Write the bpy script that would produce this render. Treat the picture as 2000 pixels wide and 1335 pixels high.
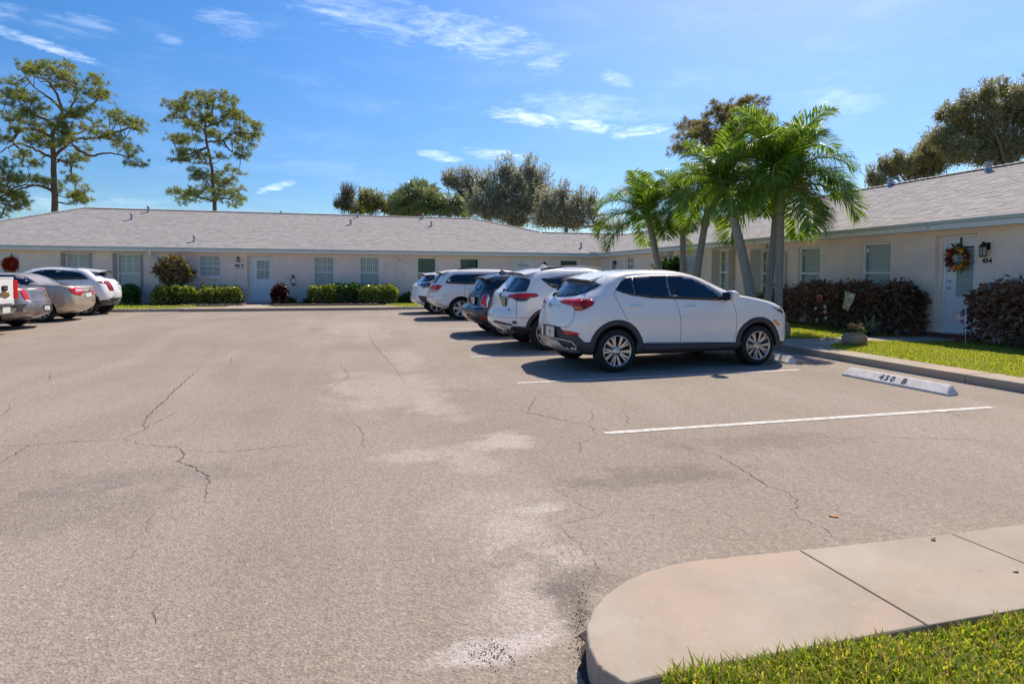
import bpy, bmesh, math, random
import numpy as np
from mathutils import Vector, Matrix
from mathutils.bvhtree import BVHTree
from mathutils.geometry import delaunay_2d_cdt

for o in list(bpy.data.objects): bpy.data.objects.remove(o)
S = bpy.context.scene
COL = S.collection
rnd = random.Random(7)
npr = np.random.default_rng(11)
rad = math.radians

# ------------------------------------------------------------------ camera
F, H = 1165.0, 1.42
YAW, PITCH, ROLL, PPY = rad(14.1), rad(2.2), rad(0.25), 584.0
_f = Vector((math.sin(YAW)*math.cos(PITCH), math.cos(YAW)*math.cos(PITCH), -math.sin(PITCH)))
_r0 = Vector((math.cos(YAW), -math.sin(YAW), 0)); _u0 = _r0.cross(_f)
_c, _s = math.cos(ROLL), math.sin(ROLL)
CR = _c*_r0 + _s*_u0; CU = -_s*_r0 + _c*_u0; CF = _f
CAM = Vector((0, 0, H))
cd = bpy.data.cameras.new('camera'); cam = bpy.data.objects.new('camera', cd); COL.objects.link(cam)
cd.sensor_width = 36; cd.lens = 36*F/2000; cd.clip_start = 0.05; cd.clip_end = 3000
cd.shift_y = -(667.5-PPY)/2000
cam.matrix_world = Matrix(((CR.x, CU.x, -CF.x, 0), (CR.y, CU.y, -CF.y, 0), (CR.z, CU.z, -CF.z, H), (0, 0, 0, 1)))
S.camera = cam

# ------------------------------------------------------------------ light
SUNV = Vector((0.60, 0.66, 1.085)).normalized()
sd = bpy.data.lights.new('sun', 'SUN'); sd.energy = 3.8; sd.angle = rad(0.55); sd.color = (1.0, 0.905, 0.775)
sun = bpy.data.objects.new('sun', sd); COL.objects.link(sun)
sun.rotation_euler = (-SUNV).to_track_quat('-Z', 'Y').to_euler(); sun.location = (20, 20, 30)
S.view_settings.view_transform = 'Standard'; S.view_settings.look = 'None'
S.view_settings.gamma = 1.0; S.view_settings.use_curve_mapping = False
S.view_settings.exposure = 0.64
S.render.resolution_x, S.render.resolution_y = 1024, 683
S.render.engine = 'CYCLES'
S.cycles.max_bounces = 10; S.cycles.diffuse_bounces = 6; S.cycles.transparent_max_bounces = 12

def ray(px, py):
    return CR*((px-1000)/F) - CU*((py-PPY)/F) + CF
def on(px, py, ax, val):
    d = ray(px, py); t = (val-CAM[ax])/d[ax]; return CAM + d*t
def G(px, py, z=0.0): return on(px, py, 2, z)
def AX(px, py, x): return on(px, py, 0, x)
def AY(px, py, y): return on(px, py, 1, y)
def AD(px, py, d): return CAM + ray(px, py)*d

SKYG, SKYLO, SKYHI = 1.25, (.42, .50, .57), (1.24, .90, .79)
W = bpy.data.worlds.new('World'); S.world = W; W.use_nodes = True
def world():
    nt = W.node_tree; N = nt.nodes; L = nt.links; N.clear()
    out = N.new('ShaderNodeOutputWorld'); bg = N.new('ShaderNodeBackground'); bg.inputs[1].default_value = 0.15
    sky = N.new('ShaderNodeTexSky'); sky.sky_type = 'NISHITA'; sky.sun_disc = False
    sky.sun_elevation = math.asin(SUNV.z); sky.sun_rotation = math.atan2(SUNV.x, SUNV.y)
    sky.air_density = 1.0; sky.dust_density = 0.6; sky.ozone_density = 2.6; sky.altitude = 0
    hsv = N.new('ShaderNodeHueSaturation'); hsv.inputs['Saturation'].default_value = 1.38; hsv.inputs['Value'].default_value = 1.0
    L.new(sky.outputs[0], hsv.inputs['Color'])
    tn = N.new('ShaderNodeVectorMath'); tn.operation = 'MULTIPLY'; tn.inputs[1].default_value = (0.1, .1, .1); L.new(hsv.outputs[0], tn.inputs[0])
    gm = N.new('ShaderNodeGamma'); gm.inputs[1].default_value = SKYG; L.new(tn.outputs[0], gm.inputs[0])
    t0 = N.new('ShaderNodeTexCoord'); sp = N.new('ShaderNodeSeparateXYZ'); L.new(t0.outputs['Generated'], sp.inputs[0])
    er = N.new('ShaderNodeValToRGB'); L.new(sp.outputs['Z'], er.inputs[0]); er.color_ramp.interpolation = 'EASE'
    er.color_ramp.elements[0].position = 0.0; er.color_ramp.elements[0].color = (*SKYLO, 1); er.color_ramp.elements[1].position = .42; er.color_ramp.elements[1].color = (*SKYHI, 1)
    t2 = N.new('ShaderNodeVectorMath'); t2.operation = 'MULTIPLY'; L.new(gm.outputs[0], t2.inputs[0]); L.new(er.outputs[0], t2.inputs[1])
    tn = N.new('ShaderNodeVectorMath'); tn.operation = 'SCALE'; tn.inputs['Scale'].default_value = 10.0; L.new(t2.outputs[0], tn.inputs[0])
    tc = N.new('ShaderNodeTexCoord')
    def math_(op, a, b=None, clamp=False):
        n = N.new('ShaderNodeMath'); n.operation = op; n.use_clamp = clamp
        for i, v in enumerate((a, b)):
            if v is None: continue
            if isinstance(v, (int, float)): n.inputs[i].default_value = v
            else: L.new(v, n.inputs[i])
        return n.outputs[0]
    def dot(v):
        n = N.new('ShaderNodeVectorMath'); n.operation = 'DOT_PRODUCT'
        L.new(tc.outputs['Generated'], n.inputs[0]); n.inputs[1].default_value = v; return n.outputs['Value']
    # streaky cirrus texture, laid along one drift direction of the upper air
    mp = N.new('ShaderNodeMapping'); L.new(tc.outputs['Generated'], mp.inputs[0])
    mp.inputs['Rotation'].default_value = (0, rad(14), rad(14)); mp.inputs['Scale'].default_value = (6, 10, 26)
    nz = N.new('ShaderNodeTexNoise'); nz.inputs['Scale'].default_value = 1.6; nz.inputs['Detail'].default_value = 9
    nz.inputs['Roughness'].default_value = 0.62; nz.inputs['Distortion'].default_value = 0.9
    L.new(mp.outputs[0], nz.inputs['Vector'])
    streak = math_('MULTIPLY', math_('SUBTRACT', nz.outputs['Fac'], 0.36), 3.2, True)
    n3 = N.new('ShaderNodeTexNoise'); n3.inputs['Scale'].default_value = 5.5; n3.inputs['Detail'].default_value = 8; n3.inputs['Roughness'].default_value = .65; n3.inputs['Distortion'].default_value = .5
    L.new(mp.outputs[0], n3.inputs['Vector']); rag = math_('MULTIPLY', math_('SUBTRACT', n3.outputs['Fac'], 0.47), 3.4)
    total = None
    WISPS = [((-60, 40), (214, 130), 6, .8), ((55, 38), (225, 60), 13, .35), ((300, 70), (358, 84), 6, .3), ((600, -5), (860, 62), 30, .42),
             ((760, 30), (1090, 110), 24, .55), ((955, 216), (1098, 240), 11, 1.1), ((1105, 242), (1214, 251), 10, 1.1), ((1192, 268), (1312, 244), 7, 1.15),
             ((910, 296), (1046, 312), 8, .85), ((818, 298), (898, 312), 7, .7), ((1172, 142), (1238, 167), 9, .5), ((498, 376), (574, 356), 5, 1.0),
             ((380, 30), (520, 64), 16, .3), ((-20, 22), (60, 27), 10, .4), ((40, 398), (330, 400), 16, .25), ((1000, 210), (1260, 225), 26, .28),
             ((1560, 190), (1740, 205), 16, .25), ((1000, 80), (1100, 130), 24, .3), ((560, 0), (780, 10), 18, .3)]
    for a, b, w, k in WISPS:
        da, db = ray(*a).normalized(), ray(*b).normalized()
        mid = (da+db).normalized(); t = (db-da); hl = t.length/2; t = (t/ (2*hl)); n = mid.cross(t).normalized()
        t = n.cross(mid).normalized()
        x = math_('DIVIDE', dot(t), hl*1.08); y = math_('DIVIDE', dot(n), w*1.5/F)
        # a wisp lies only on its own side of the sky
        r2 = math_('ADD', math_('POWER', math_('ABSOLUTE', x), 2.6), math_('POWER', math_('ABSOLUTE', y), 2.0))
        m = math_('SUBTRACT', 1.0, math_('ADD', r2, rag), True)
        front = math_('GREATER_THAN', dot(mid), 0.3)
        m = math_('MULTIPLY', math_('MULTIPLY', m, front), k)
        total = m if total is None else math_('MAXIMUM', total, m)
    nz2 = N.new('ShaderNodeTexNoise'); nz2.inputs['Scale'].default_value = 1.1; nz2.inputs['Detail'].default_value = 4
    L.new(mp.outputs[0], nz2.inputs['Vector'])
    veil = math_('MULTIPLY', math_('SUBTRACT', nz2.outputs['Fac'], 0.47, True), 0.45, True)
    cl = math_('ADD', math_('MULTIPLY', total, streak), math_('MULTIPLY', veil, streak), True)
    cl = math_('MULTIPLY', cl, 0.56)
    mix = N.new('ShaderNodeMix'); mix.data_type = 'RGBA'
    L.new(cl, mix.inputs['Factor']); L.new(tn.outputs[0], mix.inputs['A'])
    mix.inputs['B'].default_value = (8.2, 8.6, 9.2, 1)
    L.new(mix.outputs['Result'], bg.inputs[0]); L.new(bg.outputs[0], out.inputs[0])
world()

# ------------------------------------------------------------------ helpers
def tag(o, label=None, cat=None, group=None, kind=None):
    if label: o['label'] = label
    if cat: o['category'] = cat
    if group: o['group'] = group
    if kind: o['kind'] = kind
    return o
ROOTM = {}
def empty(name, loc, label=None, cat=None, group=None, rz=0.0, kind=None):
    o = bpy.data.objects.new(name, None); COL.objects.link(o)
    o.location = loc; o.rotation_euler = (0, 0, rz); o.empty_display_size = 0.2
    ROOTM[o.name] = Matrix.Translation(Vector(loc)) @ Matrix.Rotation(rz, 4, 'Z')
    return tag(o, label, cat, group, kind)
def put(name, me, parent=None, local=False):
    o = bpy.data.objects.new(name, me); COL.objects.link(o)
    if parent is not None:
        o.parent = parent
        if not local:
            o.matrix_parent_inverse = ROOTM.get(parent.name, Matrix.Identity(4)).inverted()
            ROOTM[o.name] = Matrix.Identity(4) if parent.name in ROOTM else Matrix.Identity(4)
    return o
class MB:
    def __init__(s): s.v = []; s.f = []; s.m = []; s.sm = []
    def add(s, vs, fs, mi=0, sm=False):
        k = len(s.v); s.v += [tuple(p) for p in vs]; s.f += [tuple(i+k for i in f) for f in fs]
        s.m += [mi]*len(fs); s.sm += [sm]*len(fs)
    def box(s, a, b, mi=0, M=None, taper=None):
        x0, y0, z0 = a; x1, y1, z1 = b
        vs = [(x0,y0,z0),(x1,y0,z0),(x1,y1,z0),(x0,y1,z0),(x0,y0,z1),(x1,y0,z1),(x1,y1,z1),(x0,y1,z1)]
        if taper:
            cx, cy = (x0+x1)/2, (y0+y1)/2
            vs = vs[:4]+[(cx+(x-cx)*taper, cy+(y-cy)*taper, z) for x, y, z in vs[4:]]
        if M is not None: vs = [M @ Vector(p) for p in vs]
        s.add(vs, [(0,3,2,1),(4,5,6,7),(0,1,5,4),(1,2,6,5),(2,3,7,6),(3,0,4,7)], mi)
    def tube(s, pts, rads, n=8, mi=0, caps=True, sm=True):
        pts = [Vector(p) for p in pts]; k = len(pts)
        if isinstance(rads, (int, float)): rads = [rads]*k
        rings = []; prev = None
        for i, p in enumerate(pts):
            t = (pts[min(i+1, k-1)]-pts[max(i-1, 0)])
            if t.length < 1e-9: t = Vector((0, 0, 1))
            t.normalize()
            a = prev if prev is not None else (Vector((1, 0, 0)) if abs(t.x) < .8 else Vector((0, 1, 0)))
            x = (a - t*a.dot(t)); x.normalize(); y = t.cross(x); prev = x
            rings.append([p + (x*math.cos(2*math.pi*j/n)+y*math.sin(2*math.pi*j/n))*rads[i] for j in range(n)])
        vs = [q for r in rings for q in r]; fs = []
        for i in range(k-1):
            for j in range(n): fs.append((i*n+j, i*n+(j+1) % n, (i+1)*n+(j+1) % n, (i+1)*n+j))
        if caps: fs += [tuple(reversed(range(n))), tuple(range((k-1)*n, k*n))]
        s.add(vs, fs, mi, sm)
    def lathe(s, prof, c=(0,0,0), n=24, mi=0, axis='Z', sm=True, M=None):
        vs = []; fs = []; k = len(prof)
        for r, z in prof:
            for j in range(n):
                a = 2*math.pi*j/n; x, y = r*math.cos(a), r*math.sin(a)
                p = (x, y, z) if axis == 'Z' else ((x, z, y) if axis == 'Y' else (z, x, y))
                p = Vector(p)+Vector(c)
                if M is not None: p = M @ p
                vs.append(p)
        for i in range(k-1):
            for j in range(n): fs.append((i*n+j, i*n+(j+1) % n, (i+1)*n+(j+1) % n, (i+1)*n+j))
        s.add(vs, fs, mi, sm)
    def poly(s, pts, mi=0): s.add(pts, [tuple(range(len(pts)))], mi)
    def prism(s, pts, d, mi=0):
        n = len(pts); d = Vector(d); p = [Vector(q) for q in pts]
        s.add(p+[q+d for q in p], [tuple(range(n)), tuple(reversed(range(n, 2*n)))]+[(i, (i+1) % n, (i+1) % n+n, i+n) for i in range(n)], mi)
    def mesh(s, name, mats, fix=True):
        me = bpy.data.meshes.new(name); me.from_pydata(s.v, [], s.f)
        for m in (mats if isinstance(mats, (list, tuple)) else [mats]): me.materials.append(m)
        me.polygons.foreach_set('material_index', s.m); me.polygons.foreach_set('use_smooth', s.sm)
        if fix and len(s.f) < 60000:
            b = bmesh.new(); b.from_mesh(me); bmesh.ops.recalc_face_normals(b, faces=b.faces); b.to_mesh(me); b.free()
        me.update(); return me
    def build(s, name, mats, parent=None, local=False, fix=True):
        return put(name, s.mesh(name, mats, fix), parent, local)
def npmesh(name, V, Fc, mats, sm=False, attr=None):
    """V (n,3), Fc (m,k) all the same size"""
    me = bpy.data.meshes.new(name); n, (m, k) = len(V), Fc.shape
    me.vertices.add(n); me.vertices.foreach_set('co', np.ascontiguousarray(V, dtype=np.float32).ravel())
    me.loops.add(m*k); me.loops.foreach_set('vertex_index', Fc.astype(np.int32).ravel())
    me.polygons.add(m); me.polygons.foreach_set('loop_start', np.arange(0, m*k, k, dtype=np.int32))
    me.polygons.foreach_set('loop_total', np.full(m, k, dtype=np.int32))
    me.polygons.foreach_set('use_smooth', np.full(m, bool(sm)))
    for mt in (mats if isinstance(mats, (list, tuple)) else [mats]): me.materials.append(mt)
    me.update(calc_edges=True); me.validate(); return me
def text_mesh(name, body, size, mat, M, parent=None, extrude=.004, xs=1.0, bold=0.0):
    cu = bpy.data.curves.new(name, 'FONT'); cu.body = body; cu.size = size; cu.extrude = extrude; cu.align_x = 'CENTER'; cu.align_y = 'CENTER'; cu.offset = bold
    cu.resolution_u = 3
    t = bpy.data.objects.new('tmp', cu); COL.objects.link(t)
    me = bpy.data.meshes.new_from_object(t.evaluated_get(bpy.context.evaluated_depsgraph_get()))
    bpy.data.objects.remove(t); me.transform(M @ Matrix.Diagonal((xs, 1, 1, 1))); me.materials.clear(); me.materials.append(mat)
    me.name = name
    return put(name, me, parent)

# ------------------------------------------------------------------ materials
def newmat(name):
    m = bpy.data.materials.new(name); m.use_nodes = True; nt = m.node_tree
    b = nt.nodes['Principled BSDF']; return m, nt, b
def M(name, c, rough=.6, metal=0., var=0., vs=6., bump=0., bs=40., spec=.5, c2=None, coat=0., detail=5, stretch=None, island=0., gen=False):
    m, nt, b = newmat(name); N, L = nt.nodes, nt.links
    b.inputs['Base Color'].default_value = (*c, 1); b.inputs['Roughness'].default_value = rough
    b.inputs['Metallic'].default_value = metal; b.inputs['Specular IOR Level'].default_value = spec
    b.inputs['Coat Weight'].default_value = coat; b.inputs['Coat Roughness'].default_value = .04
    if var or c2 or bump or island:
        tc = N.new('ShaderNodeTexCoord'); src = tc.outputs['Generated' if gen else 'Object']
        if stretch:
            mp = N.new('ShaderNodeMapping'); mp.inputs['Scale'].default_value = stretch; L.new(src, mp.inputs[0]); src = mp.outputs[0]
    if var or c2:
        nz = N.new('ShaderNodeTexNoise'); nz.inputs['Scale'].default_value = vs; nz.inputs['Detail'].default_value = detail
        nz.inputs['Roughness'].default_value = .6; L.new(src, nz.inputs['Vector'])
        rp = N.new('ShaderNodeValToRGB'); e = rp.color_ramp.elements
        e[0].position, e[1].position = .32, .68
        d = c2 if c2 else tuple(min(1, x*(1+var)) for x in c); a = c if c2 else tuple(x*(1-var) for x in c)
        e[0].color = (*a, 1); e[1].color = (*d, 1)
        L.new(nz.outputs['Fac'], rp.inputs[0]); col = rp.outputs[0]
        if island:
            gi = N.new('ShaderNodeNewGeometry'); mr = N.new('ShaderNodeMapRange'); mr.inputs['To Min'].default_value = 1-island; mr.inputs['To Max'].default_value = 1+island
            L.new(gi.outputs['Random Per Island'], mr.inputs['Value'])
            mx = N.new('ShaderNodeVectorMath'); mx.operation = 'SCALE'; L.new(col, mx.inputs[0]); L.new(mr.outputs[0], mx.inputs['Scale']); col = mx.outputs[0]
        L.new(col, b.inputs['Base Color'])
    if bump:
        n2 = N.new('ShaderNodeTexNoise'); n2.inputs['Scale'].default_value = bs; n2.inputs['Detail'].default_value = 4; L.new(src, n2.inputs['Vector'])
        bp = N.new('ShaderNodeBump'); bp.inputs['Strength'].default_value = bump; bp.inputs['Distance'].default_value = .02
        L.new(n2.outputs['Fac'], bp.inputs['Height']); L.new(bp.outputs[0], b.inputs['Normal'])
    return m
def leafmat(name, cols, trans=.45, rough=.45, spec=.4, tint=(1.7, 1.75, .7)):
    """two-sided leaf: colour drawn per leaf from a list, some light coming through"""
    m, nt, b = newmat(name); N, L = nt.nodes, nt.links
    g = N.new('ShaderNodeNewGeometry'); rp = N.new('ShaderNodeValToRGB'); cr = rp.color_ramp
    n = len(cols)
    while len(cr.elements) < n: cr.elements.new(.5)
    for i, c in enumerate(cols): cr.elements[i].position = i/max(1, n-1); cr.elements[i].color = (*c, 1)
    L.new(g.outputs['Random Per Island'], rp.inputs[0]); col = rp.outputs[0]
    L.new(col, b.inputs['Base Color']); b.inputs['Roughness'].default_value = rough; b.inputs['Specular IOR Level'].default_value = spec
    t = N.new('ShaderNodeBsdfTranslucent'); sc = N.new('ShaderNodeVectorMath'); sc.operation = 'MULTIPLY'; sc.inputs[1].default_value = tint
    L.new(col, sc.inputs[0]); L.new(sc.outputs[0], t.inputs[0])
    mx = N.new('ShaderNodeMixShader'); mx.inputs[0].default_value = trans
    L.new(b.outputs[0], mx.inputs[1]); L.new(t.outputs[0], mx.inputs[2]); L.new(mx.outputs[0], N['Material Output'].inputs[0])
    return m
def glassmat(name, tint, alpha=.5, rough=.02):
    m, nt, b = newmat(name); N, L = nt.nodes, nt.links
    b.inputs['Base Color'].default_value = (*tint, 1); b.inputs['Roughness'].default_value = rough; b.inputs['Specular IOR Level'].default_value = .9
    t = N.new('ShaderNodeBsdfTransparent'); t.inputs[0].default_value = (.95, .97, .96, 1)
    lw = N.new('ShaderNodeLayerWeight'); lw.inputs[0].default_value = .5; fr = N.new('ShaderNodeMath'); fr.operation = 'POWER'; fr.inputs[1].default_value = 4.0; L.new(lw.outputs['Facing'], fr.inputs[0])
    ad = N.new('ShaderNodeMath'); ad.operation = 'ADD'; ad.use_clamp = True; ad.inputs[1].default_value = 1-alpha; L.new(fr.outputs[0], ad.inputs[0])
    mx = N.new('ShaderNodeMixShader'); L.new(ad.outputs[0], mx.inputs[0]); L.new(t.outputs[0], mx.inputs[1]); L.new(b.outputs[0], mx.inputs[2])
    L.new(mx.outputs[0], N['Material Output'].inputs[0]); return m

m_stucco = M('painted_stucco', (.92, .725, .605), .9, var=.07, vs=1.6, bump=.9, bs=16)
m_white = M('white_paint', (.86, .86, .85), .45, var=.04, vs=4)
m_gutter = M('gutter_paint', (.54, .60, .58), .4, var=.08, vs=2.2)
m_soffit = M('soffit_paint', (.80, .78, .74), .6)
m_pipe = M('pipe_paint', (.82, .80, .77), .5, var=.05)
m_pipeb = M('pipe_beige', (.60, .54, .47), .6, var=.05)
m_shut = M('shutter_metal', (.60, .57, .52), .5, var=.06)
m_dark = M('dark_plastic', (.02, .02, .022), .5)
m_black = M('black_iron', (.012, .012, .013), .45)
m_door = M('door_paint', (.78, .82, .83), .4, var=.03)
m_blind = M('blind_white', (.88, .87, .83), .6)
m_curtain = M('curtain_grey', (.80, .79, .76), .9, var=.10, vs=12, stretch=(6, 6, .4))
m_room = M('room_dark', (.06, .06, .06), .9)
m_glass = glassmat('window_glass', (.015, .02, .02), .95)
m_glassg = glassmat('green_glass', (.01, .09, .06), .45)
m_concrete = M('sidewalk_concrete', (.40, .325, .245), .9, c2=(.50, .415, .325), vs=2.2, bump=.25, bs=90, detail=9)
def concrete_mat():
    m, nt, b = newmat('sidewalk_concrete'); N, L = nt.nodes, nt.links; tc = N.new('ShaderNodeTexCoord'); P = tc.outputs['Object']
    def noise(sc, det=6, ro=.6, di=0.):
        n = N.new('ShaderNodeTexNoise'); n.inputs['Scale'].default_value = sc; n.inputs['Detail'].default_value = det; n.inputs['Roughness'].default_value = ro; n.inputs['Distortion'].default_value = di; L.new(P, n.inputs['Vector']); return n.outputs['Fac']
    def rng(v, a, b_, c, d):
        r = N.new('ShaderNodeMapRange'); r.inputs['From Min'].default_value = a; r.inputs['From Max'].default_value = b_; r.inputs['To Min'].default_value = c; r.inputs['To Max'].default_value = d; L.new(v, r.inputs['Value']); return r.outputs[0]
    def mixc(f, a, b_):
        n = N.new('ShaderNodeMix'); n.data_type = 'RGBA'; L.new(f, n.inputs['Factor'])
        for k, v in (('A', a), ('B', b_)):
            if isinstance(v, tuple): n.inputs[k].default_value = (*v, 1)
            else: L.new(v, n.inputs[k])
        return n.outputs['Result']
    c = mixc(rng(noise(2.4), .33, .67, 0, 1), (.345, .285, .218), (.425, .36, .285))
    c = mixc(rng(noise(1.15, 3, .5, .6), .50, .68, 0, .75), c, (.47, .335, .245))
    c = mixc(rng(noise(5.5, 8, .7), .58, .75, 0, .35), c, (.22, .19, .155))
    v = N.new('ShaderNodeTexVoronoi'); v.inputs['Scale'].default_value = 120; L.new(P, v.inputs['Vector']); s = N.new('ShaderNodeSeparateColor'); L.new(v.outputs['Color'], s.inputs[0])
    mu = N.new('ShaderNodeMath'); mu.operation = 'MULTIPLY'; L.new(rng(s.outputs[0], .955, .975, 0, 1), mu.inputs[0]); L.new(rng(v.outputs['Distance'], .40, .15, 0, .55), mu.inputs[1]); c = mixc(mu.outputs[0], c, (.66, .58, .49))
    v2 = N.new('ShaderNodeTexVoronoi'); v2.inputs['Scale'].default_value = 9; L.new(P, v2.inputs['Vector']); s2 = N.new('ShaderNodeSeparateColor'); L.new(v2.outputs['Color'], s2.inputs[0])
    mu = N.new('ShaderNodeMath'); mu.operation = 'MULTIPLY'; L.new(rng(s2.outputs[0], .72, .74, 0, 1), mu.inputs[0]); L.new(rng(v2.outputs['Distance'], .16, .06, 0, .28), mu.inputs[1]); c = mixc(mu.outputs[0], c, (.25, .20, .16))
    L.new(c, b.inputs['Base Color']); b.inputs['Roughness'].default_value = .92; b.inputs['Specular IOR Level'].default_value = .25
    bp = N.new('ShaderNodeBump'); bp.inputs['Strength'].default_value = .35; bp.inputs['Distance'].default_value = .004; L.new(noise(150, 4, .7), bp.inputs['Height']); L.new(bp.outputs[0], b.inputs['Normal']); return m
m_concrete = concrete_mat()
m_kerb = M('kerb_concrete', (.30, .265, .23), .92, c2=(.44, .39, .335), vs=7, bump=.4, bs=60)
m_stop = M('wheel_stop_paint', (.62, .56, .50), .75, c2=(.86, .80, .74), vs=11, bump=.2, bs=50, detail=8)
m_line = M('line_paint', (.36, .32, .28), .8, c2=(.72, .68, .62), vs=16, detail=9)
m_soil = M('mulch_soil', (.035, .024, .018), .95, c2=(.075, .052, .038), vs=18, bump=.8, bs=60)
m_brick = M('brick_red', (.17, .055, .040), .85, c2=(.27, .10, .07), vs=9, bump=.3)
m_brickp = M('edging_brick', (.26, .15, .12), .9, c2=(.36, .25, .21), vs=5, bump=.3)
m_chrome = M('chrome', (.62, .62, .62), .12, metal=1)
m_steel = M('galvanised_steel', (.38, .41, .44), .4, metal=.6)

def shingle_mat():
    m, nt, b = newmat('asphalt_shingle'); N, L = nt.nodes, nt.links
    g = N.new('ShaderNodeNewGeometry'); oi = N.new('ShaderNodeObjectInfo')
    ad = N.new('ShaderNodeMath'); ad.operation = 'ADD'; L.new(g.outputs['Random Per Island'], ad.inputs[0]); L.new(oi.outputs['Random'], ad.inputs[1])
    fr = N.new('ShaderNodeMath'); fr.operation = 'FRACT'; L.new(ad.outputs[0], fr.inputs[0])
    rp = N.new('ShaderNodeValToRGB'); cols = [(.30, .28, .263), (.355, .33, .308), (.38, .353, .328), (.335, .312, .292), (.40, .372, .346)]
    cr = rp.color_ramp
    while len(cr.elements) < 5: cr.elements.new(.5)
    for i, c in enumerate(cols): cr.elements[i].position = i/4; cr.elements[i].color = (*c, 1)
    L.new(fr.outputs[0], rp.inputs[0])
    tc = N.new('ShaderNodeTexCoord'); nz = N.new('ShaderNodeTexNoise'); nz.inputs['Scale'].default_value = 140; nz.inputs['Detail'].default_value = 2; L.new(tc.outputs['Object'], nz.inputs['Vector'])
    mr = N.new('ShaderNodeMapRange'); mr.inputs['From Min'].default_value = .3; mr.inputs['From Max'].default_value = .7; mr.inputs['To Min'].default_value = .84; mr.inputs['To Max'].default_value = 1.16; L.new(nz.outputs['Fac'], mr.inputs['Value'])
    sc = N.new('ShaderNodeVectorMath'); sc.operation = 'SCALE'; L.new(rp.outputs[0], sc.inputs[0]); L.new(mr.outputs[0], sc.inputs['Scale'])
    L.new(sc.outputs[0], b.inputs['Base Color']); b.inputs['Roughness'].default_value = .95; b.inputs['Specular IOR Level'].default_value = .2
    return m
m_shingle = shingle_mat()

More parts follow.
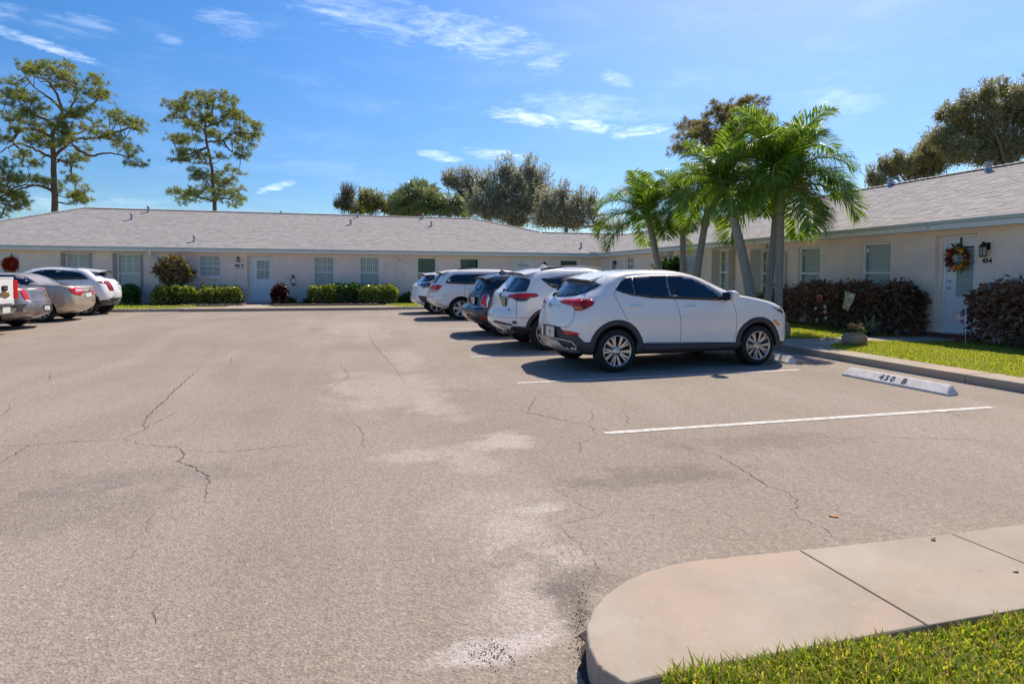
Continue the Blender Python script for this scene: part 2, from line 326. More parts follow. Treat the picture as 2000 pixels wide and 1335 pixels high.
def asphalt_mat():
    m, nt, b = newmat('weathered_asphalt'); N, L = nt.nodes, nt.links
    tc = N.new('ShaderNodeTexCoord'); P = tc.outputs['Object']
    def noise(sc, det=5, rough=.6, vec=P, dist=0.):
        n = N.new('ShaderNodeTexNoise'); n.inputs['Scale'].default_value = sc; n.inputs['Detail'].default_value = det
        n.inputs['Roughness'].default_value = rough; n.inputs['Distortion'].default_value = dist; L.new(vec, n.inputs['Vector']); return n.outputs['Fac']
    def rng(v, a, b_, c, d, sm=False):
        r = N.new('ShaderNodeMapRange'); r.inputs['From Min'].default_value = a; r.inputs['From Max'].default_value = b_
        r.inputs['To Min'].default_value = c; r.inputs['To Max'].default_value = d
        if sm: r.interpolation_type = 'SMOOTHSTEP'
        L.new(v, r.inputs['Value']); return r.outputs[0]
    def mul(a, b_):
        n = N.new('ShaderNodeMath'); n.operation = 'MULTIPLY'
        for i, v in enumerate((a, b_)):
            if isinstance(v, (int, float)): n.inputs[i].default_value = v
            else: L.new(v, n.inputs[i])
        return n.outputs[0]
    def mixc(f, a, b_):
        n = N.new('ShaderNodeMix'); n.data_type = 'RGBA'; L.new(f, n.inputs['Factor'])
        for k, v in (('A', a), ('B', b_)):
            if isinstance(v, tuple): n.inputs[k].default_value = (*v, 1)
            else: L.new(v, n.inputs[k])
        return n.outputs['Result']
    base = mixc(rng(noise(.35, 6), .3, .7, 0, 1), (.257, .209, .165), (.316, .262, .210))
    # long traffic-polished drifts along the lane
    mp = N.new('ShaderNodeMapping'); mp.inputs['Scale'].default_value = (.9, .16, 1); L.new(P, mp.inputs[0])
    base = mixc(rng(noise(1.2, 5, .6, mp.outputs[0], .6), .45, .72, 0, .55), base, (.365, .31, .262))
    # pale washed sand in a run down the middle and dark damp shallows
    def blob(c, r, k, col, base, ns=2.2):
        v = N.new('ShaderNodeVectorMath'); v.operation = 'SUBTRACT'; L.new(P, v.inputs[0]); v.inputs[1].default_value = (c[0], c[1], 0)
        s = N.new('ShaderNodeVectorMath'); s.operation = 'MULTIPLY'; L.new(v.outputs[0], s.inputs[0]); s.inputs[1].default_value = (1/r[0], 1/r[1], 0)
        ln = N.new('ShaderNodeVectorMath'); ln.operation = 'LENGTH'; L.new(s.outputs[0], ln.inputs[0])
        ad = N.new('ShaderNodeMath'); ad.operation = 'ADD'; L.new(ln.outputs['Value'], ad.inputs[0]); L.new(rng(noise(ns, 6, .65), .3, .7, -.55, .55), ad.inputs[1])
        return mixc(rng(ad.outputs[0], .35, 1.05, k, 0, True), base, col)
    for px, py, r, k in ((985, 860, (.40, .36), .6), (820, 890, (.45, .22), .4), (1065, 992, (.22, .12), .6), (1110, 1085, (.24, .20), .42), (960, 1000, (.5, .6), .25), (960, 1270, (.30, .10), .85),
                         (1000, 1200, (.3, .4), .3), (790, 700, (.45, 1.5), .3), (870, 800, (.3, .7), .3), (925, 900, (.25, .45), .32), (1020, 1040, (.22, .25), .4), (1040, 1180, (.2, .3), .35), (700, 640, (1.2, 3.5), .3), (760, 760, (.9, 1.6), .35), (1180, 640, (2, .3), .3)):
        c = G(px, py); base = blob(c, r, k, (.47, .41, .36), base)
    for px, py, r, k in ((1290, 930, (.85, .28), .42), (1120, 1130, (.28, .14), .42), (1500, 860, (1.2, .3), .3), (300, 930, (1.0, .35), .25), (1130, 1200, (.10, .5), .5), (100, 1000, (.8, .6), .25)):
        c = G(px, py); base = blob(c, r, k, (.135, .115, .10), base, 3.5)
    # aggregate
    vo = N.new('ShaderNodeTexVoronoi'); vo.inputs['Scale'].default_value = 95; L.new(P, vo.inputs['Vector'])
    sx = N.new('ShaderNodeSeparateColor'); L.new(vo.outputs['Color'], sx.inputs[0])
    agg = rng(sx.outputs[0], 0, 1, .80, 1.19)
    v2 = N.new('ShaderNodeTexVoronoi'); v2.inputs['Scale'].default_value = 42; L.new(P, v2.inputs['Vector'])
    s2 = N.new('ShaderNodeSeparateColor'); L.new(v2.outputs['Color'], s2.inputs[0])
    fl = mul(rng(s2.outputs[1], .93, .97, 0, 1), rng(v2.outputs['Distance'], .30, .18, 0, 1))
    sc = N.new('ShaderNodeVectorMath'); sc.operation = 'SCALE'; L.new(base, sc.inputs[0]); L.new(agg, sc.inputs['Scale'])
    sc3 = N.new('ShaderNodeVectorMath'); sc3.operation = 'SCALE'; L.new(sc.outputs[0], sc3.inputs[0]); L.new(rng(noise(23, 4, .7), .3, .7, .84, 1.14), sc3.inputs['Scale'])
    col = mixc(mul(fl, .75), sc3.outputs[0], (.58, .52, .46))
    L.new(col, b.inputs['Base Color']); b.inputs['Roughness'].default_value = .93; b.inputs['Specular IOR Level'].default_value = .25
    bp = N.new('ShaderNodeBump'); bp.inputs['Strength'].default_value = .55; bp.inputs['Distance'].default_value = .006
    ad = N.new('ShaderNodeMath'); ad.operation = 'ADD'; L.new(vo.outputs['Distance'], ad.inputs[0]); L.new(noise(60, 3), ad.inputs[1])
    L.new(ad.outputs[0], bp.inputs['Height']); L.new(bp.outputs[0], b.inputs['Normal'])
    return m
m_asphalt = asphalt_mat()
m_lawnsoil = M('lawn_soil', (.13, .14, .04), .95, c2=(.22, .19, .08), vs=9)
m_grass = leafmat('grass_blade', [(.13, .19, .02), (.22, .30, .03), (.30, .37, .04), (.24, .32, .03), (.38, .38, .09), (.40, .32, .13)], .5, .5, .3, (1.9, 1.8, .7))
m_grassnear = leafmat('coarse_grass_blade', [(.11, .17, .02), (.20, .28, .03), (.32, .38, .04), (.24, .32, .03), (.42, .38, .10), (.42, .28, .13)], .5, .45, .35, (1.9, 1.8, .7))
# ================================================================== GROUND
def slab(name, pts, z0, z1, mat, parent=None, kind='structure', bev=0.0):
    b = bmesh.new(); vs = [b.verts.new((p[0], p[1], z0)) for p in pts]; f = b.faces.new(vs)
    if f.normal.z < 0: bmesh.ops.reverse_faces(b, faces=[f])
    b.normal_update()
    if z1 > z0:
        if f.calc_area() and f.normal.z < 0: f.normal_flip()
        r = bmesh.ops.extrude_face_region(b, geom=[f]); vv = [e for e in r['geom'] if isinstance(e, bmesh.types.BMVert)]
        bmesh.ops.translate(b, verts=vv, vec=(0, 0, z1-z0))
    bmesh.ops.recalc_face_normals(b, faces=b.faces)
    if bev and z1 > z0:
        es = [e for e in b.edges if all(abs(v.co.z-z1) < 1e-5 for v in e.verts)]
        bmesh.ops.bevel(b, geom=es, offset=bev, segments=3, affect='EDGES', profile=.6)
    me = bpy.data.meshes.new(name); b.to_mesh(me); b.free(); me.materials.append(mat)
    o = put(name, me, parent)
    if parent is None: tag(o, kind=kind)
    elif kind == 'stuff': tag(o, kind='stuff')
    return o
slab('ground', [(-400, -300), (400, -300), (400, 500), (-400, 500)], -.03, -.03, M('far_ground', (.06, .085, .03), .95, c2=(.10, .11, .05), vs=.4))
parking = slab('parking_lot', [(-60, -40), (30, -40), (30, 25.7), (-60, 25.7)], 0, 0, m_asphalt)
SW = .12
isl = [G(px, py, SW).to_2d() for px, py in ((1225, 1334), (1185, 1312), (1160, 1283), (1148, 1250), (1148, 1215), (1172, 1172), (1215, 1137), (1270, 1112), (1340, 1096), (1400, 1089), (1480, 1081), (1562, 1073))]
yb = isl[0].y - .02
def smooth2(P_, k=5):
    out = []
    for i in range(len(P_)-1):
        p0, p1, p2, p3 = P_[max(0, i-1)], P_[i], P_[i+1], P_[min(len(P_)-1, i+2)]
        for j in range(k):
            t = j/k; out.append(.5*((2*p1)+(-p0+p2)*t+(2*p0-5*p1+4*p2-p3)*t*t+(-p0+3*p1-3*p2+p3)*t**3))
    return out+[P_[-1]]
isl = [p+Vector((rnd.gauss(0, .0022), rnd.gauss(0, .0022))) for p in smooth2(isl)]
isl = [(p.x, p.y) for p in isl]
Yt, Yn = 2.385, 1.745
# joints between the pours: each slab is a pour of its own
j1a, j1b = G(1562, 1073, SW).to_2d(), G(1803, 1214, SW).to_2d(); j2a, j2b = G(1858, 1041, SW).to_2d(), G(2000, 1098, SW).to_2d()
d2 = (j2b-j2a); j2c = j2a + d2*((Yn-j2a.y)/d2.y)
d1 = (j1b-j1a); j1c = j1a + d1*((Yn-j1a.y)/d1.y)
g = .0035
walk = slab('footpath', isl[:-1] + [(j1a.x-g, j1a.y), (j1c.x-g, Yn), (isl[0][0]+.10, Yn-.02)], -.02, SW, m_concrete, bev=.012)
def joined(name, pts): return slab(name, pts, -.02, SW-.001, m_concrete, parent=walk, bev=.006)
joined('slab', [(j1a.x+g, j1a.y), (j2a.x-g, j2a.y), (j2c.x-g, Yn), (j1c.x+g, Yn)])
joined('slab', [(j2a.x+g, j2a.y), (5.4, Yt), (5.4, Yn), (j2c.x+g, Yn)])
joined('slab', [(5.41, Yt), (7.9, Yt), (7.9, Yn), (5.41, Yn)])
slab('joint_filler', [(1.6, 2.33), (7.8, 2.33), (7.8, 1.8), (1.4, 1.8)], -.01, SW-.02, m_soil, parent=walk, kind='stuff')
# dirt washed against the rounded end
mb = MB(); V = []; q = [Vector(p) for p in isl]
for i, p in enumerate(q):
    t = (q[min(i+1, len(q)-1)]-q[max(i-1, 0)]).normalized(); nn = Vector((-t.y, t.x)); w1 = rnd.uniform(.012, .05)*(1.3 if i < 30 else .45)
    V += [(p.x-nn.x*.01, p.y-nn.y*.01, .0036), (p.x+nn.x*w1, p.y+nn.y*w1, .0036)]
mb.add(V, [(2*i, 2*i+1, 2*i+3, 2*i+2) for i in range(len(q)-1)]); tag(mb.build('gutter_dirt', m_soil, parking, fix=False), kind='stuff')
# kerb-walk in front of the right wing
kw = slab('kerb_walk', [(7.93, Yn), (8.42, Yn), (8.42, 4.2), (7.95, 4.2)], -.02, SW, m_concrete, bev=.015)
ys = [4.2, 6.3, 8.75, 11.2, 13.7, 16.2, 18.7, 21.2, 23.4, 25.6]
def kx(y): return 7.90 + .12*max(0, (7.5-y)/3.5)**1.5
for a, b_ in zip(ys[:-1], ys[1:]):
    slab('slab', [(kx(a), a+.006), (8.42, a+.006), (8.42, b_-.006), (kx(b_), b_-.006)], -.02, SW-.001, m_concrete, parent=kw, bev=.015)
def P2(l, z=SW): return [tuple(G(x, y, z).to_2d()) for x, y in l]
up = P2([(1600, 661), (1629, 659.6), (1660, 658.6), (1692, 658), (1757, 657.5), (1790, 657.5)])
lo = P2([(1612, 676.6), (1628, 671), (1647, 668), (1693, 666.4), (1757, 666.4), (1800, 666), (1840, 666)])
path = slab('front_path', [(8.425, 10.95), *up, (12.55, 10.75), (12.55, 9.62), *reversed(lo[1:]), (8.425, lo[0][1]-.1)], -.02, SW+.004, m_concrete, bev=.01)
lawn1 = [(8.425, 11.0), up[0], up[1], up[3], up[5], (12.36, 10.8), (12.36, 25.4), (8.425, 25.4)]
lawn2 = [(8.425, lo[0][1]-.13), *[(x, y-.02) for x, y in lo[1:]], (12.36, 9.6), (12.36, -8), (8.425, -8)]
slab('lawn', lawn1, -.02, .112, m_lawnsoil); slab('lawn', lawn2, -.02, .112, m_lawnsoil)
lawn3 = [(isl[0][0]+.12, Yn-.025), (8.42, Yn-.005), (8.42, -8), (isl[0][0]+1.2, -8), (isl[0][0]+.3, .8)]
slab('lawn', lawn3, -.02, .10, m_lawnsoil)
# far kerb, strip of lawn and walk before the back wing
YK = 25.45
kb = slab('back_kerb', [(-30, YK), (12.3, YK), (12.3, YK+.22), (-30, YK+.22)], -.02, .11, m_kerb, bev=.02)
slab('back_lawn', [(-30, YK+.23), (12.3, YK+.23), (12.3, 30.2), (-30, 30.2)], -.02, .105, m_lawnsoil)
bwalk = slab('back_walk', [(-6.6, YK-.25), (.6, YK-.25), (1.9, YK+.05), (1.3, YK+.75), (-3.9, YK+.75), (-3.9, 30.05), (-5.4, 30.05), (-5.4, YK+.75), (-7.2, YK+.6)], -.02, .118, m_concrete, bev=.01)
# left side lawn beyond the left row of cars
slab('side_lawn', [(-30, -20), (-15.2, -20), (-15.2, YK-.3), (-30, YK-.3)], -.02, .11, m_lawnsoil)

# grass blades -----------------------------------------------------
def in_poly(P, poly):
    x, y = P[:, 0], P[:, 1]; c = np.zeros(len(P), bool); n = len(poly)
    for i in range(n):
        (x0, y0), (x1, y1) = poly[i], poly[(i+1) % n]
        k = ((y0 > y) != (y1 > y)) & (x < (x1-x0)*(y-y0)/((y1-y0) if y1 != y0 else 1e-9)+x0); c ^= k
    return c
def grass(name, poly, dens, z, h, w, mat, lean=.5, box=None):
    poly = [(p[0], p[1]) for p in poly]
    a = np.array(poly); x0, y0 = a.min(0); x1, y1 = a.max(0)
    if box: x0, y0, x1, y1 = max(x0, box[0]), max(y0, box[1]), min(x1, box[2]), min(y1, box[3])
    n = int((x1-x0)*(y1-y0)*dens); P = npr.uniform((x0, y0), (x1, y1), (n, 2)); P = P[in_poly(P, poly)]; n = len(P)
    cl = np.sin(P[:, 0]*3.1+1)*np.sin(P[:, 1]*2.7)+np.sin(P[:, 0]*9+P[:, 1]*7)*.5
    hh = h*(.75+.22*cl)*npr.uniform(.55, 1.25, n); az = npr.uniform(0, 2*np.pi, n); ln = npr.uniform(.1, 1, n)*lean*hh
    fx, fy = np.cos(az), np.sin(az); sa = az+np.pi/2+npr.uniform(-.5, .5, n); wx, wy = np.cos(sa)*w*npr.uniform(.7, 1.3, n), np.sin(sa)*w
    B = np.c_[P, np.full(n, z)]
    side = np.c_[wx, wy, np.zeros(n)]*.5; mid = B+np.c_[fx*ln*.4, fy*ln*.4, hh*.62]; tip = B+np.c_[fx*ln*1.3, fy*ln*1.3, hh]
    V = np.stack([B-side, B+side, mid+side*.85, mid-side*.85, tip], 1).reshape(-1, 3)
    k = np.arange(n)[:, None]*5; T = np.concatenate([k+[0, 1, 2], k+[0, 2, 3], k+[3, 2, 4]], 1).reshape(-1, 3)
    return tag(put(name, npmesh(name, V, T, mat)), kind='stuff', label=None)
tag(grass('grass', lawn3, 15000, .095, .062, .009, m_grassnear, .8, (.5, 1.15, 4.6, 2)), 'coarse green grass along the lower edge of the near footpath', 'grass')
tag(grass('grass', lawn3, 2500, .095, .07, .011, m_grassnear, .8, (.5, -1.5, 7.9, 1.15)), 'coarse green grass nearest the camera behind the footpath', 'grass')
tag(grass('grass', lawn2, 3400, .105, .052, .010, m_grass, .7, (8.4, 2, 12.4, 10.5)), 'bright green lawn between the kerb walk and the right hand copperleaf hedge', 'grass')
tag(grass('grass', lawn1, 1500, .105, .065, .012, m_grass, .7, (8.4, 10, 12.4, 16)), 'green lawn round the flower stake beyond the front path', 'grass')
tag(grass('grass', lawn1, 350, .105, .07, .022, m_grass, .7, (8.4, 16, 12.4, 25)), 'shaded lawn under the rear palms by the corner', 'grass')
tag(grass('grass', [(-14, YK+.24), (-7.4, YK+.24), (-6.5, YK+.9), (-7, 28.2), (-14, 29.5)], 320, .1, .07, .025, m_grass, .7), 'strip of lawn between the far kerb and the back wall on the left', 'grass')
tag(grass('grass', [(1.9, YK+.24), (12, YK+.24), (12, 28.8), (1.2, 28.6), (1.0, 26.8)], 320, .1, .07, .025, m_grass, .7), 'strip of lawn behind the far kerb beside the white minivan', 'grass')

# painted stall lines, cracks ------------------------------------------
def line(a, b_, w, name='stall_line', lab=None):
    a, b_ = Vector(a), Vector(b_); t = (b_-a).normalized(); n = Vector((-t.y, t.x))*w/2; k = 60; mb = MB()
    L_, R_ = [], []
    for i in range(k+1):
        p = a.lerp(b_, i/k); e = 1+rnd.uniform(-.08, .06)
        L_.append((p.x+n.x*e, p.y+n.y*e, .004)); R_.append((p.x-n.x*e, p.y-n.y*e, .004))
    mb.add(L_+R_, [(i, i+1, k+2+i, k+1+i) for i in range(k)]); return mb.build(name, m_line, parking, fix=True)
line(G(1180, 845.8).to_2d(), G(1937, 795.2).to_2d(), .082)
line(G(1010, 748).to_2d(), G(1560, 722).to_2d(), .08)
for y in (10.29, 12.93, 15.75, 18.35, 20.95): line((1.85, y), (6.6, y+.05), .095)
for y in (14.4, 17.1, 19.8, 22.5): line((-14.6, y), (-10.1, y), .095)
def cracks():
    mb = MB()
    def crack(pts, w):
        p = [G(x, y).to_2d() for x, y in pts]; q = []
        for a, b_ in zip(p[:-1], p[1:]):
            n = max(2, int((b_-a).length/.035)); per = Vector((-(b_-a).y, (b_-a).x)).normalized()
            for i in range(n): q.append(a.lerp(b_, i/n)+per*rnd.gauss(0, .010))
        q.append(p[-1]); k = len(q); vs = []
        for i, c in enumerate(q):
            t = (q[min(i+1, k-1)]-q[max(i-1, 0)]).normalized(); per = Vector((-t.y, t.x)); ww = w*rnd.uniform(.25, .85)*(.3+.7*math.sin(math.pi*min(1, max(.05, i/k))))
            vs += [(c.x+per.x*ww/2, c.y+per.y*ww/2, .0032), (c.x-per.x*ww/2, c.y-per.y*ww/2, .0032)]
        mb.add(vs, [(2*i, 2*i+1, 2*i+3, 2*i+2) for i in range(k-1)])
    def a(l): return [(x/1.921, 640+y/1.921) for x, y in l]
    def b_(l): return [(1000+x/2, 680+y/2) for x, y in l]
    for l, w in ((a([(750,150),(700,195),(660,230),(600,290),(540,345),(540,385),(480,408),(460,418)]), .016), (a([(0,442),(120,440),(250,428),(460,418)]), .010), (a([(0,505),(60,470),(120,440)]), .008),
                 (a([(460,418),(540,440),(670,448),(690,465),(690,485),(663,500),(720,520),(780,552),(785,575),(765,630),(778,655)]), .011), (a([(690,465),(800,465),(900,462),(1020,448),(1160,435)]), .009),
                 (a([(670,310),(560,370),(540,385)]), .008), (a([(540,820),(470,870)]), .005), (a([(585,1045),(570,1085),(585,1110)]), .004), (a([(870,110),(865,130)]), .012), (a([(1330,360),(1360,395),(1365,450)]), .007),
                 (a([(1210,245),(1260,215),(1310,180),(1270,130)]), .010), (a([(1380,10),(1400,60),(1480,150),(1520,210)]), .010), (a([(1490,220),(1620,238),(1860,238),(1921,215)]), .008),
                 (a([(30,285),(40,300),(10,330)]), .008), (a([(1530,325),(1640,330),(1880,305)]), .007), (a([(580,690),(550,745),(565,770)]), .004), (a([(190,170),(185,200)]), .009),
                 (b_([(500,338),(620,365),(700,395),(800,415),(860,450),(940,500),(1000,540),(1070,560),(1110,590),(1100,640),(1130,665),(1200,690),(1300,755)]), .009),
                 (b_([(1350,348),(1600,350),(1750,355),(1920,370),(1990,380)]), .008), (b_([(-100,240),(30,243),(130,265),(220,285),(310,305),(315,325)]), .011), (b_([(90,190),(80,220),(60,245)]), .012),
                 (b_([(340,340),(265,370),(270,410)]), .007), (b_([(1630,230),(1720,255),(1785,275)]), .008), (b_([(180,685),(330,660),(370,630)]), .005), (b_([(1380,690),(1500,720),(1545,730)]), .005),
                 (b_([(0,190),(200,190),(330,210)]), .007), (b_([(160,540),(250,600),(330,640)]), .004), (b_([(430,240),(455,275),(440,310)]), .006), (b_([(290,235),(320,270),(300,290)]), .006),
                 (b_([(700,560),(780,620),(900,665)]), .003), (b_([(1060,560),(1200,555),(1310,560)]), .003), (b_([(170,685),(240,740),(340,860)]), .004), (b_([(560,620),(700,650)]), .003)):
        crack(l, w)
    tag(mb.build('crack', M('crack_dark', (.065, .055, .048), 1.0), parking, fix=False), kind='stuff')  # cracks as thin dark strips laid just above the asphalt
    # grit by the tip of the walk
    n = 700; V = []; Fc = []
    for i in range(n):
        k = rnd.random()
        if k < .35: c = G(960+rnd.gauss(0, 28), 1272+rnd.gauss(0, 14))
        elif k < .8: c = G(1133+rnd.gauss(0, 10), 1220+rnd.gauss(0, 60))
        else: c = G(1110+rnd.gauss(0, 60), 1080+rnd.gauss(0, 45))
        s = rnd.uniform(.0012, .0042); o_ = len(V)
        V += [(c.x-s, c.y, .0), (c.x+s*.4, c.y-s, .0), (c.x+s*.7, c.y+s*.8, .0), (c.x, c.y, s*1.3)]; Fc += [(o_, o_+1, o_+3), (o_+1, o_+2, o_+3), (o_+2, o_, o_+3)]
    mb = MB(); mb.add(V, Fc); tag(mb.build('grit', M('grit', (.07, .06, .05), .9, c2=(.2, .17, .14), vs=60), fix=False), 'dark loose grit scattered round the rounded end of the near footpath', 'grit', kind='stuff')
cracks()

# ================================================================== BUILDING
BLD = empty('apartment_building', (12.38, 30.1, 0), 'long single storey cream stucco building with grey shingle hip roofs', 'building')
MBK = Matrix(((1, 0, 0, 0), (0, 0, -1, 30.1), (0, 1, 0, 0), (0, 0, 0, 1)))
MRT = Matrix(((0, 0, -1, 12.38), (-1, 0, 0, 0), (0, 1, 0, 0), (0, 0, 0, 1)))
def bu(px): return AY(px, 530, 30.1).x
def ru(px): return -AX(px, 530, 12.38).y
def wall(M_, u0, u1, v0, v1, holes, thick=.2):
    us = sorted({u0, u1, *[h[0] for h in holes], *[h[1] for h in holes]}); vs = sorted({v0, v1, *[h[2] for h in holes], *[h[3] for h in holes]})
    mb = MB()
    for a, b_ in zip(us[:-1], us[1:]):
        for c, d in zip(vs[:-1], vs[1:]):
            mu, mv = (a+b_)/2, (c+d)/2
            if any(h[0] < mu < h[1] and h[2] < mv < h[3] for h in holes): continue
            mb.add([M_ @ Vector(p) for p in ((a, c, 0), (b_, c, 0), (b_, d, 0), (a, d, 0))], [(0, 1, 2, 3)])
    for h in holes:
        a, b_, c, d = h[:4]; t = h[4] if len(h) > 4 else thick
        for q in (((a, c, 0), (a, d, 0), (a, d, -t), (a, c, -t)), ((b_, c, 0), (b_, c, -t), (b_, d, -t), (b_, d, 0)), ((a, d, 0), (b_, d, 0), (b_, d, -t), (a, d, -t)), ((a, c, 0), (a, c, -t), (b_, c, -t), (b_, c, 0))):
            mb.add([M_ @ Vector(p) for p in q], [(0, 1, 2, 3)])
    return mb.build('wall', m_stucco, BLD, fix=False)
def bx(mb, M_, u0, u1, v0, v1, w0, w1, mi=0): mb.box((u0, v0, w0), (u1, v1, w1), mi, M_)
def window(M_, u0, u1, v0, v1, grid=(1, 1), split=.5, glass=None, back=None, depth=.10, fr=.045, sill=False, vert=False, mat=None, topgrid=False):
    m = mat or m_white; w = -depth
    mb = MB(); e = .002
    bx(mb, M_, u0+e, u0+fr, v0+e, v1-e, w-.03, w+.035); bx(mb, M_, u1-fr, u1-e, v0+e, v1-e, w-.03, w+.035)
    bx(mb, M_, u0+fr, u1-fr, v0+e, v0+fr, w-.03, w+.033); bx(mb, M_, u0+fr, u1-fr, v1-fr, v1-e, w-.03, w+.033)
    vm = v0+(v1-v0)*split
    if split: bx(mb, M_, u0+fr, u1-fr, vm-.025, vm+.025, w-.02, w+.045)
    if sill: bx(mb, M_, u0-.04, u1+.04, v0-.06, v0, -.02, .045)
    f = mb.build('window', m, BLD)
    lo_, hi = (v0+fr, vm-.025 if split else v1-fr), (vm+.025, v1-fr)
    for k, (a, b_) in enumerate([lo_, hi] if split else [lo_]):
        mb = MB(); bx(mb, M_, u0+fr, u1-fr, a, b_, w-.012, w-.006); mb.build('pane', glass or m_glass, f)
    if grid != (1, 1):
        mb = MB(); nx, ny = grid
        for k, (a, b_) in enumerate([lo_, hi] if split else [lo_]):
            if topgrid and k == 0: continue
            for i in range(1, nx): u = u0+fr+(u1-u0-2*fr)*i/nx; bx(mb, M_, u-.011, u+.011, a, b_, w-.005, w+.014)
            for j in range(1, ny): v = a+(b_-a)*j/ny; bx(mb, M_, u0+fr, u1-fr, v-.011, v+.011, w-.004, w+.0125)
        mb.build('glazing_bar', m, f)
    mb = MB()
    if back == 'blind':
        n = int((v1-v0)/.05)
        for i in range(n):
            v = v0+.03+i*.05; mb.box((u0+.03, v, w-.08), (u1-.03, v+.042, w-.077), 0, M_ @ Matrix.Translation((0, 0, 0)))
        mb.build('blind', m_blind, f)
    elif back == 'vertical':
        n = int((u1-u0)/.09)
        for i in range(n):
            u = u0+.03+i*.09; bx(mb, M_, u, u+.078, v0+.05, v1-.04, w-.09-.012*(i % 2), w-.087-.012*(i % 2))
        mb.build('blind', m_blind, f)
    else:
        n = 24; vs = []
        for i in range(n+1):
            u = u0+(u1-u0)*i/n
            for v in (v0, v1): vs.append(M_ @ Vector((u, v, w-.1+.015*math.sin(i*1.9))))
        mb.add(vs, [(2*i, 2*i+2, 2*i+3, 2*i+1) for i in range(n)], sm=True); mb.build('curtain', m_curtain, f, fix=False)
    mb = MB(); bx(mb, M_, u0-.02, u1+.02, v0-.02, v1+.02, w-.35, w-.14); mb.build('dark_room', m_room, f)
    return f
def shutters(M_, u0, u1, v0, v1, wl, wr):
    mb = MB(); 
    bx(mb, M_, u0-wl-.03, u1+wr+.03, v1+.002, v1+.05, .002, .09); o = mb.build('shutter', m_shut, BLD)
    mb = MB(); bx(mb, M_, u0-wl-.03, u1+wr+.03, v0-.045, v0-.002, .002, .085); mb.build('lower_track', m_shut, o)
    for a, b_ in ((u0-wl, u0-.005), (u1+.005, u1+wr)):
        n = max(2, round((b_-a)/.028))
        for i in range(n):
            c, d = a+(b_-a)*i/n, a+(b_-a)*(i+1)/n; mb = MB(); z = (.006, .08) if i % 2 else (.08, .006)
            mb.prism([M_ @ Vector(p) for p in ((c, v0, z[0]), (d, v0, z[1]), (d, v0, z[1]+.006), (c, v0, z[0]+.006))], M_.to_3x3() @ Vector((0, v1-v0, 0)))
            mb.build('slat', m_shut, o)
def door(M_, u0, u1, v0, v1, depth, glass=None, panels=(), arch=False, knob='L', color=None, blind='blind', brick=True):
    w = -depth; fr = .05; mb = MB(); m = color or m_door
    bx(mb, M_, u0+.002, u0+fr, v0, v1-.002, w-.04, w+.05); bx(mb, M_, u1-fr, u1-.002, v0, v1-.002, w-.04, w+.05); bx(mb, M_, u0+fr, u1-fr, v1-fr, v1-.002, w-.04, w+.048)
    fo = mb.build('door_frame', m_white, BLD)
    mb = MB(); a, b_, c, d = u0+fr+.004, u1-fr-.004, v0+.01, v1-fr-.004
    holes = [glass] if glass else []
    us = sorted({a, b_, *([glass[0], glass[1]] if glass else [])}); vs = sorted({c, d, *([glass[2], glass[3]] if glass else [])})
    for x0, x1 in zip(us[:-1], us[1:]):
        for y0, y1 in zip(vs[:-1], vs[1:]):
            if glass and glass[0] < (x0+x1)/2 < glass[1] and glass[2] < (y0+y1)/2 < glass[3]: continue
            bx(mb, M_, x0, x1, y0, y1, w-.035, w+.005)
    do = mb.build('door', m, BLD)
    if glass:
        x0, x1, y0, y1 = glass; t = .025; mb = MB()
        bx(mb, M_, x0-t, x0, y0-t, y1+t, w+.005, w+.02); bx(mb, M_, x1, x1+t, y0-t, y1+t, w+.005, w+.02); bx(mb, M_, x0, x1, y0-t, y0, w+.005, w+.019); bx(mb, M_, x0, x1, y1, y1+t, w+.005, w+.019)
        mb.build('moulding', m, do)
        mb = MB(); bx(mb, M_, x0, x1, y0, y1, w-.012, w-.007); mb.build('pane', m_glass, do)
        mb = MB(); n = int((y1-y0)/.05)
        for i in range(n): bx(mb, M_, x0, x1, y0+.01+i*.05, y0+.047+i*.05, w-.034, w-.03)
        mb.build('blind', m_blind, do)
    for (x0, x1, y0, y1) in panels:
        mb = MB(); t = .014
        bx(mb, M_, x0, x0+t, y0, y1, w+.005, w+.014); bx(mb, M_, x1-t, x1, y0, y1, w+.005, w+.014); bx(mb, M_, x0+t, x1-t, y0, y0+t, w+.005, w+.0135); bx(mb, M_, x0+t, x1-t, y1-t, y1, w+.005, w+.0135)
        mb.build('panel', m, do)
    ku = a+.07 if knob == 'L' else b_-.07
    mb = MB(); mb.lathe([(.001, .06), (.022, .058), (.03, .045), (.024, .03), (.012, .022), (.012, .0), (.03, -.002)], (0, 0, 0), 12, M=M_ @ Matrix.Translation((ku, v0+.98, w+.006))); mb.build('handle', m_steel, do)
    mb = MB(); mb.lathe([(.001, .02), (.026, .018), (.028, 0)], (0, 0, 0), 12, M=M_ @ Matrix.Translation((ku, v0+1.13, w+.006))); mb.build('lock', m_steel, do)
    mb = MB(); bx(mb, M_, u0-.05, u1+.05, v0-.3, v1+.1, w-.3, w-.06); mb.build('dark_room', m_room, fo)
    return do
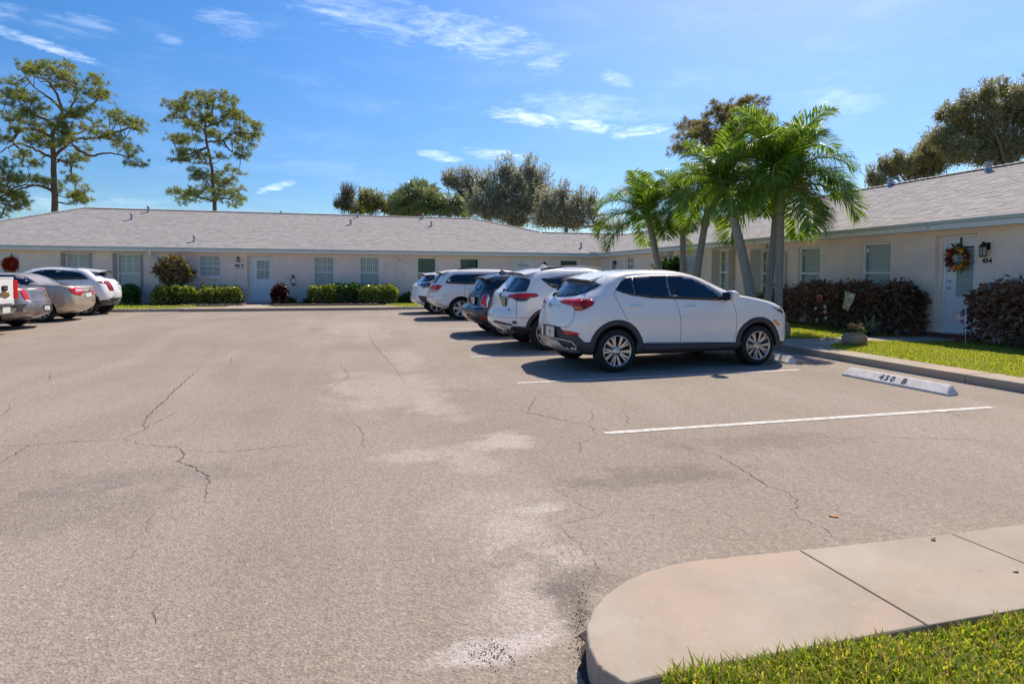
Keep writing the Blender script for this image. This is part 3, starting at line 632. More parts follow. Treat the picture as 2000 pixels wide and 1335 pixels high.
def downpipe(M_, u, v0=.14, v1=2.46, w=.08, kick=-.2, mat=None, off=0.):
    mb = MB(); t = .035
    bx(mb, M_, u-off-.045, u-off+.045, v1-.17, v1, .20, .28)
    def seg(p, q):
        p, q = Vector(p), Vector(q); d = (q-p).normalized(); n1 = Vector((1, 0, 0)) if abs(d.x) < .7 else Vector((0, 0, 1)); n1 = (n1-d*n1.dot(d)).normalized(); n2 = d.cross(n1)
        vs = [M_ @ (c+n1*a*.042+n2*b_*.032) for c in (p, q) for a, b_ in ((-1, -1), (1, -1), (1, 1), (-1, 1))]
        mb.add(vs, [(0, 1, 2, 3), (7, 6, 5, 4), (0, 4, 5, 1), (1, 5, 6, 2), (2, 6, 7, 3), (3, 7, 4, 0)])
    seg((u-off, v1-.15, .24), (u, v1-.34, .045)); seg((u, v1-.31, .045), (u, v0+.13, .045)); seg((u, v0+.17, .045), (u-kick, v0+.03, .14))
    o = mb.build('downpipe', mat or m_pipe, BLD)
    for v in (v0+.5, v1-.6):
        mb = MB(); bx(mb, M_, u-.06, u+.06, v, v+.03, .002, .082); mb.build('bracket', mat or m_pipe, o)

# --- back wing front wall
zs, zw = .10, 2.50
D = dict(w=(bu(-9), bu(38), .20, 2.36, .12), d=(bu(483), bu(535.5), .20, 2.34, .35), a=(bu(1003), bu(1042), .20, 2.38, .12))
WN = dict(A=(bu(129), bu(176), .75, 2.34), B=(bu(229), bu(276), .60, 2.34), C=(bu(388), bu(430.5), 1.34, 2.33), D=(bu(613.5), bu(652.5), .80, 2.32), E=(bu(702.5), bu(741), .80, 2.32), F=(bu(815), bu(852), .80, 2.33), G=(bu(898), bu(935.5), .80, 2.31), H=(bu(1094), bu(1129), 1.35, 2.29))
wall(MBK, -26, 12.38, -.02, zw, list(D.values())+list(WN.values()))
window(MBK, *WN['A'], back='curtain', grid=(2, 2)); shutters(MBK, *WN['A'], .16, .09)
window(MBK, *WN['B'], back='curtain', grid=(3, 2), topgrid=True); shutters(MBK, *WN['B'], .15, .08)
window(MBK, *WN['C'], back='curtain', grid=(3, 2), sill=True)
window(MBK, *WN['D'], back='vertical', grid=(3, 2), topgrid=True); window(MBK, *WN['E'], back='vertical', grid=(3, 2), topgrid=True)
for k in 'FG': window(MBK, *WN[k], back='vertical', glass=m_glassg)
window(MBK, *WN['H'], back='vertical', glass=m_glassg, split=0)
dd = D['d']; gx0, gx1 = bu(500.5)-.02, bu(523)+.02
dsl = door(MBK, dd[0]+.06, dd[1], dd[2], dd[3], .33, glass=(gx0, gx1, 1.24, 2.10), panels=((gx0-.02, (gx0+gx1)/2-.05, .42, 1.06), ((gx0+gx1)/2+.05, gx1+.02, .42, 1.06)))
mb = MB(); bx(mb, MBK, gx0, gx1, 1.65, 1.69, -.33, -.31); um = (gx0+gx1)/2+.06; bx(mb, MBK, um-.012, um+.012, 1.24, 1.65, -.33, -.318); bx(mb, MBK, um-.012, um+.012, 1.69, 2.1, -.33, -.318); mb.build('glazing_bar', m_white, dsl)
mb = MB(); bx(mb, MBK, dd[0]+.003, dd[0]+.06, dd[2], dd[3], -.349, -.25); mb.build('door_post', m_stucco, BLD)
nb = 7
for i in range(nb):
    u = dd[0]+.01+(dd[1]-dd[0]-.02)*i/nb; mb = MB(); bx(mb, MBK, u, u+(dd[1]-dd[0]-.02)/nb-.008, .125, .198, -.33, -.02); mb.build('brick', m_brick, BLD)
dw = D['w']; door(MBK, dw[0], dw[1], .2, dw[3], .10, glass=(dw[1]-.62, dw[1]-.16, 1.0, 2.1), color=m_pipe)
da = D['a']; dA = door(MBK, da[0], da[1], .2, da[3], .10, panels=((da[0]+.15, da[0]+.45, .5, 1.6), (da[0]+.53, da[0]+.83, .5, 1.6)), color=m_pipe, knob='R')
mb = MB(); c0, c1 = bu(1011), bu(1031.5); cm = (c0+c1)/2
for a, b_ in ((c0, cm-.01), (cm+.01, c1)):
    pts = [(a, 1.92, -.094)]+[(b_, 1.92, -.094)]+[(b_+(a-b_)*t/6, 2.05+.06*math.sin(math.pi*((b_+(a-b_)*t/6)-c0)/(c1-c0)), -.094) for t in range(7)]
    mb.prism([MBK @ Vector(p) for p in pts], MBK.to_3x3() @ Vector((0, 0, .008)))
mb.build('fanlight', m_glass, dA)
mb = MB(); bx(mb, MBK, c0-.03, c1+.03, 1.885, 1.915, -.095, -.08); mb.build('moulding', m_white, dA)
downpipe(MBK, bu(309), off=.25, kick=.35, mat=m_pipe); downpipe(MBK, bu(781), off=0, kick=-.22)
# --- right wing front wall
DR = dict(d=(ru(1825.5), ru(1908), .22, 2.35, .2), d3=(ru(1336), ru(1353), .2, 2.33, .12), d2=(ru(1190), ru(1200.5), .2, 2.36, .12))
WR = dict(a=(ru(1681), ru(1738.5), .95, 2.30), b=(ru(1558), ru(1601), .95, 2.29), c=(ru(1403), ru(1428), .80, 2.38), d=(ru(1484), ru(1502), .80, 2.28), e=(ru(1222), ru(1238), 1.75, 2.33), f=(ru(1292), ru(1307), .8, 2.38))
wall(MRT, -30.1, 12, -.02, zw, list(DR.values())+list(WR.values()))
window(MRT, *WR['a'], back='blind', split=.44, fr=.06); window(MRT, *WR['b'], back='blind', split=.44, fr=.06)
window(MRT, *WR['c'], back='curtain', grid=(2, 2)); shutters(MRT, *WR['c'], .30, .22)
window(MRT, *WR['d'], back='curtain', grid=(2, 2)); shutters(MRT, *WR['d'], .38, .02)
window(MRT, *WR['e'], back='curtain', grid=(3, 1)); window(MRT, *WR['f'], back='curtain', grid=(2, 2)); shutters(MRT, *WR['f'], .3, .3)
dr = DR['d']; g0, g1 = dr[0]+.31, dr[1]-.20
door(MRT, dr[0]+.10, dr[1], .22, dr[3], .18, glass=(g0+.06, g1, 1.02, 2.10), knob='L', color=m_white)
mb = MB(); bx(mb, MRT, dr[0]+.003, dr[0]+.10, .22, 2.349, -.199, -.10); mb.build('door_post', m_stucco, BLD)
door(MRT, *DR['d3'][:4], .1, color=m_pipe); door(MRT, *DR['d2'][:4], .1, color=m_pipe, glass=(DR['d2'][0]+.2, DR['d2'][1]-.15, 1.0, 1.9))
for r in range(2):
    for i in range(5):
        u = dr[0]+.01+i*.215-(.1 if r else 0); mb = MB(); bx(mb, MRT, u, u+.203, .128+r*.047, .170+r*.047, -.16+r*.02, .16-r*.1); mb.build('brick', m_brick, BLD)
downpipe(MRT, ru(1535), off=.62, kick=.0, mat=m_pipeb)
# other sides of the building, plain
mb = MB(); mb.box((-26.01, 30.11, -.02), (-25.8, 40.9, 2.5)); mb.box((-26, 40.7, -.02), (21, 40.9, 2.5)); mb.box((20.8, -12, -.02), (21, 40.7, 2.5)); mb.box((12.39, -12.2, -.02), (21, -12, 2.5)); mb.build('wall', m_stucco, BLD)

# --- roofs
ZE, SL = 2.655, .391
def zb(y): return ZE+SL*(y-29.8)
def zr(x): return ZE+SL*(x-12.1)
VX, VY = 15.4, 33.1
roofB = [(-27.3, 29.8), (12.1, 29.8), (VX, VY), (10.1, VY), (6.5, 35.4), (-13.9, 35.4), (-19.5, 29.8)]
roofB = [(-19.5, 29.8), (12.1, 29.8), (VX, VY), (10.1, VY), (6.5, 35.4), (-13.9, 35.4)]
roofR = [(12.1, 29.8), (VX, VY), (VX, 24.0), (16.6, 22.7), (16.6, -12.5), (12.1, -12.5)]
def sheet(pts, zf, t, name='roof'):
    mb = MB(); n = len(pts); up_ = [(x, y, zf(x, y)) for x, y in pts]; dn = [(x, y, zf(x, y)-t) for x, y in pts]
    mb.add(up_+dn, [tuple(range(n)), tuple(reversed(range(n, 2*n)))]+[(i, (i+1) % n, (i+1) % n+n, i+n) for i in range(n)])
    return mb.build(name, m_shingle, BLD)
rb = sheet(roofB, lambda x, y: zb(y), .04); rr = sheet(roofR, lambda x, y: zr(x), .04)
ZR = zb(35.4)
mb = MB()
mb.add([(-19.5, 29.8, ZE), (-13.9, 35.4, ZR), (-19.5, 41, ZE), (6.5, 35.4, ZR), (12.0, 41, ZE), (10.1, VY, zb(VY)), (VX, VY, zb(VY)), (VX, 41, ZE-.3), (16.6, 22.7, zr(16.6)), (VX, 24, zr(VX)), (21.1, 22.7, ZE), (21.1, -12.5, ZE), (16.6, -12.5, zr(16.6)), (21.1, 41, ZE-.3)],
       [(0, 1, 2), (1, 3, 4, 2), (3, 5, 7, 4), (5, 6, 7), (12, 8, 10, 11), (8, 9, 6), (8, 6, 13, 10), (6, 7, 13)])
mb.build('roof', m_shingle, BLD, fix=False)
# soffit, fascia and gutters
mb = MB(); mb.box((-19.5, 29.86, 2.47), (12.3, 30.098, 2.50)); mb.build('soffit', m_soffit, BLD)
mb = MB(); mb.box((12.16, -12.4, 2.468), (12.378, 29.85, 2.498)); mb.build('soffit', m_soffit, BLD)
prof = [(0, .062), (.098, .062), (.118, .085), (.12, .13), (.13, .132), (.13, .145), (.112, .146), (.1, .13), (.0, .13)]
def gutter(M_, u0, u1, w, zb_=2.505):
    mb = MB(); n = len(prof); vs = [M_ @ Vector((u, zb_+b_, w+a)) for u in (u0, u1) for a, b_ in prof]
    mb.add(vs, [tuple(range(n)), tuple(range(n, 2*n))]+[(i, (i+1) % n, (i+1) % n+n, i+n) for i in range(n)]); o = mb.build('gutter', m_gutter, BLD)
    mb = MB(); bx(mb, M_, u0, u1, 2.462, zb_+.060, w-.03, w+.088); mb.build('fascia', m_soffit, o)
    s = min(u0, u1)
    for i in range(int(abs(u1-u0)/3)):
        u = s+1.2+i*3; mb = MB(); bx(mb, M_, u, u+.012, zb_-.002, zb_+.148, w, w+.1325); mb.build('gutter_joint', m_gutter, o)
gutter(MBK, -19.5, 12.09, .24); gutter(MRT, -29.73, 12.4, .22)
mb = MB(); bx(mb, MBK, bu(1147.5), bu(1173), 2.60, 2.72, .23, .385); mb.build('gutter_guard', m_gutter, BLD)

# --- shingles: real overlapping tabs, course by course
SH_E = .142
def in1(x, y, poly):
    c = False; n = len(poly)
    for i in range(n):
        (x0, y0), (x1, y1) = poly[i], poly[(i+1) % n]
        if (y0 > y) != (y1 > y) and x < (x1-x0)*(y-y0)/(y1-y0)+x0: c = not c
    return c
SV = []
near = []
cs, sn = math.cos(math.atan(SL)), math.sin(math.atan(SL))
def tab(o3, au, as_, an, w, L_, t):
    """8 corners -> top, butt and two side faces of one tab"""
    p = [o3+an*.003, o3+au*w+an*.003, o3+au*w+as_*L_+an*.001, o3+as_*L_+an*.001]
    q = [o3+an*t, o3+au*w+an*t, o3+au*w+as_*L_+an*.004, o3+as_*L_+an*.004]
    return p+q
TF = [(4, 5, 6, 7), (0, 1, 5, 4), (1, 2, 6, 5), (3, 0, 4, 7)]
def courses(poly, origin, au, ap, zf, parent, near_test=None):
    """au: along the eave, ap: up the slope in plan"""
    an = Vector((-ap.x*sn, -ap.y*sn, cs)); as_ = Vector((ap.x*cs, ap.y*cs, sn)); V = []; Fc = []
    us = [Vector(p).dot(au.to_2d()) for p in poly]; ps = [(Vector(p)-origin.to_2d()).dot(ap.to_2d()) for p in poly]
    n = int(max(ps)/cs/SH_E)
    for i in range(n):
        s = i*SH_E; u = min(us)-rnd.uniform(0, .3)
        while u < max(us):
            w = rnd.choice((.12, .16, .2, .26, .34)); base = origin+as_*s
            pt = Vector((base.x, base.y, 0)); pt += au*(u-pt.dot(au))
            c = pt+au*w/2+ap*SH_E*.4
            if in1(c.x, c.y, poly):
                o3 = Vector((pt.x, pt.y, zf(pt.x, pt.y)))
                t = rnd.choice((.004, .006, .009, .011))
                if near_test and near_test(i, c.x, c.y) and len(near) < 298: near.append((o3, w-.004, t))
                else:
                    k = len(V); V.extend(tab(o3, au, as_, an, w-.004, SH_E+.012, t)); Fc.extend([[k+a for a in f] for f in TF])
            u += w
    me = npmesh('shingle_courses', np.array([tuple(v) for v in V]), np.array(Fc), m_shingle)
    tag(put('shingle_courses', me, parent), kind='stuff'); return au, as_, an
courses(roofB, Vector((0, 29.76, 0)), Vector((1, 0, 0)), Vector((0, 1, 0)), lambda x, y: zb(y), rb)
fr_ = courses(roofR, Vector((12.06, 0, 0)), Vector((0, 1, 0)), Vector((1, 0, 0)), lambda x, y: zr(x), rr, lambda i, x, y: i < 16 and 8.3 < y < 12.6)
tabme = {}
for o3, w, t in near:
    k = (round(w, 3), round(t, 3))
    if k not in tabme:
        mb = MB(); au, as_, an = fr_; mb.add(tab(Vector((0, 0, 0)), au, as_, an, w, SH_E+.012, t), TF); tabme[k] = mb.mesh('shingle', m_shingle, fix=False)
    o = bpy.data.objects.new('shingle', tabme[k]); COL.objects.link(o); o.parent = rr; o.location = o3
def caps(a, b_, name='ridge_cap', w=.13):
    a, b_ = Vector(a), Vector(b_); d = (b_-a); n = int(d.length/.2); t = d.normalized(); s = Vector((-t.y, t.x, 0)).normalized(); mb = MB()
    for i in range(n):
        p = a+t*i*.2; q = p+t*.23
        mb.add([p+Vector((0, 0, .05)), p+s*w+Vector((0, 0, -.0)), p-s*w+Vector((0, 0, -.0)), q+Vector((0, 0, .032)), q+s*w+Vector((0, 0, -.015)), q-s*w+Vector((0, 0, -.015)), p+Vector((0, 0, -.02))],
               [(0, 1, 4, 3), (0, 3, 5, 2), (0, 2, 6), (0, 6, 1)])
    tag(mb.build(name, m_shingle, rb, fix=False), kind='stuff')
caps((-13.9, 35.4, ZR), (6.5, 35.4, ZR)); caps((-19.5, 29.8, ZE), (-13.9, 35.4, ZR)); caps((6.5, 35.4, ZR), (10.1, VY, zb(VY))); caps((10.1, VY, zb(VY)), (VX, VY, zb(VY)))
caps((VX, VY, zb(VY)), (VX, 24, zr(VX))); caps((VX, 24, zr(VX)), (16.6, 22.7, zr(16.6))); caps((16.6, 22.7, zr(16.6)), (16.6, -12.4, zr(16.6)))
mb = MB(); a, b_ = Vector((12.1, 29.8, ZE+.012)), Vector((VX, VY, zb(VY)+.012)); s = Vector((1, -1, 0))*.12
mb.add([a+s+Vector((0, 0, .05)), a, b_, b_+s+Vector((0, 0, .05)), a-s+Vector((0, 0, .05)), b_-s+Vector((0, 0, .05))], [(0, 1, 2, 3), (1, 4, 5, 2)]); mb.build('valley_flashing', m_shingle, rb, fix=False)
# --- vent pipes through the roof
def onroof(px, py, right):
    d = ray(px, py)
    if right: t = (ZE+SL*(CAM.x-12.1)-CAM.z)/(d.z-SL*d.x)
    else: t = (ZE+SL*(CAM.y-29.8)-CAM.z)/(d.z-SL*d.y)
    return CAM+d*t
def vent(p, r, h, sq=False):
    mb = MB(); p = Vector(p)
    mb.lathe([(r*1.5, -.03), (r*1.4, .02), (r, .05), (r, h-.08), (r*1.25, h-.08), (r*1.25, h), (.001, h)], p, 12); mb.build('vent_pipe', m_steel, BLD)
for px, py, rt, r, h in ((257, 429, 0, .05, .32), (290, 414.5, 0, .06, .32), (379, 472, 0, .045, .30), (685, 438.5, 0, .05, .30), (698.5, 425, 0, .05, .30), (825.5, 427, 0, .06, .30), (842.5, 442, 0, .05, .30), (1135, 484.5, 0, .05, .30),
                         (1931, 335, 1, .07, .26), (1739.5, 363, 1, .07, .26), (1420, 433, 1, .06, .26), (1384, 441, 1, .06, .26)):
    vent(onroof(px, py, rt), r, h)
vent((-4.4, 35.9, ZR-.2), .06, .38)
# ================================================================== CARS
def paint(name, c, metal=0., rough=.32, coat=1.0):
    m = M(name, c, rough, metal=metal, coat=coat); return m
m_pearl = paint('pearl_white_paint', (.90, .855, .80), .0)
m_pure = paint('white_car_paint', (.87, .84, .79), .0)
m_navy = paint('dark_blue_paint', (.035, .048, .07), .35)
m_gold = paint('champagne_paint', (.56, .46, .35), .35)
m_grey = paint('warm_grey_paint', (.24, .21, .185), .5)
m_clad = M('grey_cladding', (.045, .046, .05), .55, bump=.05, bs=300)
m_cladb = M('brownish_cladding', (.09, .08, .075), .5)
m_tint = M('tinted_glass', (.006, .012, .022), .03, spec=.8)
m_bglass = M('rear_glass', (.03, .04, .055), .04, spec=1.0)
m_gap = M('panel_gap', (.02, .02, .02), .8)
m_red = M('red_lamp', (.62, .010, .012), .22, spec=.4, coat=.25)
m_dred = M('dark_red_lamp', (.26, .006, .012), .15, spec=.5, coat=.35)
m_amber = M('amber_lamp', (.75, .20, .01), .1, coat=1)
m_clear = M('clear_lamp', (.6, .6, .62), .08, coat=1)
m_smoke = M('smoked_lamp', (.03, .02, .03), .05, coat=1)
m_tyre = M('tyre_rubber', (.012, .012, .012), .8, var=.3, vs=30)
m_rim = M('alloy_rim', (.55, .55, .56), .28, metal=.9)
m_rimd = M('dark_alloy', (.10, .10, .11), .4, metal=.6)
m_hubcap = M('hubcap_plastic', (.52, .52, .52), .35, metal=.5)
m_silver = M('silver_trim', (.50, .49, .48), .35, metal=.5)
m_under = M('underbody', (.006, .006, .006), .9)
m_plate = M('plate_white', (.62, .66, .60), .4)
m_platey = M('plate_yellow', (.42, .36, .12), .5, c2=(.3, .28, .12), vs=40)
m_ink = M('plate_green_ink', (.03, .12, .06), .5)
m_orange = M('plate_orange', (.75, .22, .03), .5)
m_goldb = M('gold_badge', (.55, .30, .08), .3, metal=.7)
m_spoil = M('spoiler_underside_shade', (.16, .14, .12), .6)  # shade below the spoilers put into a dark colour

def interp(tab, z):
    zs = [t[0] for t in tab]
    if z <= zs[0]: return tab[0][1:]
    for a, b_ in zip(tab[:-1], tab[1:]):
        if z <= b_[0]:
            k = (z-a[0])/(b_[0]-a[0]+1e-9); return tuple(p+(q-p)*k for p, q in zip(a[1:], b_[1:]))
    return tab[-1][1:]
class Car:
    """horizontal slices (z, rear x, front x, half width) make the shell; details are cut and laid on the shell"""
    def __init__(s, name, label, origin, head, table, mat, wheels, wr, ww=.225, rc=(.34, .38), fc=(.5, .55), bulge=(.10, .16), track=None, tyre_in=0.02, arch=1.14, group='cars parked in the lot'):
        s.mat = mat; s.root = empty(name, origin, label, 'car', group, rz=head)
        s.Mw = ROOTM[s.root.name]; s.Mi = s.Mw.inverted(); s.wr = wr; s.half = max(t[3] for t in table); s.table = table
        # smooth table: subdivide slices
        zs = []
        for a, b_ in zip(table[:-1], table[1:]):
            n = max(1, int(max(abs(b_[0]-a[0])/.045, abs(b_[1]-a[1])/.09, abs(b_[2]-a[2])/.09, abs(b_[3]-a[3])/.06)))
            for i in range(n): zs.append((a, b_, i/n))
        rows = []
        T = table
        def cr(p0, p1, p2, p3, k): # monotone-ish Catmull
            m1 = (p2-p0)/2; m2 = (p3-p1)/2
            if (p2-p1) == 0: m1 = m2 = 0
            if m1*(p2-p1) < 0: m1 = 0
            if m2*(p2-p1) < 0: m2 = 0
            lim = 3*abs(p2-p1); m1 = max(-lim, min(lim, m1)); m2 = max(-lim, min(lim, m2))
            return (2*k**3-3*k**2+1)*p1+(k**3-2*k**2+k)*m1+(-2*k**3+3*k**2)*p2+(k**3-k**2)*m2
        for a, b_, k in zs:
            i = T.index(a); p0 = T[max(0, i-1)]; p3 = T[min(len(T)-1, i+2)]
            rows.append(tuple(cr(p0[j], a[j], b_[j], p3[j], k) for j in range(4)))
        rows.append(T[-1][:4])
        NC, NE, NS = 9, 7, 46
        V = []
        for z, xr, xf, w in rows:
            pts = []
            Lh = (xf-xr)/2
            rx, ry = min(rc[0], Lh*.45), min(rc[1], w*.6); gx, gy = min(fc[0], Lh*.5), min(fc[1], w*.7)
            bu_, bf = min(bulge[0], Lh*.2), min(bulge[1], Lh*.2)
            for i in range(NE): y = (w-ry)*i/NE; pts.append((xr+bu_*(y/(w-ry))**2, y))
            for i in range(NC):
                t = math.pi/2*i/NC; pts.append((xr+bu_+rx*(1-math.cos(t)**1.0), w-ry+ry*math.sin(t)))
            x0, x1 = xr+bu_+rx, xf-bf-gx
            for i in range(NS): pts.append((x0+(x1-x0)*i/NS, w))
            for i in range(NC):
                t = math.pi/2*i/NC; pts.append((x1+gx*math.sin(t), w-gy+gy*math.cos(t)))
            for i in range(NE+1): y = (w-gy)*(1-i/NE); pts.append((xf-bf*(y/(w-gy))**2, y))
            full = pts+[(x, -y) for x, y in reversed(pts[1:-1])]
            # gentle plan taper towards the ends, fuller over the wheels
            xm = (table[0][1]+table[0][2])/2; hl = (T[3][2]-T[3][1])/2
            for x, y in full:
                k = (x-xm)/hl; tp = 1-.045*abs(k)**3
                V.append((x, y*tp, z))
        n = len(V)//len(rows); s.n = n
        Fc = []
        for r in range(len(rows)-1):
            for j in range(n): Fc.append((r*n+j, (r+1)*n+j, (r+1)*n+(j+1) % n, r*n+(j+1) % n))
        mb = MB(); mb.add(V, Fc, 0, True); mb.add([V[i] for i in range(n)], [tuple(range(n))], 1); mb.add([V[(len(rows)-1)*n+i] for i in range(n)], [tuple(reversed(range(n)))], 0, True)
        me = mb.mesh('body', [mat, m_under], fix=False)
        b = bmesh.new(); b.from_mesh(me); bmesh.ops.remove_doubles(b, verts=b.verts, dist=1e-5); bmesh.ops.recalc_face_normals(b, faces=b.faces)
        s.bvh = BVHTree.FromBMesh(b); b.to_mesh(me); b.free()
        body = put('body', me, s.root, local=True); s.body = body
        # wheel wells
        cut = []
        for x in wheels:
            for sd_ in (-1, 1):
                c = MB(); ya, yb_ = sd_*(s.half+.1), sd_*(s.half-.34); c.lathe([(.001, ya), (wr*arch, ya), (wr*arch, yb_), (.001, yb_)], (x, 0, wr+.01), 40, axis='Y', sm=False)
                co = c.build('cutter', m_under); cut.append(co)
        for co in cut:
            md = body.modifiers.new('b', 'BOOLEAN'); md.operation = 'DIFFERENCE'; md.object = co; md.solver = 'EXACT'
        # cutters live in car space
        mw = body.matrix_world.copy(); 
        for co in cut: co.parent = s.root
        bpy.context.view_layer.update()
        dg = bpy.context.evaluated_depsgraph_get(); nm = bpy.data.meshes.new_from_object(body.evaluated_get(dg))
        body.modifiers.clear(); body.data = nm; nm.name = 'body'
        if len(nm.materials) < 2: nm.materials.clear(); nm.materials.append(mat); nm.materials.append(m_under)
        for co in cut: bpy.data.objects.remove(co)
        for p in nm.polygons:
            c = p.center; p.use_smooth = True
            if abs(c.z) < T[0][0]+.004 and abs(p.normal.z) > .9: p.material_index = 1
            for x in wheels:
                dd_ = math.hypot(c.x-x, c.z-wr-.01)
                if dd_ < wr*arch+.004 and abs(c.y) > s.half-.36 and (abs(dd_-wr*arch) < .012 and (p.normal.x*(c.x-x)+p.normal.z*(c.z-wr)) < 0 or abs(abs(c.y)-(s.half-.34)) < .01): p.material_index = 1; p.use_smooth = False
        s.wheels = wheels; s.ww = ww
    # -- laying details on the shell
    def hit(s, px, py):
        o = s.Mi @ CAM; d = (s.Mi.to_3x3() @ ray(px, py)).normalized()
        h = s.bvh.ray_cast(o, d)
        if h[0] is not None: return h[0], h[1]
        # graze: nearest shell point to the passing ray
        best = None
        for k in range(60):
            t = 2+k*.5; p = o+d*t; q = s.bvh.find_nearest(p)
            if q[0] is not None and (best is None or q[3] < best[2]): best = (q[0], q[1], q[3], t)
        for k in range(-10, 11):
            p = o+d*(best[3]+k*.05); q = s.bvh.find_nearest(p)
            if q[3] < best[2]: best = (q[0], q[1], q[3], best[3])
        return best[0], best[1]
    def hitl(s, p, d):
        h = s.bvh.ray_cast(Vector(p), Vector(d).normalized())
        if h[0] is not None: return h[0], h[1]
        q = s.bvh.find_nearest(Vector(p)); return q[0], q[1]
    def _sheet(s, outline, fn, off, th, name, mat, parent, mirror, sm=True, step=None):
        k = len(outline); per = sum(math.dist(outline[i], outline[(i+1) % k]) for i in range(k)); step = step or per/46
        ring = []
        for i in range(k):
            a, b_ = Vector(outline[i]), Vector(outline[(i+1) % k]); n = max(1, round((b_-a).length/step))
            for j in range(n): ring.append(a.lerp(b_, j/n))
        nr = len(ring); pts = [Vector(p) for p in ring]
        xs = [p.x for p in ring]; ys = [p.y for p in ring]; rl = [(p.x, p.y) for p in ring]
        y = min(ys)+step*.6
        while y < max(ys):
            x = min(xs)+step*.6
            while x < max(xs):
                if in1(x, y, rl) and min(math.hypot(x-p.x, y-p.y) for p in ring) > step*.55: pts.append(Vector((x, y)))
                x += step
            y += step
        vo, _, fo, _, _, _ = delaunay_2d_cdt(pts, [(i, (i+1) % nr) for i in range(nr)], [list(range(nr))], 1, 1e-6)
        H_ = [fn(v.x, v.y) for v in vo]
        top = [p+n_*off for p, n_ in H_]; vs = list(top); fs = [tuple(f) for f in fo]
        # rim down to the shell
        idx = []
        for p in ring:
            j = min(range(len(vo)), key=lambda q: (vo[q]-p).length); idx.append(j)
        base = len(vs); vs += [H_[j][0]-H_[j][1]*.004 for j in idx]
        for i in range(nr):
            a, b_ = idx[i], idx[(i+1) % nr]
            if a != b_: fs.append((a, b_, base+(i+1) % nr, base+i))
        out = []
        for m_ in ((1, -1) if mirror else (1,)):
            mb = MB(); mb.v = [(v.x, v.y*m_, v.z) for v in vs]; mb.f = [f if m_ == 1 else tuple(reversed(f)) for f in fs]; mb.m = [0]*len(fs); mb.sm = [sm and i < len(fo) for i in range(len(fs))]
            me = mb.mesh(name, mat)
            out.append(put(name, me, parent or s.root, local=True))
        return out[0] if len(out) == 1 else out
    def px(s, name, pts, mat, off=.004, mirror=False, parent=None, o=(0, 0), k=1.0, th=0, step=None):
        pts = [(o[0]+x/k, o[1]+y/k) for x, y in pts]
        return s._sheet(pts, s.hit, off, th, name, mat, parent, mirror, step=step)
    def side(s, name, pts, mat, off=.004, sgn=-1, mirror=True, parent=None):
        return s._sheet(pts, lambda x, z: s.hitl((x, sgn*3, z), (0, -sgn, 0)), off, 0, name, mat, parent, mirror)
    def rear(s, name, pts, mat, off=.004, mirror=False, parent=None):
        return s._sheet(pts, lambda y, z: s.hitl((-3, y, z), (1, 0, 0)), off, 0, name, mat, parent, mirror)
    def front(s, name, pts, mat, off=.004, mirror=False, parent=None):
        return s._sheet(pts, lambda y, z: s.hitl((8, y, z), (-1, 0, 0)), off, 0, name, mat, parent, mirror)
    def ribbon(s, name, H_, w, mat, off=.0015, parent=None, mirror=False):
        for m_ in ((1, -1) if mirror else (1,)):
            vs = []; k = len(H_)
            for i, (p, n_) in enumerate(H_):
                t = (H_[min(i+1, k-1)][0]-H_[max(i-1, 0)][0]); 
                if t.length < 1e-9: t = Vector((1, 0, 0))
                c = t.normalized().cross(n_)
                if c.length < 1e-6: c = Vector((0, 0, 1))
                c.normalize(); q = p+n_*off; vs += [q+c*w/2, q-c*w/2]
            vs = [(v.x, v.y*m_, v.z) for v in vs]; mb = MB(); mb.add(vs, [(2*i, 2*i+1, 2*i+3, 2*i+2) for i in range(k-1)])
            put(name, mb.mesh(name, mat, False), parent or s.root, local=True)
    def seam(s, pts, w=.006, o=(0, 0), k=1.0, mirror=True, mat=None, name='panel_gap'):
        pts = [Vector((o[0]+x/k, o[1]+y/k)) for x, y in pts]; q = []
        for a, b_ in zip(pts[:-1], pts[1:]):
            n = max(2, int((b_-a).length/3))
            q += [a.lerp(b_, i/n) for i in range(n)]
        q.append(pts[-1]); s.ribbon(name, [s.hit(p.x, p.y) for p in q], w, mat or m_gap, mirror=mirror)
    def sseam(s, pts, w=.006, sgn=-1, mirror=True, mat=None, name='panel_gap'):
        q = []
        for a, b_ in zip(pts[:-1], pts[1:]):
            a, b_ = Vector(a), Vector(b_); n = max(2, int((b_-a).length/.05)); q += [a.lerp(b_, i/n) for i in range(n)]
        q.append(Vector(pts[-1])); s.ribbon(name, [s.hitl((p.x, sgn*3, p.y), (0, -sgn, 0)) for p in q], w, mat or m_gap, mirror=mirror)
    def plate(s, px, py, w=.305, h=.155, mat=None, o=(0, 0), k=1.0, tilt=0):
        p, n_ = s.hit(o[0]+px/k, o[1]+py/k); n_ = Vector((n_.x, n_.y*.3, 0)).normalized(); u = Vector((0, 0, 1)).cross(n_).normalized(); v = n_.cross(u)
        ri_ = 0; Ml = Matrix(((u.x, v.x, n_.x, p.x), (u.y, v.y, n_.y, p.y), (u.z, v.z, n_.z, p.z), (0, 0, 0, 1)))
        mb = MB(); mb.box((-w/2-.012, -h/2-.012, .004), (w/2+.012, h/2+.012, .014), 0, Ml); fr = put('plate_frame', mb.mesh('plate_frame', m_dark), s.root, local=True)
        mb = MB(); mb.box((-w/2, -h/2, .0145), (w/2, h/2, .017), 0, Ml); put('license_plate', mb.mesh('license_plate', mat or m_plate), fr, local=True)
        if mat is None:
            mb = MB(); mb.lathe([(.001, .003), (.034, .003), (.034, 0)], (0, 0, 0), 14, M=Ml @ Matrix.Translation((0, 0, .0172))); put('plate_emblem', mb.mesh('plate_emblem', m_orange), fr, local=True)
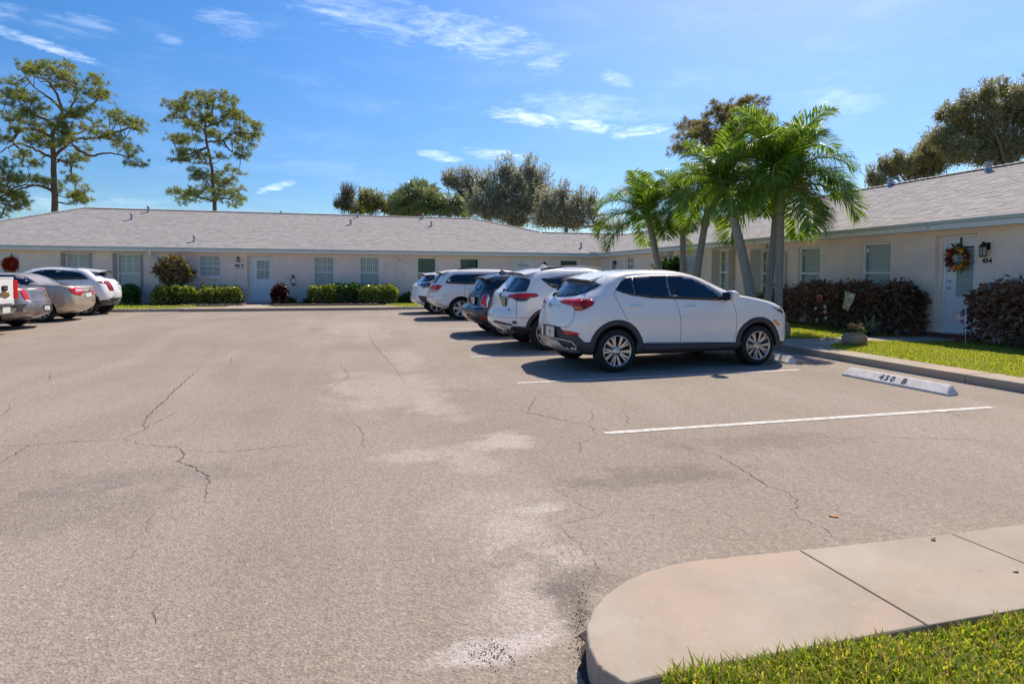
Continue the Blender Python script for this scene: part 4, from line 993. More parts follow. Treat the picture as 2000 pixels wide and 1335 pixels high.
    def wheel(s, style, n=5, sides=(-1, 1)):
        r = s.wr
        for x in s.wheels:
            for sd_ in sides:
                Y = sd_*(s.half-.015); Mx = Matrix.Translation((x, Y, r-.004)) @ Matrix.Rotation(rad(0 if sd_ < 0 else 180), 4, 'Z') @ Matrix.Rotation(rad(90), 4, 'X') @ Matrix.Rotation(rad(17+x*31), 4, 'Z')
                # local: disc in XY, outward = -(-z)... z points to the outside of the car
                w = s.ww; ri = r*.725
                mb = MB(); mb.lathe([(ri, -w), (r*.93, -w), (r*.985, -w+.02), (r, -w+.05), (r, -.05), (r*.985, -.02), (r*.94, -.003), (r*.80, .006), (ri+.01, 0), (ri, -.008), (ri, -w)], (0, 0, 0), 48, M=Mx)
                wh = put('wheel', mb.mesh('wheel', m_tyre), s.root, local=True)
                mb = MB(); mb.lathe([(ri-.001, -w+.03), (ri-.001, -.006), (ri-.004, .002), (ri-.018, .0), (ri-.022, -.02), (ri-.03, -.05), (ri-.03, -w+.04)], (0, 0, 0), 48, M=Mx)
                mat = m_hubcap if style == 'cap' else m_rim
                put('rim', mb.mesh('rim', mat), wh, local=True)
                mb = MB(); mb.lathe([(.001, -.12), (ri-.031, -.12), (ri-.031, -.13)], (0, 0, 0), 32, M=Mx); mb.lathe([(.001, -.085), (ri*.62, -.085), (ri*.62, -.1)], (0, 0, 0), 28, M=Mx); put('brake_disc', mb.mesh('brake_disc', m_rimd), wh, local=True)
                mb = MB()
                def spoke(a0, a1, r0, r1, w0, w1, z0, z1):
                    c0, c1 = Vector((math.cos(a0)*r0, math.sin(a0)*r0)), Vector((math.cos(a1)*r1, math.sin(a1)*r1)); d = (c1-c0).normalized(); p = Vector((-d.y, d.x))
                    q = [c0+p*w0/2, c0-p*w0/2, c1-p*w1/2, c1+p*w1/2]; zz = [z0, z0, z1, z1]
                    vs = [(a.x, a.y, z) for a, z in zip(q, zz)]+[(a.x, a.y, z-.028) for a, z in zip(q, zz)]
                    mb.add([Mx @ Vector(v) for v in vs], [(0, 1, 2, 3), (7, 6, 5, 4), (0, 4, 5, 1), (1, 5, 6, 2), (2, 6, 7, 3), (3, 7, 4, 0)])
                if style == 'twin':
                    for i in range(n):
                        a = 2*math.pi*i/n; spoke(a-.16, a-.05, .045, ri-.015, .035, .028, -.028, -.012); spoke(a+.20, a+.42, .045, ri-.015, .022, .05, -.028, -.012)
                        spoke(a-.2, a-.30, .05, ri-.015, .02, .022, -.04, -.02)
                elif style == 'cap':
                    for i in range(6): a = 2*math.pi*i/6; spoke(a, a, .05, ri-.02, .075, .105, -.012, -.004)
                elif style == 'multi':
                    for i in range(n): a = 2*math.pi*i/n; spoke(a, a, .04, ri-.015, .04, .05, -.022, -.008)
                mb.lathe([(.001, -.012), (.05, -.014), (.07, -.024), (.072, -.06)], (0, 0, 0), 20, M=Mx)
                if style == 'cap': mb.lathe([(.075, -.006), (.1, -.01), (.105, -.03)], (0, 0, 0), 18, M=Mx)
                put('spokes', mb.mesh('spokes', mat), wh, local=True)
                mb = MB()
                for i in range(5 if style != 'cap' else 6):
                    a = 2*math.pi*(i+.5)/5; mb.lathe([(.001, -.008), (.009, -.009), (.009, -.03)], (math.cos(a)*.056, math.sin(a)*.056, -.003), 6, M=Mx)
                put('lug_nuts', mb.mesh('lug_nuts', m_rimd), wh, local=True)
    def archclad(s, mat, wdt=.075, off=.012, a0=-8, a1=188, sgn=-1):
        for x in s.wheels:
            for sg in (-1, 1):
                H_ = []; R0 = s.wr*1.14
                vs = []; n = 44
                for i in range(n+1):
                    a = rad(a0+(a1-a0)*i/n)
                    row = []
                    for rr_ in (R0-.004, R0+wdt*.5, R0+wdt):
                        px_, pz = x+math.cos(a)*rr_, s.wr+.01+math.sin(a)*rr_
                        pz = max(pz, s.table[0][0]+.01)
                        q, nn = s.hitl((px_, sg*3, pz), (0, -sg, 0)); row.append(q+Vector((0, sg*off if rr_ < R0+wdt-.001 else sg*.003, 0)))
                    row.insert(0, row[0]-Vector((0, sg*.05, 0)))
                    row.append(row[-1]-Vector((0, sg*.01, 0)))
                    vs += row
                k = 5; fs = [(i*k+j, i*k+j+1, (i+1)*k+j+1, (i+1)*k+j) for i in range(n) for j in range(k-1)]
                mb = MB(); mb.add(vs, fs, sm=True); put('arch_cladding', mb.mesh('arch_cladding', mat), s.root, local=True)
    def mirror_(s, x, z, mat, size=(.11, .2, .14)):
        for sg in (-1, 1):
            b = bmesh.new(); bmesh.ops.create_icosphere(b, subdivisions=3, radius=.5)
            for v in b.verts:
                c = v.co; k = (max(abs(c.x), abs(c.y), abs(c.z))/.5)**-.45; c *= k*1.0
                c.x = (c.x*1.25 if c.x > 0 else c.x*.45)*size[0]*1.5; c.y *= size[1]*1.25; c.z *= size[2]*1.2
            me = bpy.data.meshes.new('door_mirror'); b.to_mesh(me); b.free(); me.materials.append(mat)
            for p in me.polygons: p.use_smooth = True
            q, _ = s.hitl((x, sg*3, z), (0, -sg, 0)); me.transform(Matrix.Translation((x, q.y+sg*.16, z+.03)))
            o = put('door_mirror', me, s.root, local=True)
            mb = MB(); mb.box((x-.03, min(q.y-sg*.02, q.y+sg*.13), z-.045), (x+.05, max(q.y-sg*.02, q.y+sg*.13), z-.01)); put('mirror_arm', mb.mesh('mirror_arm', m_dark), o, local=True)
            mb = MB(); mb.box((x-.085, min(q.y+sg*.07, q.y+sg*.25), z-.03), (x-.073, max(q.y+sg*.07, q.y+sg*.25), z+.085)); put('mirror_glass', mb.mesh('mirror_glass', m_bglass), o, local=True)
    def box(s, name, a, b_, mat, parent=None, M_=None, bev=0.):
        mb = MB(); mb.box(a, b_, 0, M_); me = mb.mesh(name, mat)
        if bev:
            b = bmesh.new(); b.from_mesh(me); bmesh.ops.bevel(b, geom=list(b.edges), offset=bev, segments=3, affect='EDGES'); b.to_mesh(me); b.free()
        return put(name, me, parent or s.root, local=True)
    def handle(s, x, z, mat, sg_=(-1, 1), L_=.22):
        for sg in sg_:
            q, _ = s.hitl((x, sg*3, z), (0, -sg, 0)); mb = MB()
            mb.tube([(x-L_/2, q.y-sg*.004, z), (x-L_/2+.03, q.y+sg*.02, z), (x+L_/2-.03, q.y+sg*.022, z+.004), (x+L_/2, q.y-sg*.004, z+.004)], [.010, .016, .016, .010], 8)
            put('door_handle', mb.mesh('door_handle', mat), s.root, local=True)
    def spoiler(s, pts, mat, und=None, y=.58, thick=.03, droop=.05, curve=.08, name='spoiler'):
        """pts: (x rear tip, z tip, x root, z root)"""
        xt, zt, xr, zr_ = pts; n = 14; vs = []
        for i in range(n+1):
            t = -1+2*i/n; Y = y*t; d = curve*t*t; e = droop*t**4
            hc = s.bvh.ray_cast(Vector((xr, 0, 5)), Vector((0, 0, -1)))[0]; hh = s.bvh.ray_cast(Vector((xr, Y*.97, 5)), Vector((0, 0, -1)))[0]
            dz = max(0, hc.z-hh.z) if hh is not None else .1; zz = (hh.z if hh is not None else zr_-.1)
            vs += [(xt+d, Y, zt-dz*.9), (xr, Y*.97, zz+.002), (xr, Y*.97, zz-thick), (xt+d+.012, Y, zt-dz*.9-thick*.8)]
        mb = MB(); fs = []
        for i in range(n):
            for j in range(4): fs.append((i*4+j, i*4+(j+1) % 4, (i+1)*4+(j+1) % 4, (i+1)*4+j))
        fs += [(0, 1, 2, 3), (n*4+3, n*4+2, n*4+1, n*4)]
        mb.add(vs, fs); me = mb.mesh(name, [mat, und or mat])
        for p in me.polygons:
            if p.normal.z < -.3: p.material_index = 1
        return put(name, me, s.root, local=True)
    def rails(s, x0, x1, y, z0, zm, z1, mat):
        for sg in (-1, 1):
            def sz(x):
                h_ = s.bvh.ray_cast(Vector((x, sg*y, 5)), Vector((0, 0, -1)))[0]; return h_.z if h_ is not None else zm-.05
            z0, z1 = sz(x0), sz(x1)
            pts = [(x0, sg*y, z0)] + [(x0+(x1-x0)*t, sg*y, sz(x0+(x1-x0)*t)+(.035 if .1 < t < .9 else .02)) for t in (.08, .3, .5, .7, .92)] + [(x1, sg*y, z1)]
            mb = MB(); mb.tube(pts, [.012, .018, .016, .016, .016, .018, .012], 8); put('roof_rail', mb.mesh('roof_rail', mat), s.root, local=True)
            for i, t in enumerate((.05, .95)):
                x = x0+(x1-x0)*t; mb = MB(); zz = (z0, z1)[i]; mb.box((x-.09, sg*y-.02, zz-.03), (x+.09, sg*y+.02, zz+.03)); put('rail_foot', mb.mesh('rail_foot', m_dark), s.root, local=True)

# ---------------------------------------------------------------- crossover nearest the camera
hb = rad(4.5); ob = Vector((2.712, 8.961, 0))
T_B = [(.25, .32, 4.17, .80), (.31, .20, 4.32, .868), (.40, .14, 4.36, .893), (.52, .115, 4.37, .884), (.62, .10, 4.37, .888), (.72, .115, 4.36, .902), (.80, .13, 4.345, .906), (.88, .15, 4.31, .896), (.94, .165, 4.25, .884), (1.0, .19, 4.12, .874), (1.05, .215, 3.93, .862),
       (1.10, .265, 3.66, .848), (1.15, .32, 3.36, .83), (1.22, .40, 3.18, .795), (1.32, .50, 2.96, .752), (1.40, .60, 2.79, .715), (1.45, .72, 2.64, .688), (1.485, .88, 2.50, .655), (1.51, 1.06, 2.36, .585), (1.53, 1.32, 2.15, .45), (1.54, 1.6, 1.9, .2)]
B = Car('parked_crossover', 'pearl white crossover with grey arch cladding parked nearest the camera under the palms', ob, hb, T_B, m_pearl, (.878, 3.432), .325, ww=.22, rc=(.30, .34), fc=(.36, .42), bulge=(.10, .16))
O, K = (1020, 500), 3.5714
Bp = lambda n, p, m, **k: B.px(n, p, m, o=O, k=K, **k)
# dark lower body: bumper, sills and arches
sill = [(.25, .262), (1.0, .255), (2.0, .255), (3.1, .262)]
B.side('sill_cladding', [(1.21, .262), (3.10, .262), (3.12, .385), (1.20, .43)], m_clad, off=.010)
B.archclad(m_clad, .078)
B.side('sill_cladding', [(.36, .262), (.53, .262), (.50, .45), (.36, .42)], m_clad, off=.008)
B.side('front_cladding', [(3.78, .262), (4.03, .27), (4.05, .345), (3.80, .40)], m_clad, off=.008)
Bp('bumper_cladding', [(128, 474), (180, 480), (260, 493), (278, 514), (380, 547), (432, 598), (478, 600), (492, 640), (488, 668), (440, 668), (360, 660), (300, 655), (200, 628), (126, 595), (118, 555)], m_clad, off=.006)
Bp('skid_plate', [(118, 556), (160, 562), (248, 586), (285, 625), (318, 655), (270, 652), (200, 628), (126, 595)], m_silver, off=.016)
Bp('skid_edge', [(118, 545), (200, 556), (350, 590), (388, 628), (372, 628), (345, 600), (250, 580), (118, 556)], m_silver, off=.020)
Bp('exhaust_finisher', [(262, 590), (340, 600), (362, 622), (300, 620), (285, 615)], m_dark, off=.014)
Bp('fog_reflector', [(286, 518), (300, 517), (390, 535), (397, 551), (310, 545), (295, 538)], m_red, off=.014)
dlo = Bp('window_trim', [(648, 239), (706, 148), (760, 139), (860, 132), (1000, 128), (1100, 131), (1185, 148), (1280, 190), (1350, 235), (1402, 280), (1404, 303), (1380, 310), (1070, 300), (900, 294), (760, 274)], m_dark, off=.003, mirror=True)
Bp('side_window', [(660, 237), (712, 156), (762, 147), (790, 275), (700, 258)], m_tint, off=.0045, mirror=True)
Bp('side_window', [(770, 147), (860, 139), (1002, 136), (1040, 292), (900, 288), (800, 277)], m_tint, off=.0045, mirror=True)
Bp('side_window', [(1018, 136), (1100, 138), (1180, 154), (1276, 197), (1340, 240), (1386, 276), (1380, 302), (1090, 295)], m_tint, off=.0045, mirror=True)
Bp('rear_window', [(225, 250), (262, 205), (310, 176), (400, 170), (500, 178), (556, 197), (500, 230), (450, 253), (380, 275), (300, 284), (245, 283)], m_bglass, off=.004)
Bp('tail_lamp', [(264, 313), (300, 303), (400, 298), (482, 303), (504, 322), (492, 345), (440, 373), (400, 382), (368, 380), (355, 352), (310, 338), (274, 330)], m_dred, off=.012)
Bp('tail_lamp_red', [(280, 312), (400, 304), (420, 312), (408, 345), (362, 348), (330, 332), (285, 322)], m_red, off=.016)
Bp('tail_lamp_red', [(455, 318), (485, 316), (470, 338), (440, 342)], m_red, off=.016)
Bp('turn_lamp', [(366, 351), (415, 352), (425, 370), (380, 376)], m_amber, off=.017)
Bp('tail_lamp', [(148, 305), (164, 293), (160, 320), (150, 328)], m_dred, off=.010)
B.seam([(368, 384), (358, 430), (340, 468), (318, 492), (250, 492), (180, 478), (132, 470)], .007, O, K, mirror=False)
B.seam([(652, 238), (640, 262), (664, 310), (690, 362), (716, 410), (735, 442)], .006, O, K)
B.seam([(1062, 299), (1085, 350), (1100, 400), (1108, 460), (1106, 540), (1105, 598)], .006, O, K)
B.seam([(1455, 305), (1480, 345), (1494, 400), (1497, 450), (1490, 540), (1476, 600)], .006, O, K)
B.seam([(1120, 598), (1476, 600)], .005, O, K); B.seam([(866, 598), (1105, 598)], .005, O, K)
B.seam([(585, 135), (590, 165)], .005, O, K)
Bp('headlamp', [(1742, 349), (1790, 357), (1812, 380), (1818, 402), (1780, 382)], m_smoke, off=.008, mirror=True)
Bp('headlamp_lens', [(1750, 353), (1785, 360), (1790, 372), (1770, 370)], m_clear, off=.011, mirror=True)
Bp('side_marker', [(1748, 446), (1764, 446), (1792, 478), (1778, 482)], m_amber, off=.028, mirror=True)
Bp('badge', [(186, 330), (196, 322), (206, 335), (206, 352), (197, 362), (188, 350)], m_chrome, off=.010)
for bx_ in ((222, 337), (240, 343), (258, 350)): Bp('badge_letter', [(bx_[0], bx_[1]), (bx_[0]+6, bx_[1]+1), (bx_[0]+6, bx_[1]+7), (bx_[0], bx_[1]+6)], m_chrome, off=.006)
B.plate(200, 523, o=O, k=K)
B.spoiler((.515, 1.395, .86, 1.487), m_pearl, m_spoil, y=.54, thick=.035, droop=.012, curve=.07)
Bp('spoiler_shade', [(310, 172), (400, 163), (500, 172), (500, 200), (330, 198)], m_spoil, off=.006)  # dark sheet on the hatch, painting the shade below the spoiler
mb = MB(); q, n_ = B.hit(O[0]+235/K, O[1]+272/K); mb.tube([q+Vector((-.01, .05, 0)), q+Vector((-.03, .0, .02)), q+Vector((.0, -.12, .05))], [.03, .022, .008], 8); put('rear_wiper', mb.mesh('rear_wiper', m_dark), B.root, local=True)
B.handle(1.19, .975, m_pearl); B.handle(2.14, .955, m_pearl)
B.mirror_(2.78, 1.10, m_pearl); B.wheel('twin', 5)
B.front('grille', [(-.5, .42), (.5, .42), (.55, .7), (.45, .8), (-.45, .8), (-.55, .7)], m_dark)
B.front('windshield', [(-.62, 1.16), (.62, 1.16), (.5, 1.42), (-.5, 1.42)], m_tint)
# ---------------------------------------------------------------- white compact SUV
T_R = [(.30, .40, 4.40, .78), (.36, .25, 4.48, .85), (.45, .09, 4.55, .89), (.58, .04, 4.58, .905), (.70, .06, 4.57, .91), (.80, .13, 4.54, .912), (.93, .15, 4.46, .905), (1.03, .165, 4.10, .89), (1.10, .19, 3.70, .87),
       (1.17, .27, 3.42, .84), (1.30, .40, 3.18, .78), (1.42, .51, 2.92, .72), (1.50, .60, 2.72, .67), (1.55, .74, 2.5, .62), (1.585, .98, 2.30, .55), (1.605, 1.3, 2.1, .42), (1.615, 1.6, 1.9, .2)]
R_ = Car('parked_suv', 'white compact suv with a yellowish plate and black roof rails, behind the pearl white crossover', (2.43, 11.72, 0), rad(1.5), T_R, m_pure, (1.0, 3.66), .35, rc=(.36, .36))
O, K = (940, 500), 7.4188
Rp = lambda n, p, m, **k: R_.px(n, p, m, o=O, k=K, **k)
Rp('rear_window', [(338, 500), (360, 465), (400, 420), (435, 365), (470, 318), (560, 315), (690, 332), (718, 345), (700, 410), (650, 518), (500, 526), (400, 518)], m_bglass, off=.004)
Rp('tail_lamp', [(370, 590), (400, 562), (540, 543), (650, 535), (790, 540), (830, 572), (812, 590), (705, 605), (655, 648), (600, 656), (510, 654), (455, 612), (390, 600)], m_smoke, off=.010)
Rp('tail_lamp_red', [(395, 583), (420, 565), (535, 550), (530, 600), (460, 600)], m_red, off=.014)
Rp('tail_lamp_red', [(548, 550), (650, 544), (785, 550), (815, 572), (700, 592), (640, 615), (548, 612)], m_red, off=.014)
Rp('tail_lamp', [(262, 560), (296, 528), (290, 580), (266, 592)], m_dred, off=.008)
Rp('side_window', [(862, 330), (1010, 308), (1200, 276), (1500, 240), (1800, 225), (2200, 240), (2500, 290), (2650, 340), (2600, 430), (1800, 455), (1120, 468), (1040, 460), (970, 420)], m_tint, off=.005, mirror=True)
Rp('bumper_cladding', [(420, 1060), (440, 1010), (600, 1022), (772, 1030), (800, 1000), (800, 1130), (760, 1140), (600, 1112), (470, 1110)], m_clad, off=.005)
Rp('bumper_step', [(180, 930), (225, 930), (440, 985), (440, 1005), (300, 990), (180, 960)], m_cladb, off=.004)
Rp('exhaust_finisher', [(338, 1055), (372, 1040), (492, 1106), (390, 1112)], m_silver, off=.010); Rp('exhaust_slot', [(362, 1062), (380, 1055), (450, 1098), (405, 1100)], m_dark, off=.013)
Rp('fog_reflector', [(442, 978), (456, 936), (500, 936), (526, 980)], m_cladb, off=.006); Rp('reflector_lens', [(456, 974), (464, 950), (490, 950), (506, 974)], m_dred, off=.009)
R_.seam([(512, 656), (510, 780), (508, 890)], .008, O, K, mirror=False); R_.seam([(225, 875), (350, 890), (508, 890), (820, 905)], .006, O, K, mirror=False); R_.seam([(750, 255), (760, 300), (735, 345)], .006, O, K, mirror=False)
R_.plate(318, 655, mat=m_platey, o=O, k=K)
R_.spoiler((.50, 1.505, .92, 1.568), m_pure, m_spoil, y=.60, thick=.035, droop=.03, curve=.08)
Rp('badge', [(385, 770), (398, 745), (412, 770), (398, 800)], m_chrome, off=.008)
R_.archclad(m_clad, .07); R_.side('sill_cladding', [(1.42, .31), (3.24, .31), (3.24, .45), (1.40, .45)], m_clad); R_.wheel('multi', 10)
R_.rails(.95, 2.75, .55, 1.57, 1.60, 1.56, m_dark); R_.mirror_(3.0, 1.14, m_pure)
R_.handle(1.4, 1.0, m_pure); R_.handle(2.4, .98, m_pure)
mb = MB(); mb.tube([(1.10, .0, 1.57), (1.18, 0, 1.63), (1.28, 0, 1.60)], [.03, .035, .02], 8); put('roof_antenna', mb.mesh('roof_antenna', m_pure), R_.root, local=True)
q, n_ = R_.hit(O[0]+350/K, O[1]+495/K); mb = MB(); mb.tube([q+Vector((-.02, .06, .0)), q+Vector((-.03, -.02, .02)), q+Vector((0, -.1, .0))], [.025, .02, .01], 8); put('rear_wiper', mb.mesh('rear_wiper', m_dark), R_.root, local=True)
# ---------------------------------------------------------------- dark hatchback
T_M = [(.27, .34, 3.98, .78), (.33, .20, 4.08, .85), (.45, .06, 4.15, .89), (.58, .02, 4.17, .90), (.68, .05, 4.17, .90), (.74, .14, 4.16, .90), (.90, .17, 4.10, .895), (1.0, .20, 3.8, .88), (1.06, .23, 3.45, .865),
       (1.12, .28, 3.2, .84), (1.25, .35, 3.02, .79), (1.36, .42, 2.88, .74), (1.42, .50, 2.78, .70), (1.46, .66, 2.6, .64), (1.49, .95, 2.35, .53), (1.505, 1.3, 2.1, .36), (1.51, 1.5, 1.9, .2)]
Mi_ = Car('parked_hatchback', 'dark blue grey hatchback with upright chrome ringed tail lamps beside the white suv', (2.36, 14.42, 0), rad(1), T_M, m_navy, (.86, 3.5), .335, rc=(.30, .34))
O, K = (800, 510), 9.5333
Mp = lambda n, p, m, **k: Mi_.px(n, p, m, o=O, k=K, **k)
Mp('rear_window', [(1250, 512), (1290, 450), (1350, 372), (1390, 392), (1480, 392), (1545, 352), (1716, 328), (1900, 308), (1930, 312), (1820, 430), (1716, 548), (1500, 552), (1290, 545)], m_tint, off=.005)
Mp('lamp_ring', [(1376, 608), (1482, 606), (1482, 690), (1448, 856), (1400, 866), (1308, 852), (1318, 770), (1345, 690)], m_chrome, off=.010)
Mp('tail_lamp', [(1386, 620), (1442, 620), (1440, 720), (1424, 842), (1320, 842), (1330, 770), (1356, 700)], m_red, off=.016)
Mp('reversing_lamp', [(1330, 815), (1390, 800), (1385, 832), (1326, 834)], m_clear, off=.019)
Mp('tail_lamp', [(1112, 760), (1116, 660), (1148, 590), (1150, 610), (1130, 680), (1124, 770)], m_red, off=.012)
Mi_.plate(1186, 725, o=O, k=K)
Mp('chrome_strip', [(1140, 828), (1300, 850), (1300, 866), (1140, 842)], m_silver, off=.008)
Mp('bumper_cladding', [(1062, 965), (1120, 985), (1300, 1040), (1420, 1030), (1560, 985), (1600, 1000), (1540, 1170), (1380, 1190), (1180, 1150), (1078, 1110)], m_cladb, off=.004)
Mp('bumper_gap', [(1070, 990), (1300, 1060), (1330, 1062), (1330, 1076), (1290, 1072), (1072, 1006)], m_dark, off=.007)
Mp('fog_reflector', [(1338, 1012), (1386, 1010), (1388, 1102), (1342, 1096)], m_red, off=.012)
Mp('fog_reflector', [(1580, 960), (1622, 935), (1622, 975), (1590, 990)], m_red, off=.012)
Mi_.seam([(1120, 880), (1300, 905), (1500, 880), (1540, 800), (1600, 600)], .007, O, K, mirror=False)
Mi_.spoiler((.38, 1.395, .78, 1.465), m_navy, m_dark, y=.60, thick=.03, droop=.03, curve=.06)
mb = MB(); mb.tube([(.95, 0, 1.49), (1.0, 0, 1.56), (1.1, 0, 1.50)], [.03, .025, .02], 8); put('roof_antenna', mb.mesh('roof_antenna', m_dark), Mi_.root, local=True)
q, n_ = Mi_.hit(O[0]+1265/K, O[1]+515/K); mb = MB(); mb.tube([q+Vector((-.02, .08, .0)), q+Vector((-.03, .0, .01)), q+Vector((0, -.08, -.02))], [.012, .018, .01], 8); put('rear_wiper', mb.mesh('rear_wiper', m_dark), Mi_.root, local=True)
Mi_.archclad(m_cladb, .07); Mi_.wheel('multi', 5); Mi_.rails(.85, 2.5, .52, 1.465, 1.49, 1.46, m_chrome)
Mi_.side('side_window', [(.9, 1.1), (.95, 1.36), (2.6, 1.36), (2.85, 1.12)], m_tint, off=.006)
# ---------------------------------------------------------------- white minivan
T_K = [(.32, .62, 4.7, .84), (.38, .42, 4.80, .90), (.50, .16, 4.88, .945), (.62, .06, 4.92, .955), (.75, .05, 4.92, .96), (.90, .10, 4.88, .955), (1.02, .14, 4.6, .94), (1.10, .17, 4.3, .925), (1.18, .22, 4.15, .90), (1.3, .31, 3.98, .86),
       (1.42, .40, 3.75, .82), (1.52, .48, 3.5, .775), (1.58, .56, 3.3, .73), (1.62, .72, 3.1, .67), (1.65, 1.05, 2.8, .56), (1.665, 1.4, 2.5, .38), (1.67, 1.7, 2.2, .2)]
Kv = Car('parked_minivan', 'white minivan with six spoke hubcaps and a sliding side door, parked toward the back wing', (2.05, 20.15, 0), rad(.5), T_K, m_pure, (1.06, 4.05), .35, rc=(.30, .36))
Kp = lambda n, p, m, **k: Kv.px(n, p, m, o=O, k=K, **k)
Kp('side_window', [(664, 402), (690, 360), (750, 292), (800, 262), (850, 246), (1200, 234), (1716, 228), (2200, 235), (2500, 270), (2600, 330), (2600, 430), (1716, 436), (1290, 436), (1000, 430), (700, 416)], m_tint, off=.006, mirror=True)
Kp('rear_window', [(402, 405), (440, 350), (500, 262), (530, 236), (612, 234), (560, 300), (482, 405)], m_bglass, off=.005)
Kp('tail_lamp', [(393, 455), (430, 440), (505, 434), (606, 460), (575, 500), (500, 572), (395, 572)], m_red, off=.012)
Kp('reversing_lamp', [(402, 535), (420, 530), (470, 540), (525, 530), (510, 555), (402, 552)], m_clear, off=.016)
Kv.seam([(1028, 436), (1026, 540), (1020, 655)], .008, O, K); Kv.seam([(1060, 522), (1190, 526)], .014, O, K); Kv.seam([(400, 715), (640, 725)], .006, O, K, mirror=False); Kv.seam([(590, 632), (820, 640)], .006, O, K, mirror=False)
Kv.seam([(373, 480), (372, 600)], .03, O, K, mirror=False)
Kv.spoiler((.40, 1.555, .8, 1.625), m_pure, m_spoil, y=.66, thick=.03, droop=.02, curve=.05)
Kv.rails(1.0, 3.0, .60, 1.635, 1.65, 1.625, m_dark); Kv.wheel('cap'); Kv.mirror_(3.75, 1.2, m_pure)
mb = MB(); mb.tube([(1.25, .3, 1.65), (1.0, .3, 1.88)], [.006, .003], 5); put('roof_antenna', mb.mesh('roof_antenna', m_dark), Kv.root, local=True)
# ---------------------------------------------------------------- white SUV beyond the minivan
T_T = [(.30, .35, 4.4, .80), (.45, .08, 4.5, .88), (.6, .04, 4.52, .90), (.72, .07, 4.5, .905), (.9, .10, 4.4, .90), (1.03, .10, 4.0, .88), (1.10, .18, 3.6, .85), (1.25, .36, 3.2, .79), (1.4, .50, 2.9, .72), (1.5, .62, 2.7, .65), (1.56, .95, 2.4, .52), (1.585, 1.4, 2.0, .25)]
Tu = Car('parked_suv', 'white suv mostly hidden behind the white minivan, only its black trimmed tail showing', (1.75, 23.1, 0), rad(.5), T_T, m_pure, (.95, 3.65), .35)
Tp = lambda n, p, m, **k: Tu.px(n, p, m, o=O, k=K, **k)
Tp('rear_window', [(205, 388), (260, 325), (330, 258), (470, 250), (470, 330), (380, 382)], m_bglass, off=.005)
Tp('lamp_bar', [(180, 425), (340, 400), (420, 400), (420, 480), (250, 500), (235, 470), (200, 455)], m_smoke, off=.008)
for i in range(3): Tp('lamp_slat', [(232+i*38, 500), (262+i*38, 436), (274+i*38, 436), (244+i*38, 500)], m_silver, off=.012)
Tp('bumper_cladding', [(160, 640), (310, 655), (420, 655), (420, 790), (240, 760), (200, 720)], m_clad, off=.006); Tp('fog_reflector', [(208, 672), (245, 690), (245, 708), (208, 700)], m_red, off=.010)
Tu.spoiler((.46, 1.50, .85, 1.55), m_pure, m_dark, y=.58, thick=.03); Tu.wheel('multi', 5); Tu.archclad(m_clad, .07)
# ---------------------------------------------------------------- left row: nose to the left kerb
PI = math.pi
T_X = [(.30, .45, 4.6, .80), (.38, .22, 4.7, .87), (.50, .05, 4.76, .91), (.64, .0, 4.78, .925), (.78, .0, 4.77, .93), (.92, .03, 4.7, .925), (1.03, .06, 4.3, .915), (1.12, .10, 3.8, .90),
       (1.20, .17, 3.45, .875), (1.32, .30, 3.25, .825), (1.44, .44, 3.05, .775), (1.53, .56, 2.88, .735), (1.585, .70, 2.72, .695), (1.625, .95, 2.55, .63), (1.65, 1.25, 2.35, .54), (1.665, 1.6, 2.1, .38), (1.67, 1.75, 1.95, .2)]
Xc = Car('parked_suv', 'white suv with tall angular dark red tail lamps, farthest in the left hand row', (-8.50, 24.45, 0), PI+rad(2.5), T_X, m_pure, (.82, 3.68), .365, rc=(.28, .50), bulge=(.12, .14))
O, K = (100, 500), 9.5375
Xp = lambda n, p, m, **k: Xc.px(n, p, m, o=O, k=K, **k)
Xp('side_window', [(-400, 330), (-300, 285), (-150, 255), (0, 248), (150, 256), (400, 285), (545, 310), (620, 355), (706, 434), (500, 438), (320, 442), (-100, 450), (-380, 430)], m_tint, off=.006, mirror=True)
Xp('quarter_glass', [(768, 285), (900, 288), (960, 320), (1032, 414), (1000, 412), (900, 360)], m_tint, off=.006)
Xp('rear_window', [(955, 322), (1090, 305), (1160, 350), (1245, 435), (1130, 428), (1048, 418)], m_bglass, off=.005)
Xp('tail_lamp', [(843, 484), (900, 470), (1000, 466), (1072, 464), (1110, 510), (1140, 570), (1168, 642), (1090, 645), (1060, 590), (1025, 520), (960, 505)], m_dred, off=.012)
Xp('bumper_cladding', [(925, 820), (1080, 805), (1142, 760), (1200, 776), (1368, 750), (1368, 795), (1250, 830), (1190, 850), (1140, 900), (1100, 945), (960, 950), (930, 900)], m_clad, off=.006)
Xp('diffuser', [(1105, 950), (1150, 900), (1205, 852), (1366, 800), (1362, 842), (1290, 890), (1160, 925)], m_silver, off=.012); Xp('exhaust_tip', [(1160, 900), (1185, 875), (1232, 872), (1205, 905)], m_dark, off=.018)
Xp('license_plate', [(1240, 560), (1298, 535), (1310, 600), (1275, 612)], m_plate, off=.010); Xp('chrome_strip', [(1178, 522), (1240, 520), (1305, 510), (1302, 522), (1240, 530)], m_chrome, off=.010)
Xc.seam([(550, 440), (548, 520)], .006, O, K); Xc.seam([(1150, 745), (1368, 735)], .006, O, K, mirror=False)
Xc.spoiler((.36, 1.555, .80, 1.61), m_pure, m_dark, y=.60, thick=.035, droop=.03); Xc.rails(1.1, 3.0, .56, 1.54, 1.555, 1.51, m_chrome)
Xc.wheel('multi', 6); Xc.archclad(m_clad, .06); Xc.mirror_(3.3, 1.13, m_pure)
